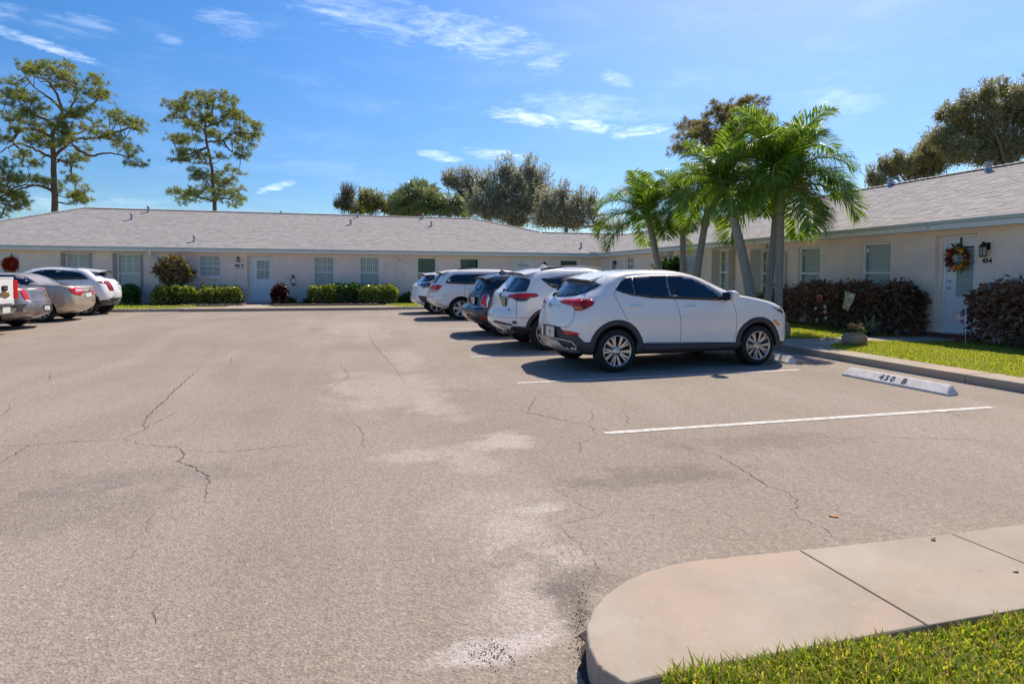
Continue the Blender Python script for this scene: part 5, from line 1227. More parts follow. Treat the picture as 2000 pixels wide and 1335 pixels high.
# champagne sedan
def sedan2(L_, w, rear):
    z_, out = 0, []
    fr_ = [(.24, .15), (.31, .06), (.45, .01), (.60, 0), (.75, .02), (.84, .12), (.92, .45), (1.0, .80), (1.05, 1.10), (1.10, 1.38), (1.16, 1.50), (1.26, 1.72), (1.36, 1.95), (1.42, 2.12), (1.45, 2.32), (1.48, 2.6)]
    def fx(z):
        for a, b_ in zip(fr_[:-1], fr_[1:]):
            if z <= b_[0]: return L_-(a[1]+(b_[1]-a[1])*(z-a[0])/(b_[0]-a[0]))
        return L_-2.6
    def wx(z):
        tb = [(.24, .08), (.31, .03), (.45, 0), (.60, -.005), (.75, 0), (.84, .008), (.95, .02), (1.04, .035), (1.09, .055), (1.16, .12), (1.26, .20), (1.34, .26), (1.40, .31), (1.43, .38), (1.45, .50), (1.46, .70)]
        for a, b_ in zip(tb[:-1], tb[1:]):
            if z <= b_[0]: return w-(a[1]+(b_[1]-a[1])*(z-a[0])/(b_[0]-a[0]))
        return w-.72
    return [(z, x, fx(z), wx(z)) for z, x in rear]
def sedan(L_, w, zt, deck=1.0, xd=.62, roof=(1.55, 2.6)):
    return [(.24, .32, L_-.15, w-.08), (.31, .16, L_-.06, w-.03), (.45, .05, L_-.01, w), (.60, .02, L_, w+.005), (.75, .04, L_-.02, w), (.84, .06, L_-.12, w-.01), (.92, .09, L_-.45, w-.02), (deck-.015, .14, L_-.85, w-.04), (deck+.015, .32, L_-1.05, w-.05),
            (deck+.05, xd, L_-1.35, w-.075), (deck+.13, xd+.20, L_-1.55, w-.13), (deck+.24, xd+.48, L_-1.8, w-.20), (zt-.12, xd+.78, L_-2.05, w-.26), (zt-.06, xd+1.02, L_-2.3, w-.33), (zt-.025, xd+1.22, L_-2.5, w-.42), (zt-.005, xd+1.45, L_-2.75, w-.58), (zt, xd+1.65, L_-2.9, w-.75)]
Ca = Car('parked_sedan', 'champagne gold sedan in the left row between the white suv and the grey sedan', (-8.28, 21.35, 0), PI, sedan2(4.80, .91, [(.24, .34), (.31, .16), (.45, .03), (.60, 0), (.75, .01), (.88, .03), (.98, .05), (1.045, .07), (1.075, .13), (1.09, .40), (1.105, .72), (1.15, .88), (1.24, 1.07), (1.34, 1.25), (1.41, 1.42), (1.445, 1.62), (1.46, 1.85), (1.465, 2.05)]), m_gold, (.93, 3.70), .33, rc=(.26, .32), bulge=(.09, .16))
O, K = (0, 460), 6.677
Cp = lambda n, p, m, **k: Ca.px(n, p, m, o=O, k=K, **k)
Cp('rear_window', [(492, 511), (560, 497), (640, 495), (800, 540), (955, 600), (985, 628), (800, 634), (700, 598), (600, 555)], m_bglass, off=.004)
Cp('side_window', [(-300, 560), (-150, 525), (0, 510), (80, 513), (240, 515), (350, 540), (430, 585), (522, 656), (400, 655), (300, 655), (-200, 650)], m_tint, off=.005, mirror=True)
Cp('tail_lamp', [(884, 691), (940, 684), (1000, 680), (1068, 692), (1104, 728), (1078, 745), (1052, 782), (985, 770), (930, 742)], m_red, off=.010)
Cp('reversing_lamp', [(985, 697), (1060, 702), (1090, 722), (1040, 728), (985, 735)], m_clear, off=.014)
Cp('tail_lamp', [(1198, 722), (1212, 705), (1222, 712), (1222, 770), (1206, 768)], m_red, off=.010)
Cp('chrome_strip', [(1092, 735), (1190, 712), (1192, 722), (1100, 748)], m_chrome, off=.010); Cp('badge', [(1140, 715), (1155, 695), (1172, 700), (1170, 715), (1150, 722)], m_chrome, off=.012)
Cp('license_plate', [(1108, 762), (1186, 745), (1192, 795), (1122, 806)], m_plate, off=.012)
Ca.seam([(720, 700), (725, 790), (700, 840)], .006, O, K, mirror=False); Ca.seam([(1060, 965), (1245, 925)], .01, O, K, mirror=False)
Ca.wheel('multi', 10); Ca.mirror_(3.3, .98, m_gold)
# grey sedan
Ch = Car('parked_sedan', 'warm grey sedan with slanted red tail lamps beside the white pickup', (-8.20, 18.45, 0), PI+rad(2), sedan2(4.95, .93, [(.24, .30), (.31, .08), (.45, -.06), (.60, -.05), (.70, -.02), (.80, .02), (.90, .05), (1.0, .08), (1.05, .11), (1.075, .18), (1.09, .35), (1.10, .50), (1.15, .66), (1.24, .90), (1.33, 1.13), (1.40, 1.36), (1.445, 1.62), (1.46, 1.9), (1.465, 2.1)]), m_grey, (1.0, 4.0), .355, rc=(.26, .48), bulge=(.13, .16))
O, K = (0, 500), 8.9
Hp = lambda n, p, m, **k: Ch.px(n, p, m, o=O, k=K, **k)
Hp('rear_window', [(150, 375), (300, 405), (400, 450), (492, 515), (380, 522), (280, 500), (150, 440)], m_bglass, off=.004)
Hp('tail_lamp', [(348, 612), (375, 580), (402, 570), (432, 600), (470, 670), (515, 755), (430, 755), (395, 700)], m_red, off=.010); Hp('chrome_strip', [(425, 765), (515, 758), (550, 822), (500, 815), (460, 795)], m_silver, off=.008)
Hp('tail_lamp', [(815, 562), (845, 568), (870, 620), (915, 718), (885, 722), (855, 650)], m_red, off=.010); Hp('chrome_strip', [(885, 730), (918, 728), (928, 752), (905, 752)], m_silver, off=.008)
Hp('brake_lamp', [(680, 552), (740, 550), (745, 566), (690, 570)], m_red, off=.006)
Hp('badge', [(652, 624), (765, 620), (772, 632), (660, 638)], m_chrome, off=.008)
Hp('plate_recess', [(742, 842), (800, 835), (898, 830), (935, 950), (880, 958), (772, 962)], m_dark, off=.003); Hp('license_plate', [(765, 872), (850, 862), (864, 930), (775, 942)], m_plate, off=.012)
Hp('plate_emblem', [(800, 890), (820, 888), (822, 910), (802, 912)], m_orange, off=.015)
Hp('chrome_strip', [(585, 1030), (720, 1002), (900, 985), (968, 972), (966, 985), (900, 1000), (720, 1020), (600, 1042)], m_silver, off=.008); Hp('fog_reflector', [(610, 1008), (700, 990), (712, 998), (620, 1015)], m_red, off=.010)
Hp('exhaust_tip', [(488, 1108), (550, 1070), (662, 1062), (630, 1100), (560, 1112)], m_chrome, off=.012); Hp('exhaust_slot', [(520, 1100), (560, 1078), (630, 1072), (605, 1095)], m_dark, off=.016)
Ch.seam([(350, 610), (440, 556), (560, 548), (790, 540), (840, 560)], .006, O, K, mirror=False); Ch.seam([(545, 790), (700, 800), (900, 760)], .008, O, K, mirror=False)
Ch.wheel('multi', 7); Ch.mirror_(3.5, .98, m_grey)
# white pickup at the frame's edge
tr = empty('parked_pickup', (-8.05, 16.0, 0), 'white pickup truck with a gold badge on its tailgate at the left edge', 'pickup', 'cars parked in the lot', rz=PI)
TM = ROOTM[tr.name]
def tput(mb, name, mat, par=None): 
    return put(name, mb.mesh(name, mat), par or tr, local=True)
def tbox(name, a, b_, mat, par=None, bev=.015):
    mb = MB(); mb.box(a, b_); me = mb.mesh(name, mat)
    if bev:
        b = bmesh.new(); b.from_mesh(me); bmesh.ops.bevel(b, geom=list(b.edges), offset=bev, segments=3, affect='EDGES'); b.to_mesh(me); b.free()
    return put(name, me, par or tr, local=True)
mb = MB(); mb.prism([(.16, -1.0, .62), (.16, -1.0, 1.30), (1.98, -1.0, 1.32), (2.0, -1.0, 1.34), (2.25, -.86, 1.86), (3.55, -.86, 1.88), (4.25, -.9, 1.36), (5.6, -.98, 1.27), (5.75, -1, 1.1), (5.78, -1, .5), (5.2, -1, .45), (5.1, -1, .75), (4.85, -1, .92), (4.45, -1, .92), (4.2, -1, .72), (4.15, -1, .45), (1.7, -1, .5), (1.62, -1, .75), (1.4, -1, .93), (1.0, -1, .93), (.78, -1, .75), (.7, -1, .55)], (0, 0, 0.0001))
side_ = [(x, z) for x, y, z in mb.v[:22]]
mb = MB(); pts = [(.16, .62), (.16, 1.32), (1.98, 1.34), (2.25, 1.86), (3.55, 1.88), (4.25, 1.38), (5.6, 1.27), (5.78, 1.05), (5.78, .5), (5.25, .45), (5.15, .72), (4.9, .92), (4.5, .92), (4.25, .72), (4.15, .45), (1.78, .5), (1.7, .72), (1.45, .93), (1.02, .93), (.78, .74), (.7, .55)]
def ty(z): return 1.0 if z < 1.3 else 1.0-.26*(z-1.3)/.56
n = len(pts); V = [(x, -ty(z), z) for x, z in pts]+[(x, ty(z), z) for x, z in pts]
mb.add(V, [tuple(range(n)), tuple(reversed(range(n, 2*n)))]+[(i, (i+1) % n, (i+1) % n+n, i+n) for i in range(n)]); bod = tput(mb, 'body', m_pure)
for sg in (-1, 1):
    mb = MB(); mb.prism([(2.35, sg*(ty(1.42)+.004), 1.40), (2.5, sg*(ty(1.8)+.004), 1.78), (3.45, sg*(ty(1.8)+.004), 1.79), (3.98, sg*(ty(1.42)+.004), 1.42)], (0, sg*.004, 0)); tput(mb, 'side_window', m_tint)
mb = MB(); mb.prism([(2.03, -.78, 1.42), (2.22, -.70, 1.80), (2.22, .70, 1.80), (2.03, .78, 1.42)], (-.006, 0, 0)); tput(mb, 'rear_window', m_bglass)
tg = tbox('tailgate', (.07, -.80, .72), (.158, .80, 1.325), m_pure); tbox('tailgate_cap', (.06, -.81, 1.31), (.17, .81, 1.345), m_pure, tg, .01)
tbox('tailgate_recess', (.055, -.78, .72), (.069, .78, .84), m_pure, tg, .005)
def tpx(px, py, x=.06): # pixel on the tailgate plane, in truck space
    p = AX(px, py, -8.05-x); q = TM.inverted() @ p; return q.y, q.z
hy, hz = tpx(82/8.9, 500+558/8.9); tbox('handle', (.045, hy-.11, hz-.06), (.07, hy+.11, hz+.06), m_dark, tg, .01); tbox('handle_grip', (.03, hy-.06, hz-.035), (.046, hy+.07, hz+.01), m_cladb, tg, .006)
by, bz = tpx(84/8.9, 500+667/8.9)
mb = MB(); cr_ = [(-.15, -.05), (-.06, -.05), (-.05, -.085), (.05, -.085), (.06, -.05), (.15, -.05), (.15, .05), (.06, .05), (.05, .085), (-.05, .085), (-.06, .05), (-.15, .05)]
mb.prism([(.068, by+a+b_*.35, bz+b_*.8) for a, b_ in cr_], (-.02, 0, 0)); tput(mb, 'badge', m_goldb, tg)
mb = MB(); mb.prism([(.05, by+a*1.1+b_*.4, bz+b_*.93) for a, b_ in cr_], (.015, 0, 0)); tput(mb, 'badge_rim', m_chrome, tg)
for sg in (-1, 1):
    tbox('tail_lamp', (.06, sg*.82 if sg > 0 else -.985, .82), (.24, .985 if sg > 0 else -.82, 1.27), m_red); 
tbox('bumper', (-.16, -.99, .50), (.12, .99, .68), m_chrome, None, .04); tbox('bumper_step', (-.165, -.70, .52), (-.10, -.42, .67), m_dark, None, .01); tbox('bumper_step', (-.165, .42, .52), (-.10, .70, .67), m_dark, None, .01)
tbox('bumper_pad', (-.15, -.95, .675), (.10, .95, .70), m_dark); tbox('license_plate', (-.172, -.15, .53), (-.162, .15, .66), m_plate, None, .002)
class _W: pass
w_ = _W(); w_.wr = .40; w_.wheels = (1.22, 4.7); w_.half = .99; w_.ww = .26; w_.root = tr; Car.wheel(w_, 'multi', 6)
tbox('chassis', (.3, -.7, .42), (5.4, .7, .62), m_under, None, 0)
# ================================================================== VEGETATION
m_bark = M('pine_bark', (.16, .095, .065), .95, c2=(.26, .17, .12), vs=14, bump=.8, bs=30)
m_barkg = M('grey_bark', (.13, .11, .09), .95, c2=(.22, .19, .16), vs=8)
m_palmbark = M('palm_trunk_bark', (.22, .19, .15), .9, c2=(.52, .47, .40), vs=7, bump=.7, bs=18, stretch=(2, 2, 14))
m_shaft = M('palm_crownshaft', (.20, .27, .06), .45, c2=(.34, .38, .13), vs=3)
m_needle = leafmat('pine_needles', [(.13, .18, .055), (.19, .24, .065), (.25, .30, .085), (.33, .34, .12), (.36, .29, .15)], .5, .5, .4, (1.5, 1.5, .8))
m_needleb = leafmat('browning_needles', [(.17, .19, .08), (.25, .24, .10), (.31, .25, .13), (.19, .22, .08), (.35, .26, .14)], .45, .6, .4, (1.4, 1.3, .8))
m_oak = leafmat('oak_leaves', [(.24, .26, .15), (.37, .37, .23), (.48, .46, .31), (.60, .57, .44), (.42, .35, .26)], .45, .35, .5, (1.15, 1.15, .95))
m_oakg = leafmat('oak_leaves_green', [(.18, .20, .08), (.28, .28, .12), (.37, .35, .17), (.46, .41, .23), (.42, .30, .17)], .42, .35, .5, (1.2, 1.2, .8))
m_lime = leafmat('yellow_green_leaves', [(.15, .18, .04), (.26, .27, .07), (.36, .34, .11), (.20, .21, .06)], .45, .4)
m_frond = leafmat('palm_leaflets', [(.08, .16, .022), (.12, .22, .027), (.17, .28, .035), (.26, .37, .055), (.10, .19, .025)], .54, .38, .4, (1.65, 1.5, .75))
m_frondy = leafmat('yellowing_leaflets', [(.22, .26, .03), (.36, .32, .04), (.44, .27, .05), (.28, .17, .08)], .45, .4)
m_sabal = leafmat('fan_leaflets', [(.11, .15, .055), (.17, .22, .08), (.24, .28, .12), (.32, .36, .20)], .4, .35, .4, (1.3, 1.3, .8))
m_shrub = leafmat('shrub_leaves', [(.05, .08, .018), (.11, .15, .025), (.20, .24, .035), (.30, .32, .07), (.40, .39, .15)], .4, .35)
m_shrubd = leafmat('dark_green_leaves', [(.03, .07, .016), (.05, .11, .02), (.08, .16, .025)], .35, .35)
m_copper = leafmat('copperleaf', [(.12, .06, .05), (.18, .08, .066), (.24, .09, .07), (.14, .10, .07), (.30, .12, .08), (.24, .23, .10)], .32, .36, .5)
m_cordy = leafmat('cordyline_leaves', [(.20, .10, .08), (.30, .15, .10), (.22, .20, .08), (.34, .27, .12), (.15, .17, .06)], .35, .4)
m_wine = leafmat('wine_leaves', [(.04, .012, .012), (.08, .02, .018), (.055, .02, .016)], .25, .4)
m_stem = M('shrub_stem', (.16, .12, .08), .9)

def leaves(C_, n_dir, size, asp=.45, fold=.25, rng=npr):
    """one leaf per centre: a bent rhombus of two triangles pairs; n_dir (m,3) pointing along the leaf"""
    m = len(C_); d = n_dir/np.linalg.norm(n_dir, axis=1, keepdims=True)
    r = rng.normal(size=(m, 3)); s = np.cross(d, r); s /= np.linalg.norm(s, axis=1, keepdims=True)+1e-9; up_ = np.cross(s, d)
    sz = (size*rng.uniform(.65, 1.3, m))[:, None]
    a = C_; b_ = C_+d*sz*.5+s*sz*asp*.5+up_*sz*fold*.3; c = C_+d*sz-up_*sz*fold*.35; e = C_+d*sz*.5-s*sz*asp*.5+up_*sz*fold*.3
    V = np.stack([a, b_, c, e], 1).reshape(-1, 3); k = np.arange(m)[:, None]*4
    return V, np.concatenate([k+[0, 1, 2], k+[0, 2, 3]], 1).reshape(-1, 3)
def leafobj(name, C_, D_, size, mat, parent, asp=.45, fold=.25):
    V, T = leaves(np.asarray(C_), np.asarray(D_), size, asp, fold); return tag(put(name, npmesh(name, V, T, mat), parent), kind='stuff')
def limb(mb, pts, r0, r1, n=6, jit=.0):
    P_ = [Vector(p) for p in pts]; k = len(P_)
    # resample smoothly
    Q = []
    for i in range(k-1):
        p0, p1, p2, p3 = P_[max(0, i-1)], P_[i], P_[i+1], P_[min(k-1, i+2)]
        for j in range(4):
            t = j/4; Q.append(.5*((2*p1)+(-p0+p2)*t+(2*p0-5*p1+4*p2-p3)*t*t+(-p0+3*p1-3*p2+p3)*t**3)+Vector((rnd.gauss(0, jit), rnd.gauss(0, jit), rnd.gauss(0, jit))))
    Q.append(P_[-1]); m = len(Q); mb.tube(Q, [r0+(r1-r0)*(i/(m-1))**.8 for i in range(m)], n); return Q

def pine(name_label, D_, base, trunk, limbs, ells, mat, r0=.32, dens=1.0, crown_r=.55, needle=.32, tuft=24):
    """trunk and limbs traced at depth D_, foliage as needle tufts on twigs inside the ellipses"""
    toP = lambda x, y, dd=0.: AD(x, y, D_+dd)
    b0 = toP(*trunk[0]); foot = Vector((b0.x, b0.y, 0)); root = empty('pine_tree', foot, name_label, 'tree', 'pine trees beyond the roofs')
    mb = MB(); pts = [foot]+[toP(*p) for p in trunk]; Q = limb(mb, pts, r0, r0*.28, 10, .02); sk = list(Q)
    mb.build('trunk', m_bark, root, fix=False)
    mb = MB()
    for l in limbs:
        dd = rnd.uniform(-2.2, 2.2); n = len(l); p = [toP(x, y, dd*(i/(n-1))) for i, (x, y) in enumerate(l)]; q = limb(mb, p, r0*.5, .035, 6, .03); sk += q
    tag(mb.build('branch', m_bark, root, fix=False), kind='stuff')
    mb = MB(); C_ = []; Dn = []; tw = 0
    S_ = np.array([tuple(p) for p in sk])
    cl = []
    for (cx, cy, rx, ry) in ells:
        n = max(3, int(rx*ry*3.14/150*dens)); dz = (rx*D_/F)*.8; dc = rnd.uniform(-1.6, 1.6)
        for _ in range(n):
            a = rnd.uniform(0, 2*math.pi); q = math.sqrt(rnd.random())
            cl.append(toP(cx+rx*q*math.cos(a), cy+ry*q*math.sin(a), dc+rnd.uniform(-dz, dz)))
    for c in cl:
        j = np.argmin(((S_-np.array(tuple(c)))**2).sum(1)); a = Vector(S_[j])
        if (c-a).length > 2.6: c = a.lerp(c, 2.6/(c-a).length)
        m = a.lerp(c, .5)+Vector((0, 0, -.12*(c-a).length))
        mb.tube([a, m, c], [.035, .025, .015], 4, caps=False)
        for _ in range(9):
            v = Vector((rnd.gauss(0, .5), rnd.gauss(0, .5), abs(rnd.gauss(.12, .32))-.12))*crown_r; t = c+v
            mb.tube([c, t], [.012, .008], 3, caps=False)
            dirn = (v.normalized()+Vector((0, 0, .5))).normalized()
            for _ in range(tuft):
                g_ = Vector((rnd.gauss(0, 1), rnd.gauss(0, 1), rnd.gauss(0, 1))).normalized(); C_.append(tuple(t)); Dn.append(tuple((dirn*.75+g_*.8)))
    tag(mb.build('twig', m_bark, root, fix=False), kind='stuff')
    o = leafobj('crown', C_, Dn, needle, mat, root, .085, .1); return root
def pc1(l): return [(x/3.5714, 80+y/3.5714) for x, y in l]
def e1(l): return [(x/3.5714, 80+y/3.5714, a/3.5714, b_/3.5714) for x, y, a, b_ in l]
pine('tall spreading pine with forked limbs behind the left end of the back roof', 46, None, pc1([(384, 1190), (378, 1000), (372, 820), (372, 700), (372, 640), (420, 560), (430, 480), (400, 380), (330, 270)]),
     [pc1(l) for l in ([(372, 820), (300, 780), (200, 740), (120, 715), (60, 740), (0, 780)], [(372, 690), (280, 625), (150, 610), (80, 600), (60, 540), (0, 505)], [(375, 810), (440, 750), (520, 690), (620, 680), (700, 675), (780, 690), (850, 740)],
      [(520, 730), (600, 790), (660, 800), (740, 780), (860, 800), (950, 860)], [(700, 675), (760, 640), (830, 630), (900, 610), (960, 610)], [(380, 590), (300, 540), (200, 500), (140, 430), (100, 360)], [(430, 480), (350, 400), (260, 340), (180, 250)],
      [(420, 520), (560, 520), (620, 460), (690, 390), (720, 320)], [(400, 830), (480, 850), (500, 930), (530, 960)], [(375, 1050), (280, 1010), (180, 1020), (60, 1060), (0, 1090)], [(360, 640), (420, 560), (520, 420), (540, 300)], [(150, 610), (90, 700), (160, 780), (150, 880)], [(430, 640), (540, 650), (620, 600)])],
     e1([(250, 180, 90, 50), (330, 230, 110, 70), (460, 210, 90, 60), (400, 300, 120, 60), (160, 220, 60, 40), (650, 300, 90, 50), (610, 370, 120, 60), (690, 400, 50, 40), (60, 320, 80, 70), (60, 420, 90, 60), (180, 390, 90, 60), (240, 470, 110, 60), (130, 560, 110, 50), (50, 540, 60, 40),
         (560, 480, 100, 60), (500, 560, 120, 60), (620, 600, 80, 50), (780, 540, 60, 45), (840, 580, 70, 40), (930, 590, 50, 40), (960, 630, 35, 30), (420, 620, 90, 60), (300, 640, 110, 50), (180, 660, 110, 40), (40, 680, 60, 40), (760, 700, 90, 50), (850, 730, 70, 45), (900, 790, 60, 40), (950, 850, 40, 40),
         (560, 790, 90, 50), (520, 850, 80, 40), (300, 720, 120, 60), (160, 820, 70, 50), (200, 870, 50, 40), (530, 960, 60, 40), (550, 1050, 50, 40), (480, 1060, 80, 50), (330, 1000, 60, 30), (540, 1110, 40, 25), (420, 700, 90, 50), (660, 660, 80, 30)]), m_needle, r0=.26, dens=.66)
pine('pine at the far left edge with low drooping limbs beside the tall spreading pine', 44, None, pc1([(-180, 1190), (-175, 1000), (-170, 850)]), [pc1(l) for l in ([(-175, 1000), (-80, 1020), (0, 1060), (60, 1040), (150, 1010), (250, 1010)], [(-172, 1100), (-60, 1120), (40, 1140), (150, 1150)], [(-170, 900), (-60, 870), (20, 900), (80, 960)])],
     e1([(20, 900, 70, 60), (60, 960, 90, 50), (130, 980, 60, 40), (60, 1070, 100, 60), (170, 1140, 55, 45), (30, 1210, 100, 30), (20, 1000, 60, 50), (240, 980, 70, 30), (-80, 1000, 80, 90), (120, 1100, 60, 40)]), m_needle, r0=.24, dens=.62)
pine('slimmer pine with a straight bare trunk standing right of the tall spreading pine', 50, None, pc1([(1497, 1188), (1490, 1060), (1478, 900), (1462, 790), (1440, 710), (1430, 600), (1450, 480), (1440, 400)]),
     [pc1(l) for l in ([(1440, 705), (1480, 700), (1560, 690), (1640, 640), (1750, 650), (1800, 640)], [(1445, 740), (1380, 770), (1290, 790), (1240, 750), (1200, 700)], [(1430, 620), (1340, 560), (1250, 520), (1180, 480)], [(1435, 560), (1480, 480), (1500, 400), (1560, 400)], [(1490, 1050), (1440, 980), (1370, 940)], [(1490, 1050), (1560, 1000), (1640, 950)], [(1495, 1120), (1400, 1090), (1300, 1080), (1230, 1100)],
      [(1495, 1100), (1580, 1100), (1650, 1120)], [(1550, 690), (1600, 760), (1680, 800)], [(1440, 740), (1350, 800), (1260, 840)], [(1430, 600), (1540, 560), (1620, 480), (1650, 420)], [(1475, 860), (1420, 850), (1400, 820)])],
     e1([(1350, 390, 40, 30), (1420, 400, 80, 40), (1500, 380, 60, 30), (1590, 420, 50, 40), (1530, 440, 100, 50), (1200, 460, 60, 35), (1280, 460, 70, 40), (1200, 540, 50, 30), (1300, 500, 80, 50), (1420, 490, 120, 60), (1400, 580, 110, 60), (1620, 510, 80, 50), (1560, 560, 120, 60), (1640, 580, 80, 60), (1780, 610, 50, 35), (1800, 650, 30, 30),
         (1690, 660, 90, 40), (1400, 650, 110, 50), (1300, 690, 110, 40), (1230, 700, 50, 40), (1260, 750, 70, 40), (1330, 800, 70, 40), (1260, 840, 40, 30), (1560, 680, 100, 50), (1680, 720, 80, 50), (1690, 800, 30, 25), (1500, 810, 60, 50), (1420, 830, 40, 30), (1370, 950, 70, 50), (1450, 970, 80, 50), (1590, 940, 100, 60), (1640, 1010, 70, 50),
         (1340, 1050, 90, 50), (1440, 1060, 90, 50), (1250, 1090, 60, 40), (1320, 1130, 80, 40), (1600, 1100, 90, 50), (1640, 1130, 50, 30), (1540, 1040, 80, 60), (1360, 560, 60, 40)]), m_needle, r0=.19, dens=.7)
def c3(l): return [(1140+x/3.338, 160+y/3.338) for x, y in l]
def e3(l): return [(1140+x/3.338, 160+y/3.338, a/3.338, b_/3.338) for x, y, a, b_ in l]
pine('browning pine crown rising behind the tallest palms', 38, None, c3([(1130, 900), (1120, 760), (1090, 600), (1050, 450), (1000, 330)]), [c3(l) for l in ([(1120, 760), (1220, 730), (1320, 700), (1440, 730)], [(1090, 600), (960, 520), (850, 440), (760, 380), (680, 360)], [(1060, 480), (960, 380), (900, 280), (880, 220)], [(1050, 450), (1120, 330), (1150, 220)], [(1000, 330), (940, 250)], [(1090, 620), (1220, 600), (1300, 640)], [(900, 470), (760, 450), (660, 430)], [(1120, 780), (1250, 780), (1400, 760)])],
     e3([(900, 180, 70, 40), (860, 230, 90, 50), (1090, 150, 110, 40), (1180, 170, 70, 40), (1020, 190, 90, 50), (760, 280, 90, 50), (690, 310, 50, 50), (700, 380, 90, 50), (640, 420, 50, 50), (660, 470, 70, 30), (800, 360, 90, 60), (780, 430, 90, 40), (930, 300, 90, 60), (1050, 280, 110, 70), (900, 400, 100, 70), (1150, 300, 100, 80), (1000, 420, 110, 80),
         (1240, 640, 90, 40), (1360, 660, 80, 40), (1420, 720, 70, 30), (1250, 740, 80, 40), (1180, 780, 70, 30), (1340, 740, 70, 30), (1100, 500, 90, 70)]), m_needleb, r0=.24, dens=.7)

def broad(label, D_, trunk_px, ells, mat, n_leaf, size, twigs=60, group='trees beyond the roofs', deep=.7, bark=None, r0=.3, edge=.35, name='oak_tree'):
    x0, y0 = trunk_px; b0 = AD(x0, 545, D_); foot = Vector((b0.x, b0.y, 0)); root = empty(name, foot, label, 'tree', group)
    mb = MB(); top = AD(x0, y0, D_); Q = limb(mb, [foot, (foot+top)/2+Vector((.2, 0, 0)), top], r0, r0*.5, 8, .02); mb.build('trunk', bark or m_barkg, root, fix=False)
    mb = MB(); cs_ = []; tot = sum(a*b_ for _, _, a, b_ in ells); C_ = []; Dn = []
    sk = []
    for cx, cy, rx, ry in ells:
        c = AD(cx, cy, D_+rnd.uniform(-1, 1)*deep); sk.append((c, rx*D_/F, ry*D_/F, rx*ry/tot)); limb(mb, [top, top.lerp(c, .5)+Vector((rnd.gauss(0, .3), rnd.gauss(0, .3), rnd.uniform(-.2, .4))), c], r0*.3, .03, 5, .04)
    for c, rx, rz, fr in sk:
        nt_ = max(4, int(twigs*fr*10)); nl = int(n_leaf*fr*1.6)
        ends = []
        for _ in range(nt_):
            v = Vector((rnd.gauss(0, 1), rnd.gauss(0, 1), rnd.gauss(0, 1))).normalized(); r = rnd.uniform(.25, 1.0+edge*rnd.random())
            e = c+CR*(v.x*rx*r)+CF*(v.y*rx*deep*r)+Vector((0, 0, 1))*(v.z*rz*r+.1*rz); m = c.lerp(e, .5)+Vector((0, 0, rnd.uniform(-.15, .2)))
            mb.tube([c, m, e], [.03, .018, .006], 3, caps=False); ends.append((c, m, e))
        whisk = []
        for _ in range(max(4, int(nt_*.45))):
            a = rnd.uniform(0, 2*math.pi); q = math.sqrt(rnd.random()); b0_ = c+CR*(rx*q*.9*math.cos(a))+CF*(rx*deep*q*math.sin(a))+Vector((0, 0, rz*.35))
            e = b0_+Vector((rnd.gauss(0, .28), rnd.gauss(0, .28), rnd.uniform(.7, 1.35)))*(rz*.95+.25); m = b0_.lerp(e, .5)+Vector((rnd.gauss(0, .08), rnd.gauss(0, .08), 0))
            mb.tube([b0_, m, e], [.02, .013, .005], 3, caps=False); whisk.append((m, e))
        for m, e in whisk:
            for _ in range(int(nl/len(ends)*.30)):
                t = rnd.random(); p = m.lerp(e, t); s = .05+.05*(1-t); C_.append((p.x+rnd.gauss(0, s), p.y+rnd.gauss(0, s), p.z+rnd.gauss(0, s))); Dn.append((rnd.gauss(0, 1), rnd.gauss(0, 1), rnd.gauss(.3, 1)))
        per = max(1, int(nl*.8)//len(ends))
        for c_, m, e in ends:
            for _ in range(per):
                t = rnd.random()**.7; p = (c_.lerp(m, t*2) if t < .5 else m.lerp(e, t*2-1)); s = .10+.17*min(rx, 1.6)*(1.1-t)
                C_.append((p.x+rnd.gauss(0, s), p.y+rnd.gauss(0, s), p.z+rnd.gauss(0, s))); Dn.append((rnd.gauss(0, 1), rnd.gauss(0, 1), rnd.gauss(.1, 1)))
    tag(mb.build('branch', bark or m_barkg, root, fix=False), kind='stuff')
    leafobj('crown', C_, Dn, size, mat, root, .5, .2); return root
def e2(l): return [(620+x/3.226, 280+y/3.226, a/3.226, b_/3.226) for x, y, a, b_ in l]
G_ = 'trees beyond the roofs'
broad('tallest grey green oak rising in the middle behind the back roof', 52, (1000, 430), e2([(1180, 190, 60, 70), (1180, 300, 100, 90), (1340, 190, 60, 70), (1380, 270, 90, 80), (1260, 260, 80, 80), (1300, 380, 120, 90), (1180, 420, 120, 80), (1100, 330, 80, 80), (1050, 260, 60, 60), (1400, 380, 90, 80), (1080, 440, 110, 60), (1250, 490, 140, 50), (1010, 400, 90, 60), (1430, 470, 90, 70)]), m_oak, 30000, .17, 90, edge=.5)
broad('oak behind the fan palms with thin twigs showing on top', 56, (905, 420), e2([(860, 250, 60, 50), (940, 250, 60, 60), (820, 240, 50, 30), (1000, 300, 60, 70), (930, 340, 70, 60), (960, 420, 60, 60)]), m_oak, 9000, .17, 70, edge=.5)
broad('lower greyish oak stepping down toward the corner of the two roofs', 48, (1105, 440), e2([(1540, 330, 60, 50), (1560, 420, 90, 80), (1650, 380, 70, 60), (1720, 370, 50, 50), (1640, 480, 110, 70), (1730, 450, 60, 70), (1500, 500, 80, 50), (1760, 520, 60, 40), (1440, 400, 80, 80), (1430, 480, 110, 60), (1480, 440, 90, 70), (1590, 500, 90, 60), (1900, 530, 70, 35), (1830, 530, 50, 30)]), m_oak, 15000, .16, 80, edge=.5)
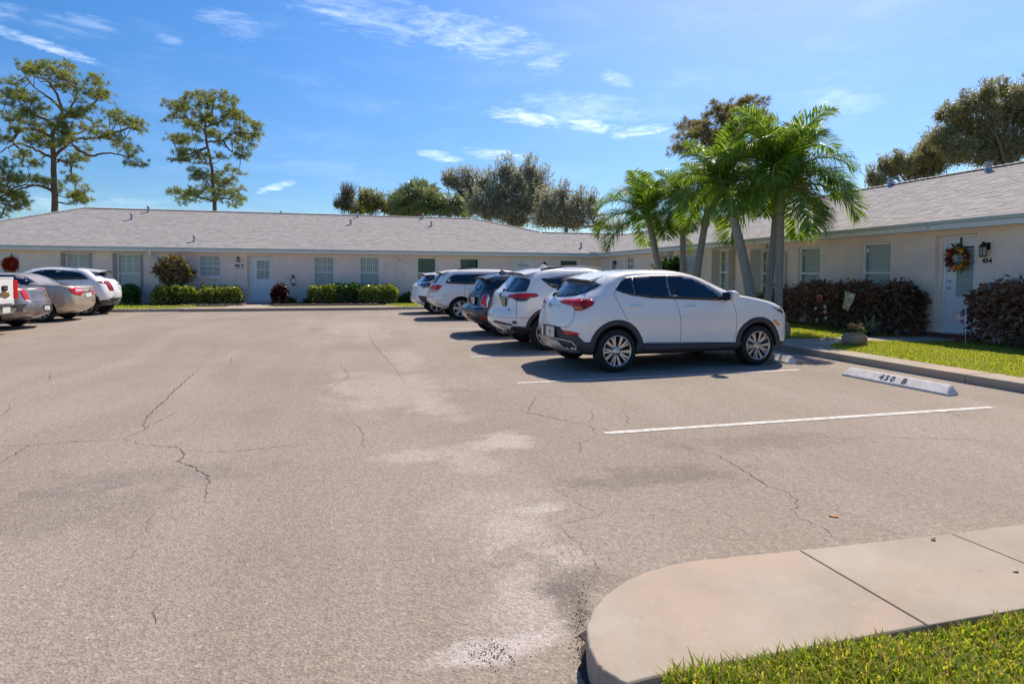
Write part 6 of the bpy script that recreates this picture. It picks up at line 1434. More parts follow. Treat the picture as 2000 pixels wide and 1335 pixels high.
broad('small half bare tree with a few leaves at the left of the fan palms', 50, (675, 425), e2([(180, 400, 60, 40), (190, 340, 50, 50), (120, 390, 25, 20), (230, 420, 40, 25)]), m_lime, 500, .2, 80, edge=.7, r0=.12, name='small_tree')
broad('yellow green leafy tree just left of the fan palms', 49, (720, 425), e2([(290, 360, 40, 40), (330, 400, 60, 50), (390, 390, 50, 45), (440, 420, 40, 30), (270, 420, 40, 30), (470, 370, 30, 30)]), m_lime, 2600, .22, 60, edge=.4, r0=.15, name='small_tree')
def e4(l): return [(1660+x/5.562, 160+y/5.562, a/5.562, b_/5.562) for x, y, a, b_ in l]
broad('large spreading oak behind the right hand roof at the frame edge', 34, (1965, 330), e4([(1500, 150, 110, 80), (1650, 110, 100, 70), (1830, 200, 110, 90), (1300, 260, 120, 80), (1500, 300, 140, 100), (1150, 350, 130, 70), (1000, 380, 80, 50), (1700, 350, 160, 120), (1880, 400, 100, 150), (1250, 460, 170, 90), (1500, 500, 180, 110), (1100, 560, 150, 80), (920, 640, 110, 60), (1350, 640, 200, 110), (1600, 680, 200, 120), (1820, 680, 140, 150), (1050, 720, 150, 80), (1200, 800, 180, 90), (1450, 820, 200, 80), (1750, 820, 200, 60), (2050, 500, 200, 350)]), m_oakg, 46000, .13, 110, edge=.4, r0=.4)
broad('lower oak mass sloping down along the right hand ridge', 36, (1800, 380), e4([(380, 930, 90, 60), (520, 860, 70, 50), (450, 980, 140, 60), (620, 920, 130, 70), (780, 860, 110, 60), (700, 980, 170, 70), (900, 850, 120, 80), (900, 960, 150, 60), (240, 1050, 70, 70), (300, 1110, 120, 40), (800, 760, 60, 40), (820, 830, 120, 80), (920, 760, 130, 100), (1000, 840, 150, 90), (860, 700, 80, 60)]), m_oakg, 17000, .13, 80, edge=.5)

# fan palms ------------------------------------------------------------
def fanpalm(label, D_, cx, cy, R, n, seed):
    r_ = random.Random(seed); c = AD(cx, cy, D_); foot = Vector((c.x, c.y, 0)); root = empty('fan_palm', foot, label, 'palm tree', 'fan palms behind the back roof')
    mb = MB(); mb.tube([foot, c], [.22, .18], 10); mb.build('trunk', m_palmbark, root, fix=False)
    V = []; T = []; st = MB()
    for i in range(n):
        u = r_.uniform(-.25, 1); az = r_.uniform(0, 2*math.pi); rr_ = math.sqrt(max(0, 1-u*u)); d = Vector((math.cos(az)*rr_, math.sin(az)*rr_, u)).normalized()
        L_ = R*r_.uniform(.42, .55); h = c+d*L_; st.tube([c, h], [.02, .012], 3, caps=False)
        s = d.cross(Vector((0, 0, 1))); s = (s if s.length > .1 else Vector((1, 0, 0))).normalized(); up_ = s.cross(d); k = 26
        tw = r_.uniform(-.6, .6); s2 = s*math.cos(tw)+up_*math.sin(tw)
        for j in range(k):
            a = -2.0+4.0*j/(k-1); dr_ = (d*math.cos(a)+s2*math.sin(a)).normalized(); l = R*r_.uniform(.42, .6)*(1-.18*abs(a)/2); w = .035
            p = dr_.cross(d if abs(a) > .2 else up_); p = (p if p.length > .05 else s).normalized()*w
            m = h+dr_*l*.62; t = h+dr_*l*.95+Vector((0, 0, -.28*l-.1*r_.random()))
            o_ = len(V); V += [tuple(h), tuple(m+p), tuple(m-p), tuple(t)]; T += [(o_, o_+1, o_+2), (o_+1, o_+3, o_+2)]
    tag(st.build('frond_stalk', m_barkg, root, fix=False), kind='stuff'); tag(put('crown', npmesh('crown', np.array(V), np.array(T), m_sabal), root), kind='stuff')
fanpalm('bigger round headed fan palm behind the back roof', 47, 820, 404, 2.75, 120, 1)
fanpalm('smaller fan palm leaning out at the right of the bigger fan palm', 46, 878, 412, 1.75, 70, 2)
fanpalm('fan palm half hidden behind the bigger one on its left', 49, 788, 414, 1.6, 45, 4)

# clumped palms by the right wing --------------------------------------
def frond_mesh(L_, elev, droop, seed, mat2=False, w=.0085):
    r_ = random.Random(seed); n = 60; pts = []; p = Vector((0, 0, 0)); a = elev
    for i in range(n+1):
        pts.append(p.copy()); a -= droop/n*(.6+1.1*i/n); p = p+Vector((math.cos(a), 0, math.sin(a)))*(L_/n)
    mb = MB(); mb.tube(pts[::4], [.016*(1-.8*i/(n/4)) for i in range(len(pts[::4]))], 5, mi=0, caps=False)
    V = []; T = []; wind = Vector((.10, -.18, 0))
    for i in range(3, n):
        t = i/n; tan = (pts[i+1]-pts[i]).normalized(); ll = L_*.40*math.sin(math.pi*min(1, .14+t*.86))**.55*(1 if t < .9 else .8)
        for sg in (-1, 1):
            for q in range(2):
                s = Vector((0, sg, 0)); up_ = tan.cross(Vector((0, 1, 0))); up_ = -up_ if up_.z < 0 else up_
                b = pts[i]+tan*(L_/n)*r_.random(); l = ll*r_.uniform(.78, 1.1)
                d = (tan*r_.uniform(.5, .85)+s*r_.uniform(.7, 1.0)+up_*r_.uniform(-.05, .55)).normalized()
                wd = d.cross(up_).normalized()*w*r_.uniform(.7, 1.15)
                m = b+d*l*.45; m2 = b+d*l*.8+Vector((0, 0, -.10*l)); e = b+d*l*1.0+Vector((0, 0, -r_.uniform(.25, .5)*l))
                o_ = len(V); V += [tuple(b), tuple(m+wd), tuple(m-wd), tuple(m2+wd*.7), tuple(m2-wd*.7), tuple(e)]
                T += [(o_, o_+1, o_+2), (o_+1, o_+3, o_+4), (o_+1, o_+4, o_+2), (o_+3, o_+5, o_+4)]
    k = len(mb.v); Vs = mb.v+V; F4 = []
    for f in mb.f: F4 += [(f[0], f[1], f[2]), (f[0], f[2], f[3])]
    me = npmesh('frond', np.array([tuple(v) for v in Vs]), np.array(F4+[tuple(x+k for x in t) for t in T]), [m_frondy if mat2 else m_frond, m_shaft])
    mi = np.zeros(len(F4)+len(T), dtype=np.int32); mi[:len(F4)] = 1
    if len(me.polygons) == len(mi): me.polygons.foreach_set('material_index', mi)
    return me
FR = {}
for i, el in enumerate((78, 64, 54, 42, 28, 14, -4)):
    for s in range(2): FR[(i, s)] = frond_mesh(1.0, rad(el), rad((62, 84, 98, 102, 98, 88, 70)[i]), i*10+s)
FY = [frond_mesh(1.0, rad(5), rad(95), 77, True), frond_mesh(1.0, rad(-12), rad(70), 78, True)]
PG = 'palms clumped in front of the right wing'
def palm(label, base, crown, r0, r1, L_, n, seed, shaft=.75, spear=True, bend=0., yel=0, az0=0., roots=True):
    r_ = random.Random(seed); base, crown = Vector(base), Vector(crown); root = empty('palm_tree', base, label, 'palm tree', PG)
    d = crown-base; k = 9; P_ = []
    side = Vector((-d.y, d.x, 0)); side = side.normalized() if side.length > .05 else Vector((1, 0, 0))
    def at(t): return base+d*t+CR*(bend*math.sin(math.pi*t))
    ts = 1-shaft/d.length; mb = MB(); m = 40; pts = [at(ts*i/m) for i in range(m+1)]
    rr_ = [(r0*1.25 if i < 2 else r0)+(r1-r0)*(i/m) + (.004 if i % 2 else 0) for i in range(m+1)]; mb.tube(pts, rr_, 14); mb.build('trunk', m_palmbark, root, fix=False)
    mb = MB(); pts = [at(ts+(1-ts)*i/8) for i in range(9)]; mb.tube(pts, [r1*1.0, r1*1.28, r1*1.25, r1*1.15, r1*1.0, r1*.85, r1*.7, r1*.55, r1*.35], 14); mb.build('crownshaft', m_shaft, root, fix=False)
    for i in range(n):
        e = min(6, int(7*((i+.5)/n)**1.2)); me = FR[(e, r_.randrange(2))]
        o = put('frond', me, root, local=True); s = L_*r_.uniform(.88, 1.1); az = az0+i*2.399+r_.uniform(-.25, .25)
        o.location = crown-base+Vector((0, 0, -.05-.015*i)); o.rotation_euler = (r_.uniform(-.12, .12), r_.uniform(-.06, .06), az); o.scale = (s, s*r_.uniform(.9, 1.05), s)
    for i in range(yel):
        o = put('frond', FY[i % 2], root, local=True); o['label'] = 'yellowing frond hanging low'; o.location = crown-base+Vector((0, 0, -.3)); o.rotation_euler = (0, .1, -.35+i*.5); o.scale = (L_*.72,)*3
    if spear:
        mb = MB(); mb.tube([crown+Vector((0, 0, -.1)), crown+Vector((-.06, .03, L_*.42)), crown+Vector((-.12, .05, L_*.75))], [.03, .02, .003], 6); mb.build('spear_leaf', m_frond, root, fix=False)
def PXp(px, py, X_): return AX(px, py, X_)
def ground_at(px, X_): p = AX(px, 620, X_); return Vector((p.x, p.y, .11))
def above(px, py, base): # the point over the base's depth plane that shows at (px, py)
    dd = (Vector(base)-CAM).dot(CF); return AD(px, py, dd)
bA = ground_at(1520, 9.75); palm('tallest palm of the clump with a straight speckled trunk', bA, above(1526, 340, bA), .10, .085, 2.0, 22, 5, shaft=.95, yel=1, az0=.4)
bB = ground_at(1494, 9.9); palm('palm standing close on the left of the tallest palm, sharing its crown', bB, above(1519, 352, bB), .10, .08, 1.6, 8, 9, shaft=.95, bend=.03, az0=1.5, spear=False)
bC = ground_at(1478, 9.35); palm('palm leaning left with a stout pale trunk beside the crossover hood', bC, above(1408, 345, bC), .14, .095, 1.5, 15, 13, shaft=.85, bend=.09, az0=2.2, yel=0)
bD = ground_at(1350, 9.6); palm('palm leaning right with a dark scarred trunk in the middle of the clump', bD, above(1388, 382, bD), .13, .095, 1.6, 13, 17, shaft=1.0, bend=-.05, az0=.9)
bE = ground_at(1333, 9.8); palm('slender upright palm behind the crossover roof', bE, above(1334, 396, bE), .10, .085, 1.5, 12, 21, shaft=1.1, az0=3.1, spear=False)
bF = ground_at(1296, 9.7); palm('leftmost palm of the clump leaning left over the corner', bF, above(1262, 412, bF), .12, .10, 1.95, 16, 25, shaft=.5, bend=.10, az0=1.1)

# dark copperleaf hedges -----------------------------------------------
def leaf_shape(n=1):
    pts = [(0, 0), (.28, .25), (.33, .5), (.2, .8), (0, 1.05), (-.2, .8), (-.33, .5), (-.28, .25)]
    V = [(x, y, .09*abs(x)*3-.12*y*y) for x, y in pts]+[(0, .5, -.06)]
    return V, [(i, (i+1) % 8, 8) for i in range(8)]
LV, LF = leaf_shape(); mb = MB(); mb.add(LV, LF); LME = [mb.mesh('leaf', m_copper, False)]
m_copper2 = M('copperleaf_near', (.095, .045, .04), .36, c2=(.20, .08, .06), vs=1.5, spec=.5); m_copper3 = M('copperleaf_green', (.16, .16, .07), .4, c2=(.22, .10, .06), vs=3)
for mt in (m_copper2, m_copper3):
    mb = MB(); mb.add(LV, LF); LME.append(mb.mesh('leaf', mt, False))
def hedge(label, poly, z0, z1, n, size, mat, single=0, group='clipped shrubs and hedges', cat='hedge', name='hedge', lump=.10, cam_side=True, round_=.3, stems=40, meshes=None, seed=1, holes=0.):
    r_ = np.random.default_rng(seed); rr_ = random.Random(seed); P_ = np.array([(p[0], p[1]) for p in poly]); c = P_.mean(0); root = empty(name, (c[0], c[1], z0), label, cat, group)
    x0, y0 = P_.min(0)-.05; x1, y1 = P_.max(0)+.05; C_ = []; k = 0
    while len(C_) < n and k < 60:
        Q = r_.uniform((x0, y0), (x1, y1), (n, 2)); Q = Q[in_poly(Q, [tuple(p) for p in P_])]
        # distance to the outline
        dmin = np.full(len(Q), 9.)
        for i in range(len(P_)):
            a, b_ = P_[i], P_[(i+1) % len(P_)]; ab = b_-a; t = np.clip(((Q-a)@ab)/(ab@ab), 0, 1); dmin = np.minimum(dmin, np.linalg.norm(Q-(a+t[:, None]*ab), axis=1))
        top = z1-round_*np.clip(1-dmin/round_, 0, 1)**2.2+lump*(np.sin(Q[:, 0]*4.3+seed)+np.sin(Q[:, 1]*5.1+2))*.5+r_.normal(0, .035, len(Q))
        z = z0+.05+(top-z0-.05)*r_.uniform(0, 1, len(Q))**.55
        keep = (dmin < .16) | (top-z < .14) | (r_.random(len(Q)) < .12)
        if holes: keep &= ~((np.sin(Q[:, 1]*7.3+z*5)*np.sin(z*9+Q[:, 1]*3) > 1-holes) & (z < z0+.75*(z1-z0)))
        Q3 = np.c_[Q, z][keep]; C_ += list(Q3); k += 1
    C_ = np.array(C_[:n]); ctr = np.array([c[0], c[1], (z0+z1)/2]); out = C_-ctr; out[:, :2] /= np.maximum(.3, np.linalg.norm(out[:, :2], axis=1))[:, None]; out[:, 2] *= .6
    # outward at the nearest face
    D_ = out*.7+r_.normal(0, .55, (len(C_), 3)); D_[:, 2] -= .35
    leafobj('foliage', C_, D_, size, mat, root, .62, .25)
    if single:
        d = np.array([tuple(CAM)])-C_; idx = np.argsort((d**2).sum(1)+r_.uniform(0, .8, len(C_)))[:single*3]; idx = idx[::3]
        for i in idx:
            o = bpy.data.objects.new('leaf', (meshes or LME)[rr_.choice((0, 1, 1, 1, 2))]); COL.objects.link(o); o.parent = root
            p = C_[i]+d[i]/np.linalg.norm(d[i])*.05; o.location = (p[0]-c[0], p[1]-c[1], p[2]-z0)
            dv = Vector(D_[i]).normalized(); q = dv.to_track_quat('Y', 'Z'); o.rotation_mode = 'QUATERNION'; o.rotation_quaternion = q; s = size*rr_.uniform(.95, 1.4); o.scale = (s*1.3, s*1.1, s)
    mb = MB()
    for i in range(stems):
        t = rr_.random(); p = P_[rr_.randrange(len(P_))]*.5+c*.5; q = c+(p-c)*rr_.uniform(.2, 1.3); a = Vector((q[0], q[1], z0)); b_ = a+Vector((rr_.gauss(0, .15), rr_.gauss(0, .15), (z1-z0)*rr_.uniform(.5, .9))); mb.tube([a, a.lerp(b_, .5)+Vector((rr_.gauss(0, .05), rr_.gauss(0, .05), 0)), b_], [.012, .009, .005], 4, caps=False)
    tag(mb.build('stem', m_stem, root, fix=False), kind='stuff'); return root
hx0, hx1 = 11.5, 12.32
hyL = lambda px, x: AX(px, 640, x).y
slab('planting_bed', [(11.15, 11.2), (12.36, 11.1), (12.36, 22), (11.25, 22)], .05, .125, m_soil); slab('planting_bed', [(11.3, 9.55), (12.36, 9.55), (12.36, -8), (11.3, -8)], .05, .125, m_soil)
h1 = [(hx0, hyL(1780, hx0)+.25), (hx0+.05, hyL(1530, hx0)), (hx1, hyL(1530, hx0)+.1), (hx1, hyL(1782, hx0+.4))]
hedge('dark purple copperleaf hedge under the two white framed windows', h1, .12, 1.31, 6500, .105, m_copper, single=290, seed=3, stems=60)
h2 = [(11.78, 9.35), (11.62, 8.6), (11.55, 3.5), (hx1, 3.5), (hx1, 9.35), (12.0, 9.6)]
hedge('dark copperleaf hedge at the right edge with white door showing through its gaps', h2, .12, 1.33, 7500, .12, m_copper, single=290, seed=8, stems=110, holes=.30, round_=.35)
hedge('short piece of dark hedge behind the palm trunks', [(11.4, hyL(1500, 11.4)), (11.4, hyL(1475, 11.4)), (hx1, hyL(1475, 11.4)+.2), (hx1, hyL(1500, 11.4)+.1)], .12, 1.2, 1500, .10, m_copper, single=0, seed=5, stems=15)
def bb(px0, px1, y0, y1): return [(AY(px0, 590, y0).x, y0), (AY(px1, 590, y0).x, y0), (AY(px1, 590, y1).x, y1), (AY(px0, 590, y1).x, y1)]
GS = 'shrubs along the back wall'
HK = dict(group=GS, lump=.06, stems=16)
slab('planting_bed', bb(292, 478, 27.6, 30.05), .05, .128, m_soil); slab('planting_bed', bb(535, 752, 27.3, 30.05), .05, .128, m_soil)
hedge('variegated green hedge left of the paned window, under the spiky shrub', bb(300, 384, 28.2, 29.6), .12, .90, 3800, .13, m_shrub, seed=11, **HK)
hedge('variegated green hedge just left of the blue white door', bb(388, 471, 28.2, 29.6), .12, .88, 3800, .13, m_shrub, seed=12, **HK)
hedge('variegated hedge below the first tall window right of the door', bb(604, 655, 28.2, 29.6), .12, .95, 2600, .13, m_shrub, seed=13, **HK)
hedge('darker green bush between the two tall windows', bb(648, 704, 28.3, 29.6), .12, 1.02, 2600, .13, m_shrubd, seed=14, cat='bush', name='bush', **HK)
hedge('variegated hedge below the second tall window beside the downpipe', bb(702, 775, 28.2, 29.6), .12, .95, 3600, .13, m_shrub, seed=15, **HK)
hedge('dark clipped bush beside the rear of the far left white suv', bb(238, 272, 28.6, 29.8), .12, .98, 1900, .12, m_shrubd, seed=16, cat='bush', name='bush', **HK)
hedge('small wine red bush at the right of the blue white door', bb(533, 560, 28.2, 29.3), .12, .98, 1400, .14, m_wine, seed=17, cat='bush', name='bush', **HK)
hedge('low dark green plant beside the wine red bush', bb(560, 576, 28.4, 29.2), .12, .52, 350, .14, m_shrubd, seed=18, cat='plant', name='bush', group=GS, stems=5)
hedge('tiny dark plant at the left end of the tall window hedge', bb(595, 606, 28.4, 29), .12, .5, 300, .12, m_shrubd, seed=20, cat='plant', name='bush', group=GS, stems=4)
hedge('low leafy plant at the foot of the downpipe by the green windows', bb(783, 818, 28.8, 29.8), .12, .48, 800, .15, m_shrubd, seed=19, cat='plant', name='bush', group=GS, stems=6)
# spiky shrub on bare stems
def spiky(label, foot, heads, L_, mat, n=26, r=.02, seed=3, leafw=.07, cat='shrub', name='spiky_shrub'):
    r_ = random.Random(seed); foot = Vector(foot); root = empty(name, foot, label, cat); mb = MB(); C_ = []; Dn = []
    for h in heads:
        h = Vector(h); mb.tube([foot+Vector((r_.gauss(0, .12), r_.gauss(0, .05), 0)), foot.lerp(h, .6)+Vector((r_.gauss(0, .04), 0, 0)), h], [r, r*.8, r*.5], 6)
        for _ in range(n):
            d = Vector((r_.gauss(0, 1), r_.gauss(0, 1), r_.gauss(.35, .8))).normalized(); C_.append(tuple(h)); Dn.append(tuple(d))
    tag(mb.build('stem', m_stem, root, fix=False), kind='stuff'); leafobj('foliage', C_, Dn, L_, mat, root, leafw, .5)
sc = AY(340, 528, 29.3); heads = []
for i in range(34):
    a = rnd.uniform(0, 2*math.pi); q = math.sqrt(rnd.random()); heads.append((sc.x+.62*q*math.cos(a), 29.3+rnd.uniform(-.35, .35), sc.z+.45*q*math.sin(a)))
spiky('tall spiky reddish green shrub on bare stems before the back wall', (sc.x+.05, 29.3, .12), heads, .36, m_cordy, 30)
sc2 = AX(1305, 522, 11.6); spiky('dark spiky shrub behind the leaning palms, over the crossover roof', (sc2.x, sc2.y, .12), [(sc2.x, sc2.y+t, sc2.z-.1+.05*math.sin(t*9)) for t in (-.5, -.25, 0, .25, .5)], .5, m_shrubd, 40, seed=6, leafw=.06)
pl = G(1692, 655, .12)
spiky('pale spider plant on the grass behind the clay pot', (pl.x, pl.y, .12), [(pl.x, pl.y, .2)], .36, leafmat('spider_leaves', [(.16, .22, .14), (.24, .30, .20)], .3), 70, seed=9, leafw=.05, cat='plant', name='spider_plant')

# edging bricks ---------------------------------------------------------
def bricks(label, pts, L_=.2, h=.07, w=.09, mat=None, z=.12, cat='edging', name='brick_edging', gap=.012):
    p0 = Vector(pts[0]); root = empty(name, (p0.x, p0.y, z), label, cat); me = []
    for k in range(3):
        mb = MB(); mb.box((-L_/2+.004, -w/2, 0), (L_/2-.004, w/2, h*(1, .85, 1.1)[k])); m_ = mb.mesh('brick', mat); b = bmesh.new(); b.from_mesh(m_); bmesh.ops.bevel(b, geom=list(b.edges), offset=.008, segments=1, affect='EDGES'); b.to_mesh(m_); b.free(); me.append(m_)
    for a, b_ in zip(pts[:-1], pts[1:]):
        a, b_ = Vector(a), Vector(b_); n = max(1, int((b_-a).length/(L_+gap))); an = math.atan2((b_-a).y, (b_-a).x)
        for i in range(n):
            c = a.lerp(b_, (i+.5)/n); o = bpy.data.objects.new('brick', rnd.choice(me)); COL.objects.link(o); o.parent = root; o.location = (c.x-p0.x+rnd.gauss(0, .006), c.y-p0.y+rnd.gauss(0, .008), 0); o.rotation_euler = (rnd.gauss(0, .03), rnd.gauss(0, .03), an+rnd.gauss(0, .05))
gx = lambda px, y: AY(px, 595, y).x
bricks('pinkish brick edging in front of the hedges left of the door', [(gx(350, 27.5), 27.55), (gx(470, 27.4), 27.4), (gx(480, 28.2), 28.6)], mat=m_brickp)
bricks('pinkish brick edging in front of the tall window hedges', [(gx(535, 27.4), 27.25), (gx(738, 27.2), 27.15)], mat=m_brickp)
bricks('red scalloped edging blocks by the wall corner near the wreath door', [tuple(G(1738, 654, .12).to_2d()), tuple(G(1797, 655.5, .12).to_2d())], L_=.24, h=.10, w=.07, mat=M('red_edging', (.22, .03, .025), .7, c2=(.30, .06, .045), vs=8))

# ================================================================== THINGS BY THE WALLS AND ON THE LAWN
# wheel stops
def stop(label, p0, p1, txt=None, w=.15, h=.12, grp='concrete wheel stops', back=.15):
    """p0 far end, p1 near end of the lane-side bottom edge; trapezoid section"""
    p0, p1 = Vector(p0), Vector(p1); d = (p1-p0); L_ = d.length; t = d.normalized(); n = Vector((-t.y, t.x)); n = n if n.x > 0 else -n
    root = empty('wheel_stop', (p0.x, p0.y, 0), label, 'wheel stop', grp); mb = MB(); R = 12
    sec = [(0, .0), (.0, .022), (.11, h), (.14, h), (back+.04, .03), (back+.04, 0)]
    ends = []; V = []
    for u in (0, .03, L_-.03, L_): pass
    xs = [(0, 0), (.0, 1), (L_, 1), (L_, 0)]
    def P_(u, a, z): q = p0+t*u+n*a; return (q.x, q.y, z)
    for u, tap in ((0, 0), (L_, 0)):
        s = -1 if u == 0 else 1
        V += [P_(u-s*(z*.42), a, z) for a, z in sec]
    k = len(sec); mb.add(V, [tuple(range(k)), tuple(range(k, 2*k))]+[(i, (i+1) % k, (i+1) % k+k, i+k) for i in range(k)]); me = mb.mesh('block', m_stop)
    b = bmesh.new(); b.from_mesh(me); bmesh.ops.bevel(b, geom=list(b.edges), offset=.008, segments=2, affect='EDGES'); b.to_mesh(me); b.free(); put('block', me, root)
    if txt:
        sl = Vector((n.x*.11, n.y*.11, h-.022)); vv = sl.normalized(); uu = Vector((t.x, t.y, 0)); ww = uu.cross(vv); ww = ww if ww.dot(Vector((-n.x, -n.y, .5))) > 0 else -ww
        c = Vector((p0.x, p0.y, 0))+Vector((t.x, t.y, 0))*L_*.50+Vector((n.x*.055, n.y*.055, .071))+ww*.003
        Mx = Matrix(((uu.x, vv.x, ww.x, c.x), (uu.y, vv.y, ww.y, c.y), (uu.z, vv.z, ww.z, c.z), (0, 0, 0, 1)))
        mst = M('stencil_paint', (.04, .045, .06), .8)
        for ch, dx in zip('450B', (-.165, -.082, .0, .172)): text_mesh('stencilled_character', ch, .125, mst, Mx @ Matrix.Translation((dx, 0, 0)), root, extrude=.0006, bold=.003, xs=1.0)
        # stencil bridges
    return root
stop('white concrete wheel stop stencilled 450 B in the empty stall', G(1642, 732.5).to_2d(), G(1851, 773.5).to_2d(), '450  B')
e = G(1551, 711).to_2d(); stop('white wheel stop sticking out from under the crossover front wheel', (e.x-.22, e.y+1.6), (e.x-.10, e.y+.02))
for i, (y, lab) in enumerate(((11.0, 'wheel stop under the front of the white compact suv'), (13.7, 'wheel stop under the front of the dark hatchback'), (19.3, 'wheel stop under the front of the minivan'))):
    stop(lab, (6.95, y+1.6), (6.95, y))

# wall lanterns
m_lampglass = M('lantern_glass', (.30, .28, .22), .1, spec=.9)
def lantern(label, M_, u, v, s=1.0):
    p = M_ @ Vector((u, v, 0)); root = empty('wall_lantern', p, label, 'wall lamp', 'lanterns on the building walls'); m_ = M_ @ Matrix.Translation((u, v, 0)) @ Matrix.Scale(s, 4)
    mb = MB(); mb.box((-.05, -.02, .002), (.05, .12, .02), 0, m_); mb.tube([m_ @ Vector(q) for q in ((0, .06, .02), (0, .10, .06), (0, .13, .10), (0, .10, .12))], .012*s, 6); mb.build('bracket', m_black, root)
    c = m_ @ Matrix.Translation((0, 0, .12)) @ Matrix.Rotation(rad(-90), 4, 'X')
    mb = MB(); mb.lathe([(.001, .14), (.018, .135), (.03, .10), (.075, .04), (.078, .028)], (0, 0, 0), 6, M=c, sm=False); mb.lathe([(.001, -.16), (.05, -.16), (.06, -.145), (.06, -.135)], (0, 0, 0), 6, M=c, sm=False); mb.build('cap', m_black, root)
    mb = MB(); mb.lathe([(.066, .028), (.055, -.135)], (0, 0, 0), 6, M=c, sm=False); mb.build('glass', m_lampglass, root)
    mb = MB()
    for i in range(6):
        a = 2*math.pi*i/6; mb.tube([c @ Vector((.068*math.cos(a), .068*math.sin(a), .028)), c @ Vector((.057*math.cos(a), .057*math.sin(a), -.137))], .005*s, 4)
    mb.build('cage', m_black, root)
lantern('black wall lantern above the number 454 beside the wreath door', MRT, ru(1928), 2.02, 1.05)
lantern('small black wall lantern between the paned window and the blue white door', MBK, bu(466), 2.16, .85)
lantern('wall lantern right of the fanlight door over the cars', MBK, bu(1063), 2.05, .95)
lantern('black lantern by the corner door on the right wing', MRT, ru(1203), 2.08, 1.1)
lantern('black lantern behind the slender palm trunk on the right wing', MRT, ru(1324), 2.08, 1.1)
def placed(M_, u, v, w): return M_ @ Matrix.Translation((u, v, w))
def sign(label, body, M_, u, v, size, w=.004, bold=.004, mat=None, xs=1.0):
    t = text_mesh('house_number', body, size, mat or m_black, placed(M_, u, v, w), None, extrude=.004, bold=bold, xs=xs); return tag(t, label, 'house number')
sign('black number 454 on the wall under the lantern by the wreath door', '454', MRT, ru(1927), 1.775, .13, xs=1.05)
sign('dark number 400 B on the wall left of the blue white door', '400  B', MBK, bu(467), 1.86, .15, bold=.006)
sr = empty('name_strip', MBK @ Vector((bu(466), 1.76, 0)), 'thin dark lettered strip under the number 400 B', 'sign')
mb = MB()
for i in range(11):
    if i == 8: continue
    bx(mb, MBK, bu(459)+i*.03, bu(459)+i*.03+.022, 1.745, 1.775, .003, .008)
mb.build('strip', m_cladb, sr)
sign('faint grey number 402 A above the fanlight of the far door', '402  A', MBK, (c0+c1)/2, 2.20, .12, w=-.095+.004, mat=m_shut, bold=.002)

# fire extinguisher
ex = MBK @ Vector((bu(573.5), 1.16, .10)); er = empty('fire_extinguisher', ex, 'red fire extinguisher hung on the wall right of the door', 'extinguisher')
m_redp = M('red_enamel', (.45, .02, .015), .25, coat=1)
mb = MB(); mb.lathe([(.001, -.24), (.06, -.23), (.066, -.2), (.066, .10), (.05, .16), (.022, .19), (.02, .21)], ex, 16); mb.build('cylinder', m_redp, er)
mb = MB(); mb.lathe([(.067, -.10), (.067, .08)], ex, 16); mb.build('label_band', m_white, er)
mb = MB(); mb.box((ex.x-.025, ex.y-.03, ex.z+.2), (ex.x+.025, ex.y+.03, ex.z+.25)); mb.box((ex.x-.10, ex.y-.012, ex.z+.24), (ex.x+.06, ex.y+.012, ex.z+.27)); mb.tube([ex+Vector((-.03, -.02, .22)), ex+Vector((-.11, -.03, .12)), ex+Vector((-.10, -.03, -.12))], .012, 6); mb.build('valve', m_black, er)
mb = MB(); mb.box((ex.x-.05, ex.y+.066, ex.z-.1), (ex.x+.05, ex.y+.098, ex.z+.15)); mb.build('bracket', m_steel, er)

# wreaths
def wreath(label, M_, u, v, R, r, mats, n, size, w=.06, seed=4, partial=False, asp=.5):
    p = M_ @ Vector((u, v, w)); root = empty('door_wreath', p, label, 'wreath'); r_ = random.Random(seed)
    mb = MB(); mb.tube([M_ @ Vector((u+R*math.cos(a), v+R*math.sin(a), w)) for a in [2*math.pi*i/24 for i in range(25)]], .025, 6); mb.build('ring', m_stem, root, fix=False)
    for k, mt in enumerate(mats):
        C_ = []; Dn = []
        for _ in range(n//len(mats)):
            a = r_.uniform(0, 2*math.pi); q = r_.gauss(0, .5); C_.append(tuple(M_ @ Vector((u+(R+r*q)*math.cos(a), v+(R+r*q)*math.sin(a), w+abs(r_.gauss(0, .03)))))); g_ = r_.gauss(.6, .5)
            Dn.append(tuple(M_.to_3x3() @ Vector((math.cos(a+.8)*g_+r_.gauss(0, .5), math.sin(a+.8)*g_+r_.gauss(0, .5), r_.uniform(.1, .9)))))
        leafobj('leaf_spray', C_, Dn, size, mt, root, asp, .3)
    mb = MB(); mb.box((u-.015, v+R*.9, w-.05), (u+.015, v+R+.28, w-.035), 0, M_); mb.build('hanger', m_black, root); return root
wreath('orange red leaf wreath on the far left door', MBK, bu(21), AY(21, 516, 30).z, .19, .10, [leafmat('red_orange_leaf', [(.35, .03, .012), (.55, .06, .02), (.4, .05, .02)], .2)], 900, .10, w=-.04)
wu, wv = ru(1865), AX(1865, 505, 12.5).z
WR_ = wreath('autumn wreath of red, orange and yellow flowers on the white door by 454', MRT, wu, wv, .195, .08, [leafmat('dark_green_leaf', [(.03, .06, .02), (.05, .04, .02)], .2), leafmat('rust_leaf', [(.22, .07, .02), (.12, .03, .02)], .2)], 330, .08, w=-.10)
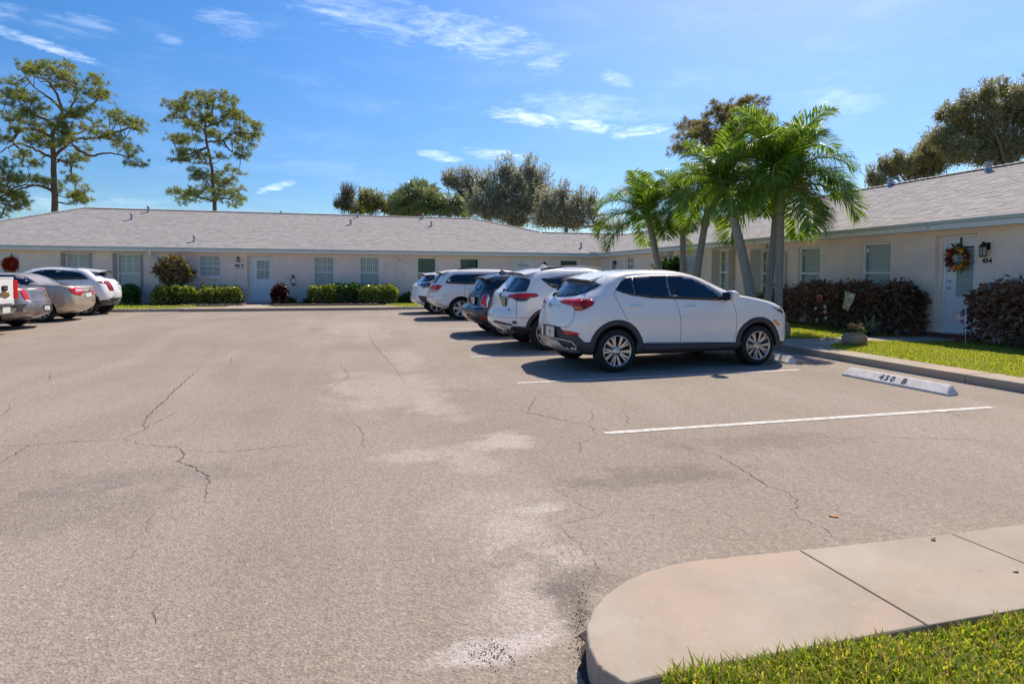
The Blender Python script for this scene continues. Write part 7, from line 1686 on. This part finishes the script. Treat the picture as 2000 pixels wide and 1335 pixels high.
fl = [((.45, .02, .02), 135, 1.15), ((.85, .45, .02), 85, .9), ((.85, .42, .02), 55, 1.0), ((.60, .20, .02), -15, .9), ((.75, .32, .03), -45, 1.1), ((.80, .36, .03), -75, 1.05), ((.78, .30, .02), -100, 1.15), ((.30, .03, .03), -125, .8), ((.12, .01, .03), 180, 1.0), ((.80, .42, .02), 205-45, .9), ((.10, .01, .03), 105, .8), ((.35, .03, .03), 200, .8), ((.7, .25, .02), 20, .7)]
for i, (c, a, s) in enumerate(fl):
    mb = MB(); cc = MRT @ Vector((wu+.2*math.cos(rad(a)), wv+.2*math.sin(rad(a)), -.05)); s *= .052
    for ring in range(2):
        for k in range(10):
            t = 2*math.pi*k/10+ring*.3; d = MRT.to_3x3() @ Vector((math.cos(t), math.sin(t), .35+ring*.6)); n_ = MRT.to_3x3() @ Vector((-math.sin(t), math.cos(t), 0)); rr_ = s*(1.15-.35*ring)
            mb.add([cc, cc+d*rr_*.6+n_*s*.3, cc+d*rr_*1.15, cc+d*rr_*.6-n_*s*.3], [(0, 1, 2, 3)])
    mb.lathe([(.001, .03), (s*.3, .024), (s*.35, .0)], (0, 0, 0), 8, M=Matrix.Translation(cc) @ MRT.to_3x3().to_4x4()); mb.build('flower', M('petal', c, .6), WR_, fix=False)

# clay pots
m_clay = M('weathered_clay', (.36, .22, .12), .9, c2=(.55, .38, .24), vs=9, bump=.6, bs=30)
def pot(label, p, R, h, seed, flower=True):
    p = Vector(p); root = empty('flower_pot', p, label, 'flower pot', 'round clay pots on the lawn'); r_ = random.Random(seed)
    prof_ = [(.001, 0), (R*.72, 0), (R*.92, h*.16), (R*1.0, h*.36), (R*.97, h*.55), (R*.80, h*.76), (R*.66, h*.90), (R*.70, h), (R*.62, h*.99), (R*.58, h*.86), (.001, h*.84)]
    mb = MB(); mb.lathe(prof_, p, 36); me = mb.mesh('pot', m_clay)
    for v in me.vertices: v.co.x += .012*math.sin(v.co.z*40+v.co.y*9); v.co.z += .008*math.sin(v.co.x*30)
    put('pot', me, root)
    C_ = []; Dn = []
    for _ in range(160): a = r_.uniform(0, 2*math.pi); q = R*.5*math.sqrt(r_.random()); C_.append((p.x+q*math.cos(a), p.y+q*math.sin(a), p.z+h*.9)); Dn.append((math.cos(a)*.8, math.sin(a)*.8, r_.uniform(.0, .5)))
    leafobj('plant', C_, Dn, .10, m_shrubd, root, .35)
    if flower:
        for k, (c, n_) in enumerate((((.75, .28, .04), 16), ((.8, .75, .6), 9), ((.45, .04, .04), 16), ((.8, .45, .05), 12))):
            for i in range(n_):
                a = r_.uniform(2.2, 5.2); q = R*.62*math.sqrt(r_.random()); c0_ = Vector((p.x+q*math.cos(a), p.y+q*math.sin(a), p.z+h+r_.uniform(.03, .13))); mb = MB()
                for j in range(6):
                    t = 2*math.pi*j/6; mb.add([c0_, c0_+Vector((math.cos(t-.35)*.02, math.sin(t-.35)*.035, .008)), c0_+Vector((math.cos(t)*.055, math.sin(t)*.055, .022)), c0_+Vector((math.cos(t+.35)*.02, math.sin(t+.35)*.02, .008))], [(0, 1, 2, 3)])
                if i == 0: fm = mb.mesh('flower', M('pot_petal', c, .6), False); fo = put('flower', fm, root); first = c0_
                else: o = bpy.data.objects.new('flower', fm); COL.objects.link(o); o.parent = root; o.matrix_parent_inverse = Matrix.Translation(-p); o.location = c0_-first
pp = G(1668, 675, .11); pot('squat clay pot of orange and white flowers on the grass at the path corner', (pp.x+.1, pp.y+.1, .11), .225, .29, 3)
pp2 = AX(1541, 664, 8.75); pot('taller clay pot peeping out beyond the crossover front bumper', (AX(1526, 600, 8.9).to_tuple()[0], AX(1526, 600, 8.9).y, .11), .20, .40, 5, True)

# garden flag, flower stake, small striped flag, ornaments
def flagmat(name, cols, sc_):
    m, nt, b = newmat(name); N, L = nt.nodes, nt.links; tc = N.new('ShaderNodeTexCoord'); nz = N.new('ShaderNodeTexNoise'); nz.inputs['Scale'].default_value = sc_; nz.inputs['Detail'].default_value = 3; nz.inputs['Distortion'].default_value = 1.5
    L.new(tc.outputs['Object'], nz.inputs['Vector']); rp = N.new('ShaderNodeValToRGB'); cr = rp.color_ramp; cr.interpolation = 'CONSTANT'
    while len(cr.elements) < len(cols): cr.elements.new(.5)
    for i, c in enumerate(cols): cr.elements[i].position = .28+.44*i/len(cols); cr.elements[i].color = (*c, 1)
    L.new(nz.outputs['Fac'], rp.inputs[0]); L.new(rp.outputs[0], b.inputs['Base Color']); b.inputs['Roughness'].default_value = .8; return m
fx = 11.15; q0 = AX(1650, 570, fx); q1 = AX(1670.5, 573.5, fx); q2 = AX(1657.5, 608, fx); q3 = AX(1646, 601, fx)
fr0 = empty('garden_flag', (fx, q0.y, .12), 'colourful garden flag hanging tilted before the copperleaf hedge', 'flag')
n = 8; V = []
for i in range(n+1):
    for j in range(n+1):
        a = q0.lerp(q1, i/n); b_ = q3.lerp(q2, i/n); p = a.lerp(b_, j/n); V.append((p.x+.02*math.sin(i*.9+j*.5), p.y, p.z))
mb = MB(); mb.add(V, [(i*(n+1)+j, (i+1)*(n+1)+j, (i+1)*(n+1)+j+1, i*(n+1)+j+1) for i in range(n) for j in range(n)], sm=True)
fo = mb.build('cloth', flagmat('garden_flag_print', [(.05, .35, .75), (.85, .80, .65), (.85, .20, .03), (.03, .40, .38), (.95, .45, .05), (.10, .45, .20), (.05, .40, .85)], 9), fr0, fix=False)
mb = MB(); mb.tube([Vector((fx+.03, q0.y+.03, .1)), Vector((fx+.03, q0.y+.03, q0.z+.02)), q0+Vector((.02, 0, .01)), q1+Vector((.02, 0, .01))], .007, 6); mb.build('pole', m_black, fr0)
sx_ = 11.0; st0 = AX(1599, 583, sx_); sr_ = empty('flower_stake', (sx_, st0.y, .11), 'metal flower garden stake with red bloom and pale leaves before the hedge', 'garden ornament')
mb = MB(); mb.tube([Vector((sx_, st0.y, .1)), st0], .008, 6); mb.build('stem', m_black, sr_)
def disc(c, R, n_, mat, name, parent, petals=0, sq=1.0, tilt=0.):
    mb = MB(); V = [c]; k = 28
    for i in range(k):
        a = 2*math.pi*i/k; r = R*(1 if not petals else (.78+.3*abs(math.sin(a*petals/2)))); y, z = r*math.cos(a), r*sq*math.sin(a); y, z = y*math.cos(tilt)-z*math.sin(tilt), y*math.sin(tilt)+z*math.cos(tilt)
        V.append(c+Vector((.012, y, z)))
    V2 = [v+Vector((.012, 0, 0)) for v in V]; mb.add(V+V2, [(0, i+1, (i+1) % k+1) for i in range(k)]+[(k+1, k+1+(i+1) % k+1, k+1+i+1) for i in range(k)]+[(i+1, (i+1) % k+1, (i+1) % k+k+2, i+k+2) for i in range(k)]); return mb.build(name, mat, parent)
mr_, mm_, mpk = M('red_metal', (.35, .05, .05), .4), M('mint_metal', (.28, .48, .42), .4), M('blush_metal', (.42, .28, .24), .4)
disc(st0, .095, 0, mr_, 'bloom', sr_, 9); disc(st0-Vector((.01, 0, 0)), .035, 0, M('deep_red', (.2, .02, .02), .5), 'bloom_centre', sr_)
for (px, py), mt, t in (((1592, 602), mm_, -.6), ((1610, 598.5), mm_, .6), ((1610, 608.5), mpk, 0), ((1595, 625), mpk, 0), ((1611.5, 621), mm_, .2)):
    disc(AX(px, py, sx_), .05, 0, mt, 'metal_leaf', sr_, 0, .7 if mt is mm_ else .95, t)
b_ = AX(1885.5, 668, 11.35); bx_f = b_.x; us = empty('striped_flag', (b_.x, b_.y, .11), 'small stars and stripes flag on a thin white stake in the lawn', 'flag')
tp = AX(1886.5, 603, b_.x); mb = MB(); mb.tube([Vector((b_.x, b_.y, .1)), tp], .007, 6); mb.build('stake', m_white, us)
m_fr, m_fb = M('flag_red', (.40, .04, .05), .8), M('flag_blue', (.03, .05, .16), .8); z1_, z0_ = AX(1886, 609, b_.x).z, AX(1886, 626, b_.x).z; wdt = .26
for i in range(13):
    n = 10; V = []
    for j in range(n+1):
        for e in (0, 1):
            t = j/n; z = z1_-(z1_-z0_)*(i+e)/13-.05*t*t*1.2; V.append((b_.x+.02*math.sin(t*7), b_.y+wdt*t, z+.012*math.sin(t*6)))
    mb = MB(); mb.add(V, [(2*j, 2*j+2, 2*j+3, 2*j+1) for j in range(n)]); mb.build('stripe', m_fr if i % 2 == 0 else m_white, us, fix=False)
mb = MB(); V = []
for j in range(6):
    for e in (0, 1): t = .45*j/5; V.append((b_.x-.004+.02*math.sin(t*7), b_.y+wdt*t, z1_-(z1_-z0_)*e*.54-.06*t*t+.012*math.sin(t*6)))
mb.add(V, [(2*j, 2*j+2, 2*j+3, 2*j+1) for j in range(5)]); mb.build('canton', m_fb, us, fix=False)
mb = MB()
for i in range(5):
    for j in range(4): y, z = b_.y+.015+.022*i, z1_-.018-.018*j; mb.box((b_.x-.012, y-.003, z-.003), (b_.x-.009, y+.003, z+.003))
mb.build('star', m_white, us)
# yellow flowered ornament by the wall and a low dark one
yy = G(1781, 650, .12); yr = empty('flower_ornament', (yy.x, yy.y, .12), 'low yellow and white flower ornament at the end of the copperleaf hedge', 'garden ornament')
mb = MB(); mb.lathe([(.001, 0), (.07, 0), (.09, .06), (.07, .12), (.001, .13)], (yy.x, yy.y, .12), 14); mb.build('basket', M('yellow_basket', (.5, .33, .05), .6), yr)
leafobj('flower_heads', [(yy.x+rnd.gauss(0, .05), yy.y+rnd.gauss(0, .05), .26+rnd.gauss(0, .03)) for _ in range(60)], [(rnd.gauss(0, 1), rnd.gauss(0, 1), 1) for _ in range(60)], .06, leafmat('yellow_petals', [(.7, .45, .03), (.75, .7, .5), (.4, .15, .04)], .2), yr)
yy = G(1806, 655, .12); kr = empty('garden_stone', (yy.x, yy.y, .12), 'dark rounded stone at the foot of the wall by the brick step', 'stone'); mb = MB(); mb.lathe([(.14, -.02), (.15, .03), (.12, .08), (.06, .11), (.001, .12)], (yy.x+.1, yy.y+.05, .12), 16); mb.build('stone', M('dark_stone', (.06, .055, .045), .9, c2=(.12, .10, .09), vs=12, bump=.5), kr)
# red toy-like ornament low in the grass and dead leaves on the ground
yy = G(1870, 673, .12); rr0 = empty('red_bloom', (yy.x, yy.y, .12), 'small red bloom lying low in the lawn before the right hedge', 'flower'); leafobj('petal', [(yy.x+rnd.gauss(0, .03), yy.y+rnd.gauss(0, .03), .17) for _ in range(26)], [(rnd.gauss(0, 1), rnd.gauss(0, 1), .5) for _ in range(26)], .06, leafmat('red_petals', [(.35, .03, .02), (.5, .08, .03)], .2), rr0)
def dead(label, px, py, s, c, z=.0):
    p = G(px, py, z); V, Fq = leaf_shape(); mb = MB(); a = rnd.uniform(0, 6)
    mb.add([(p.x+s*(x*math.cos(a)-y*math.sin(a))*1.2, p.y+s*(x*math.sin(a)+y*math.cos(a)), p.z+.003+s*abs(zz)*1.2) for x, y, zz in V], Fq); o = mb.build('fallen_leaf', M('dead_leaf', c, .7), None, fix=False); tag(o, label, 'leaf')
dead('curled brown leaf lying alone on the asphalt at the right', 1618, 1005, .055, (.42, .17, .05)); dead('dark leaf scrap on the footpath near its far edge', 1820, 1055, .03, (.05, .04, .03), .121); dead('pale leaf scrap on the footpath at the right edge', 1979, 1116, .03, (.35, .28, .2), .121)
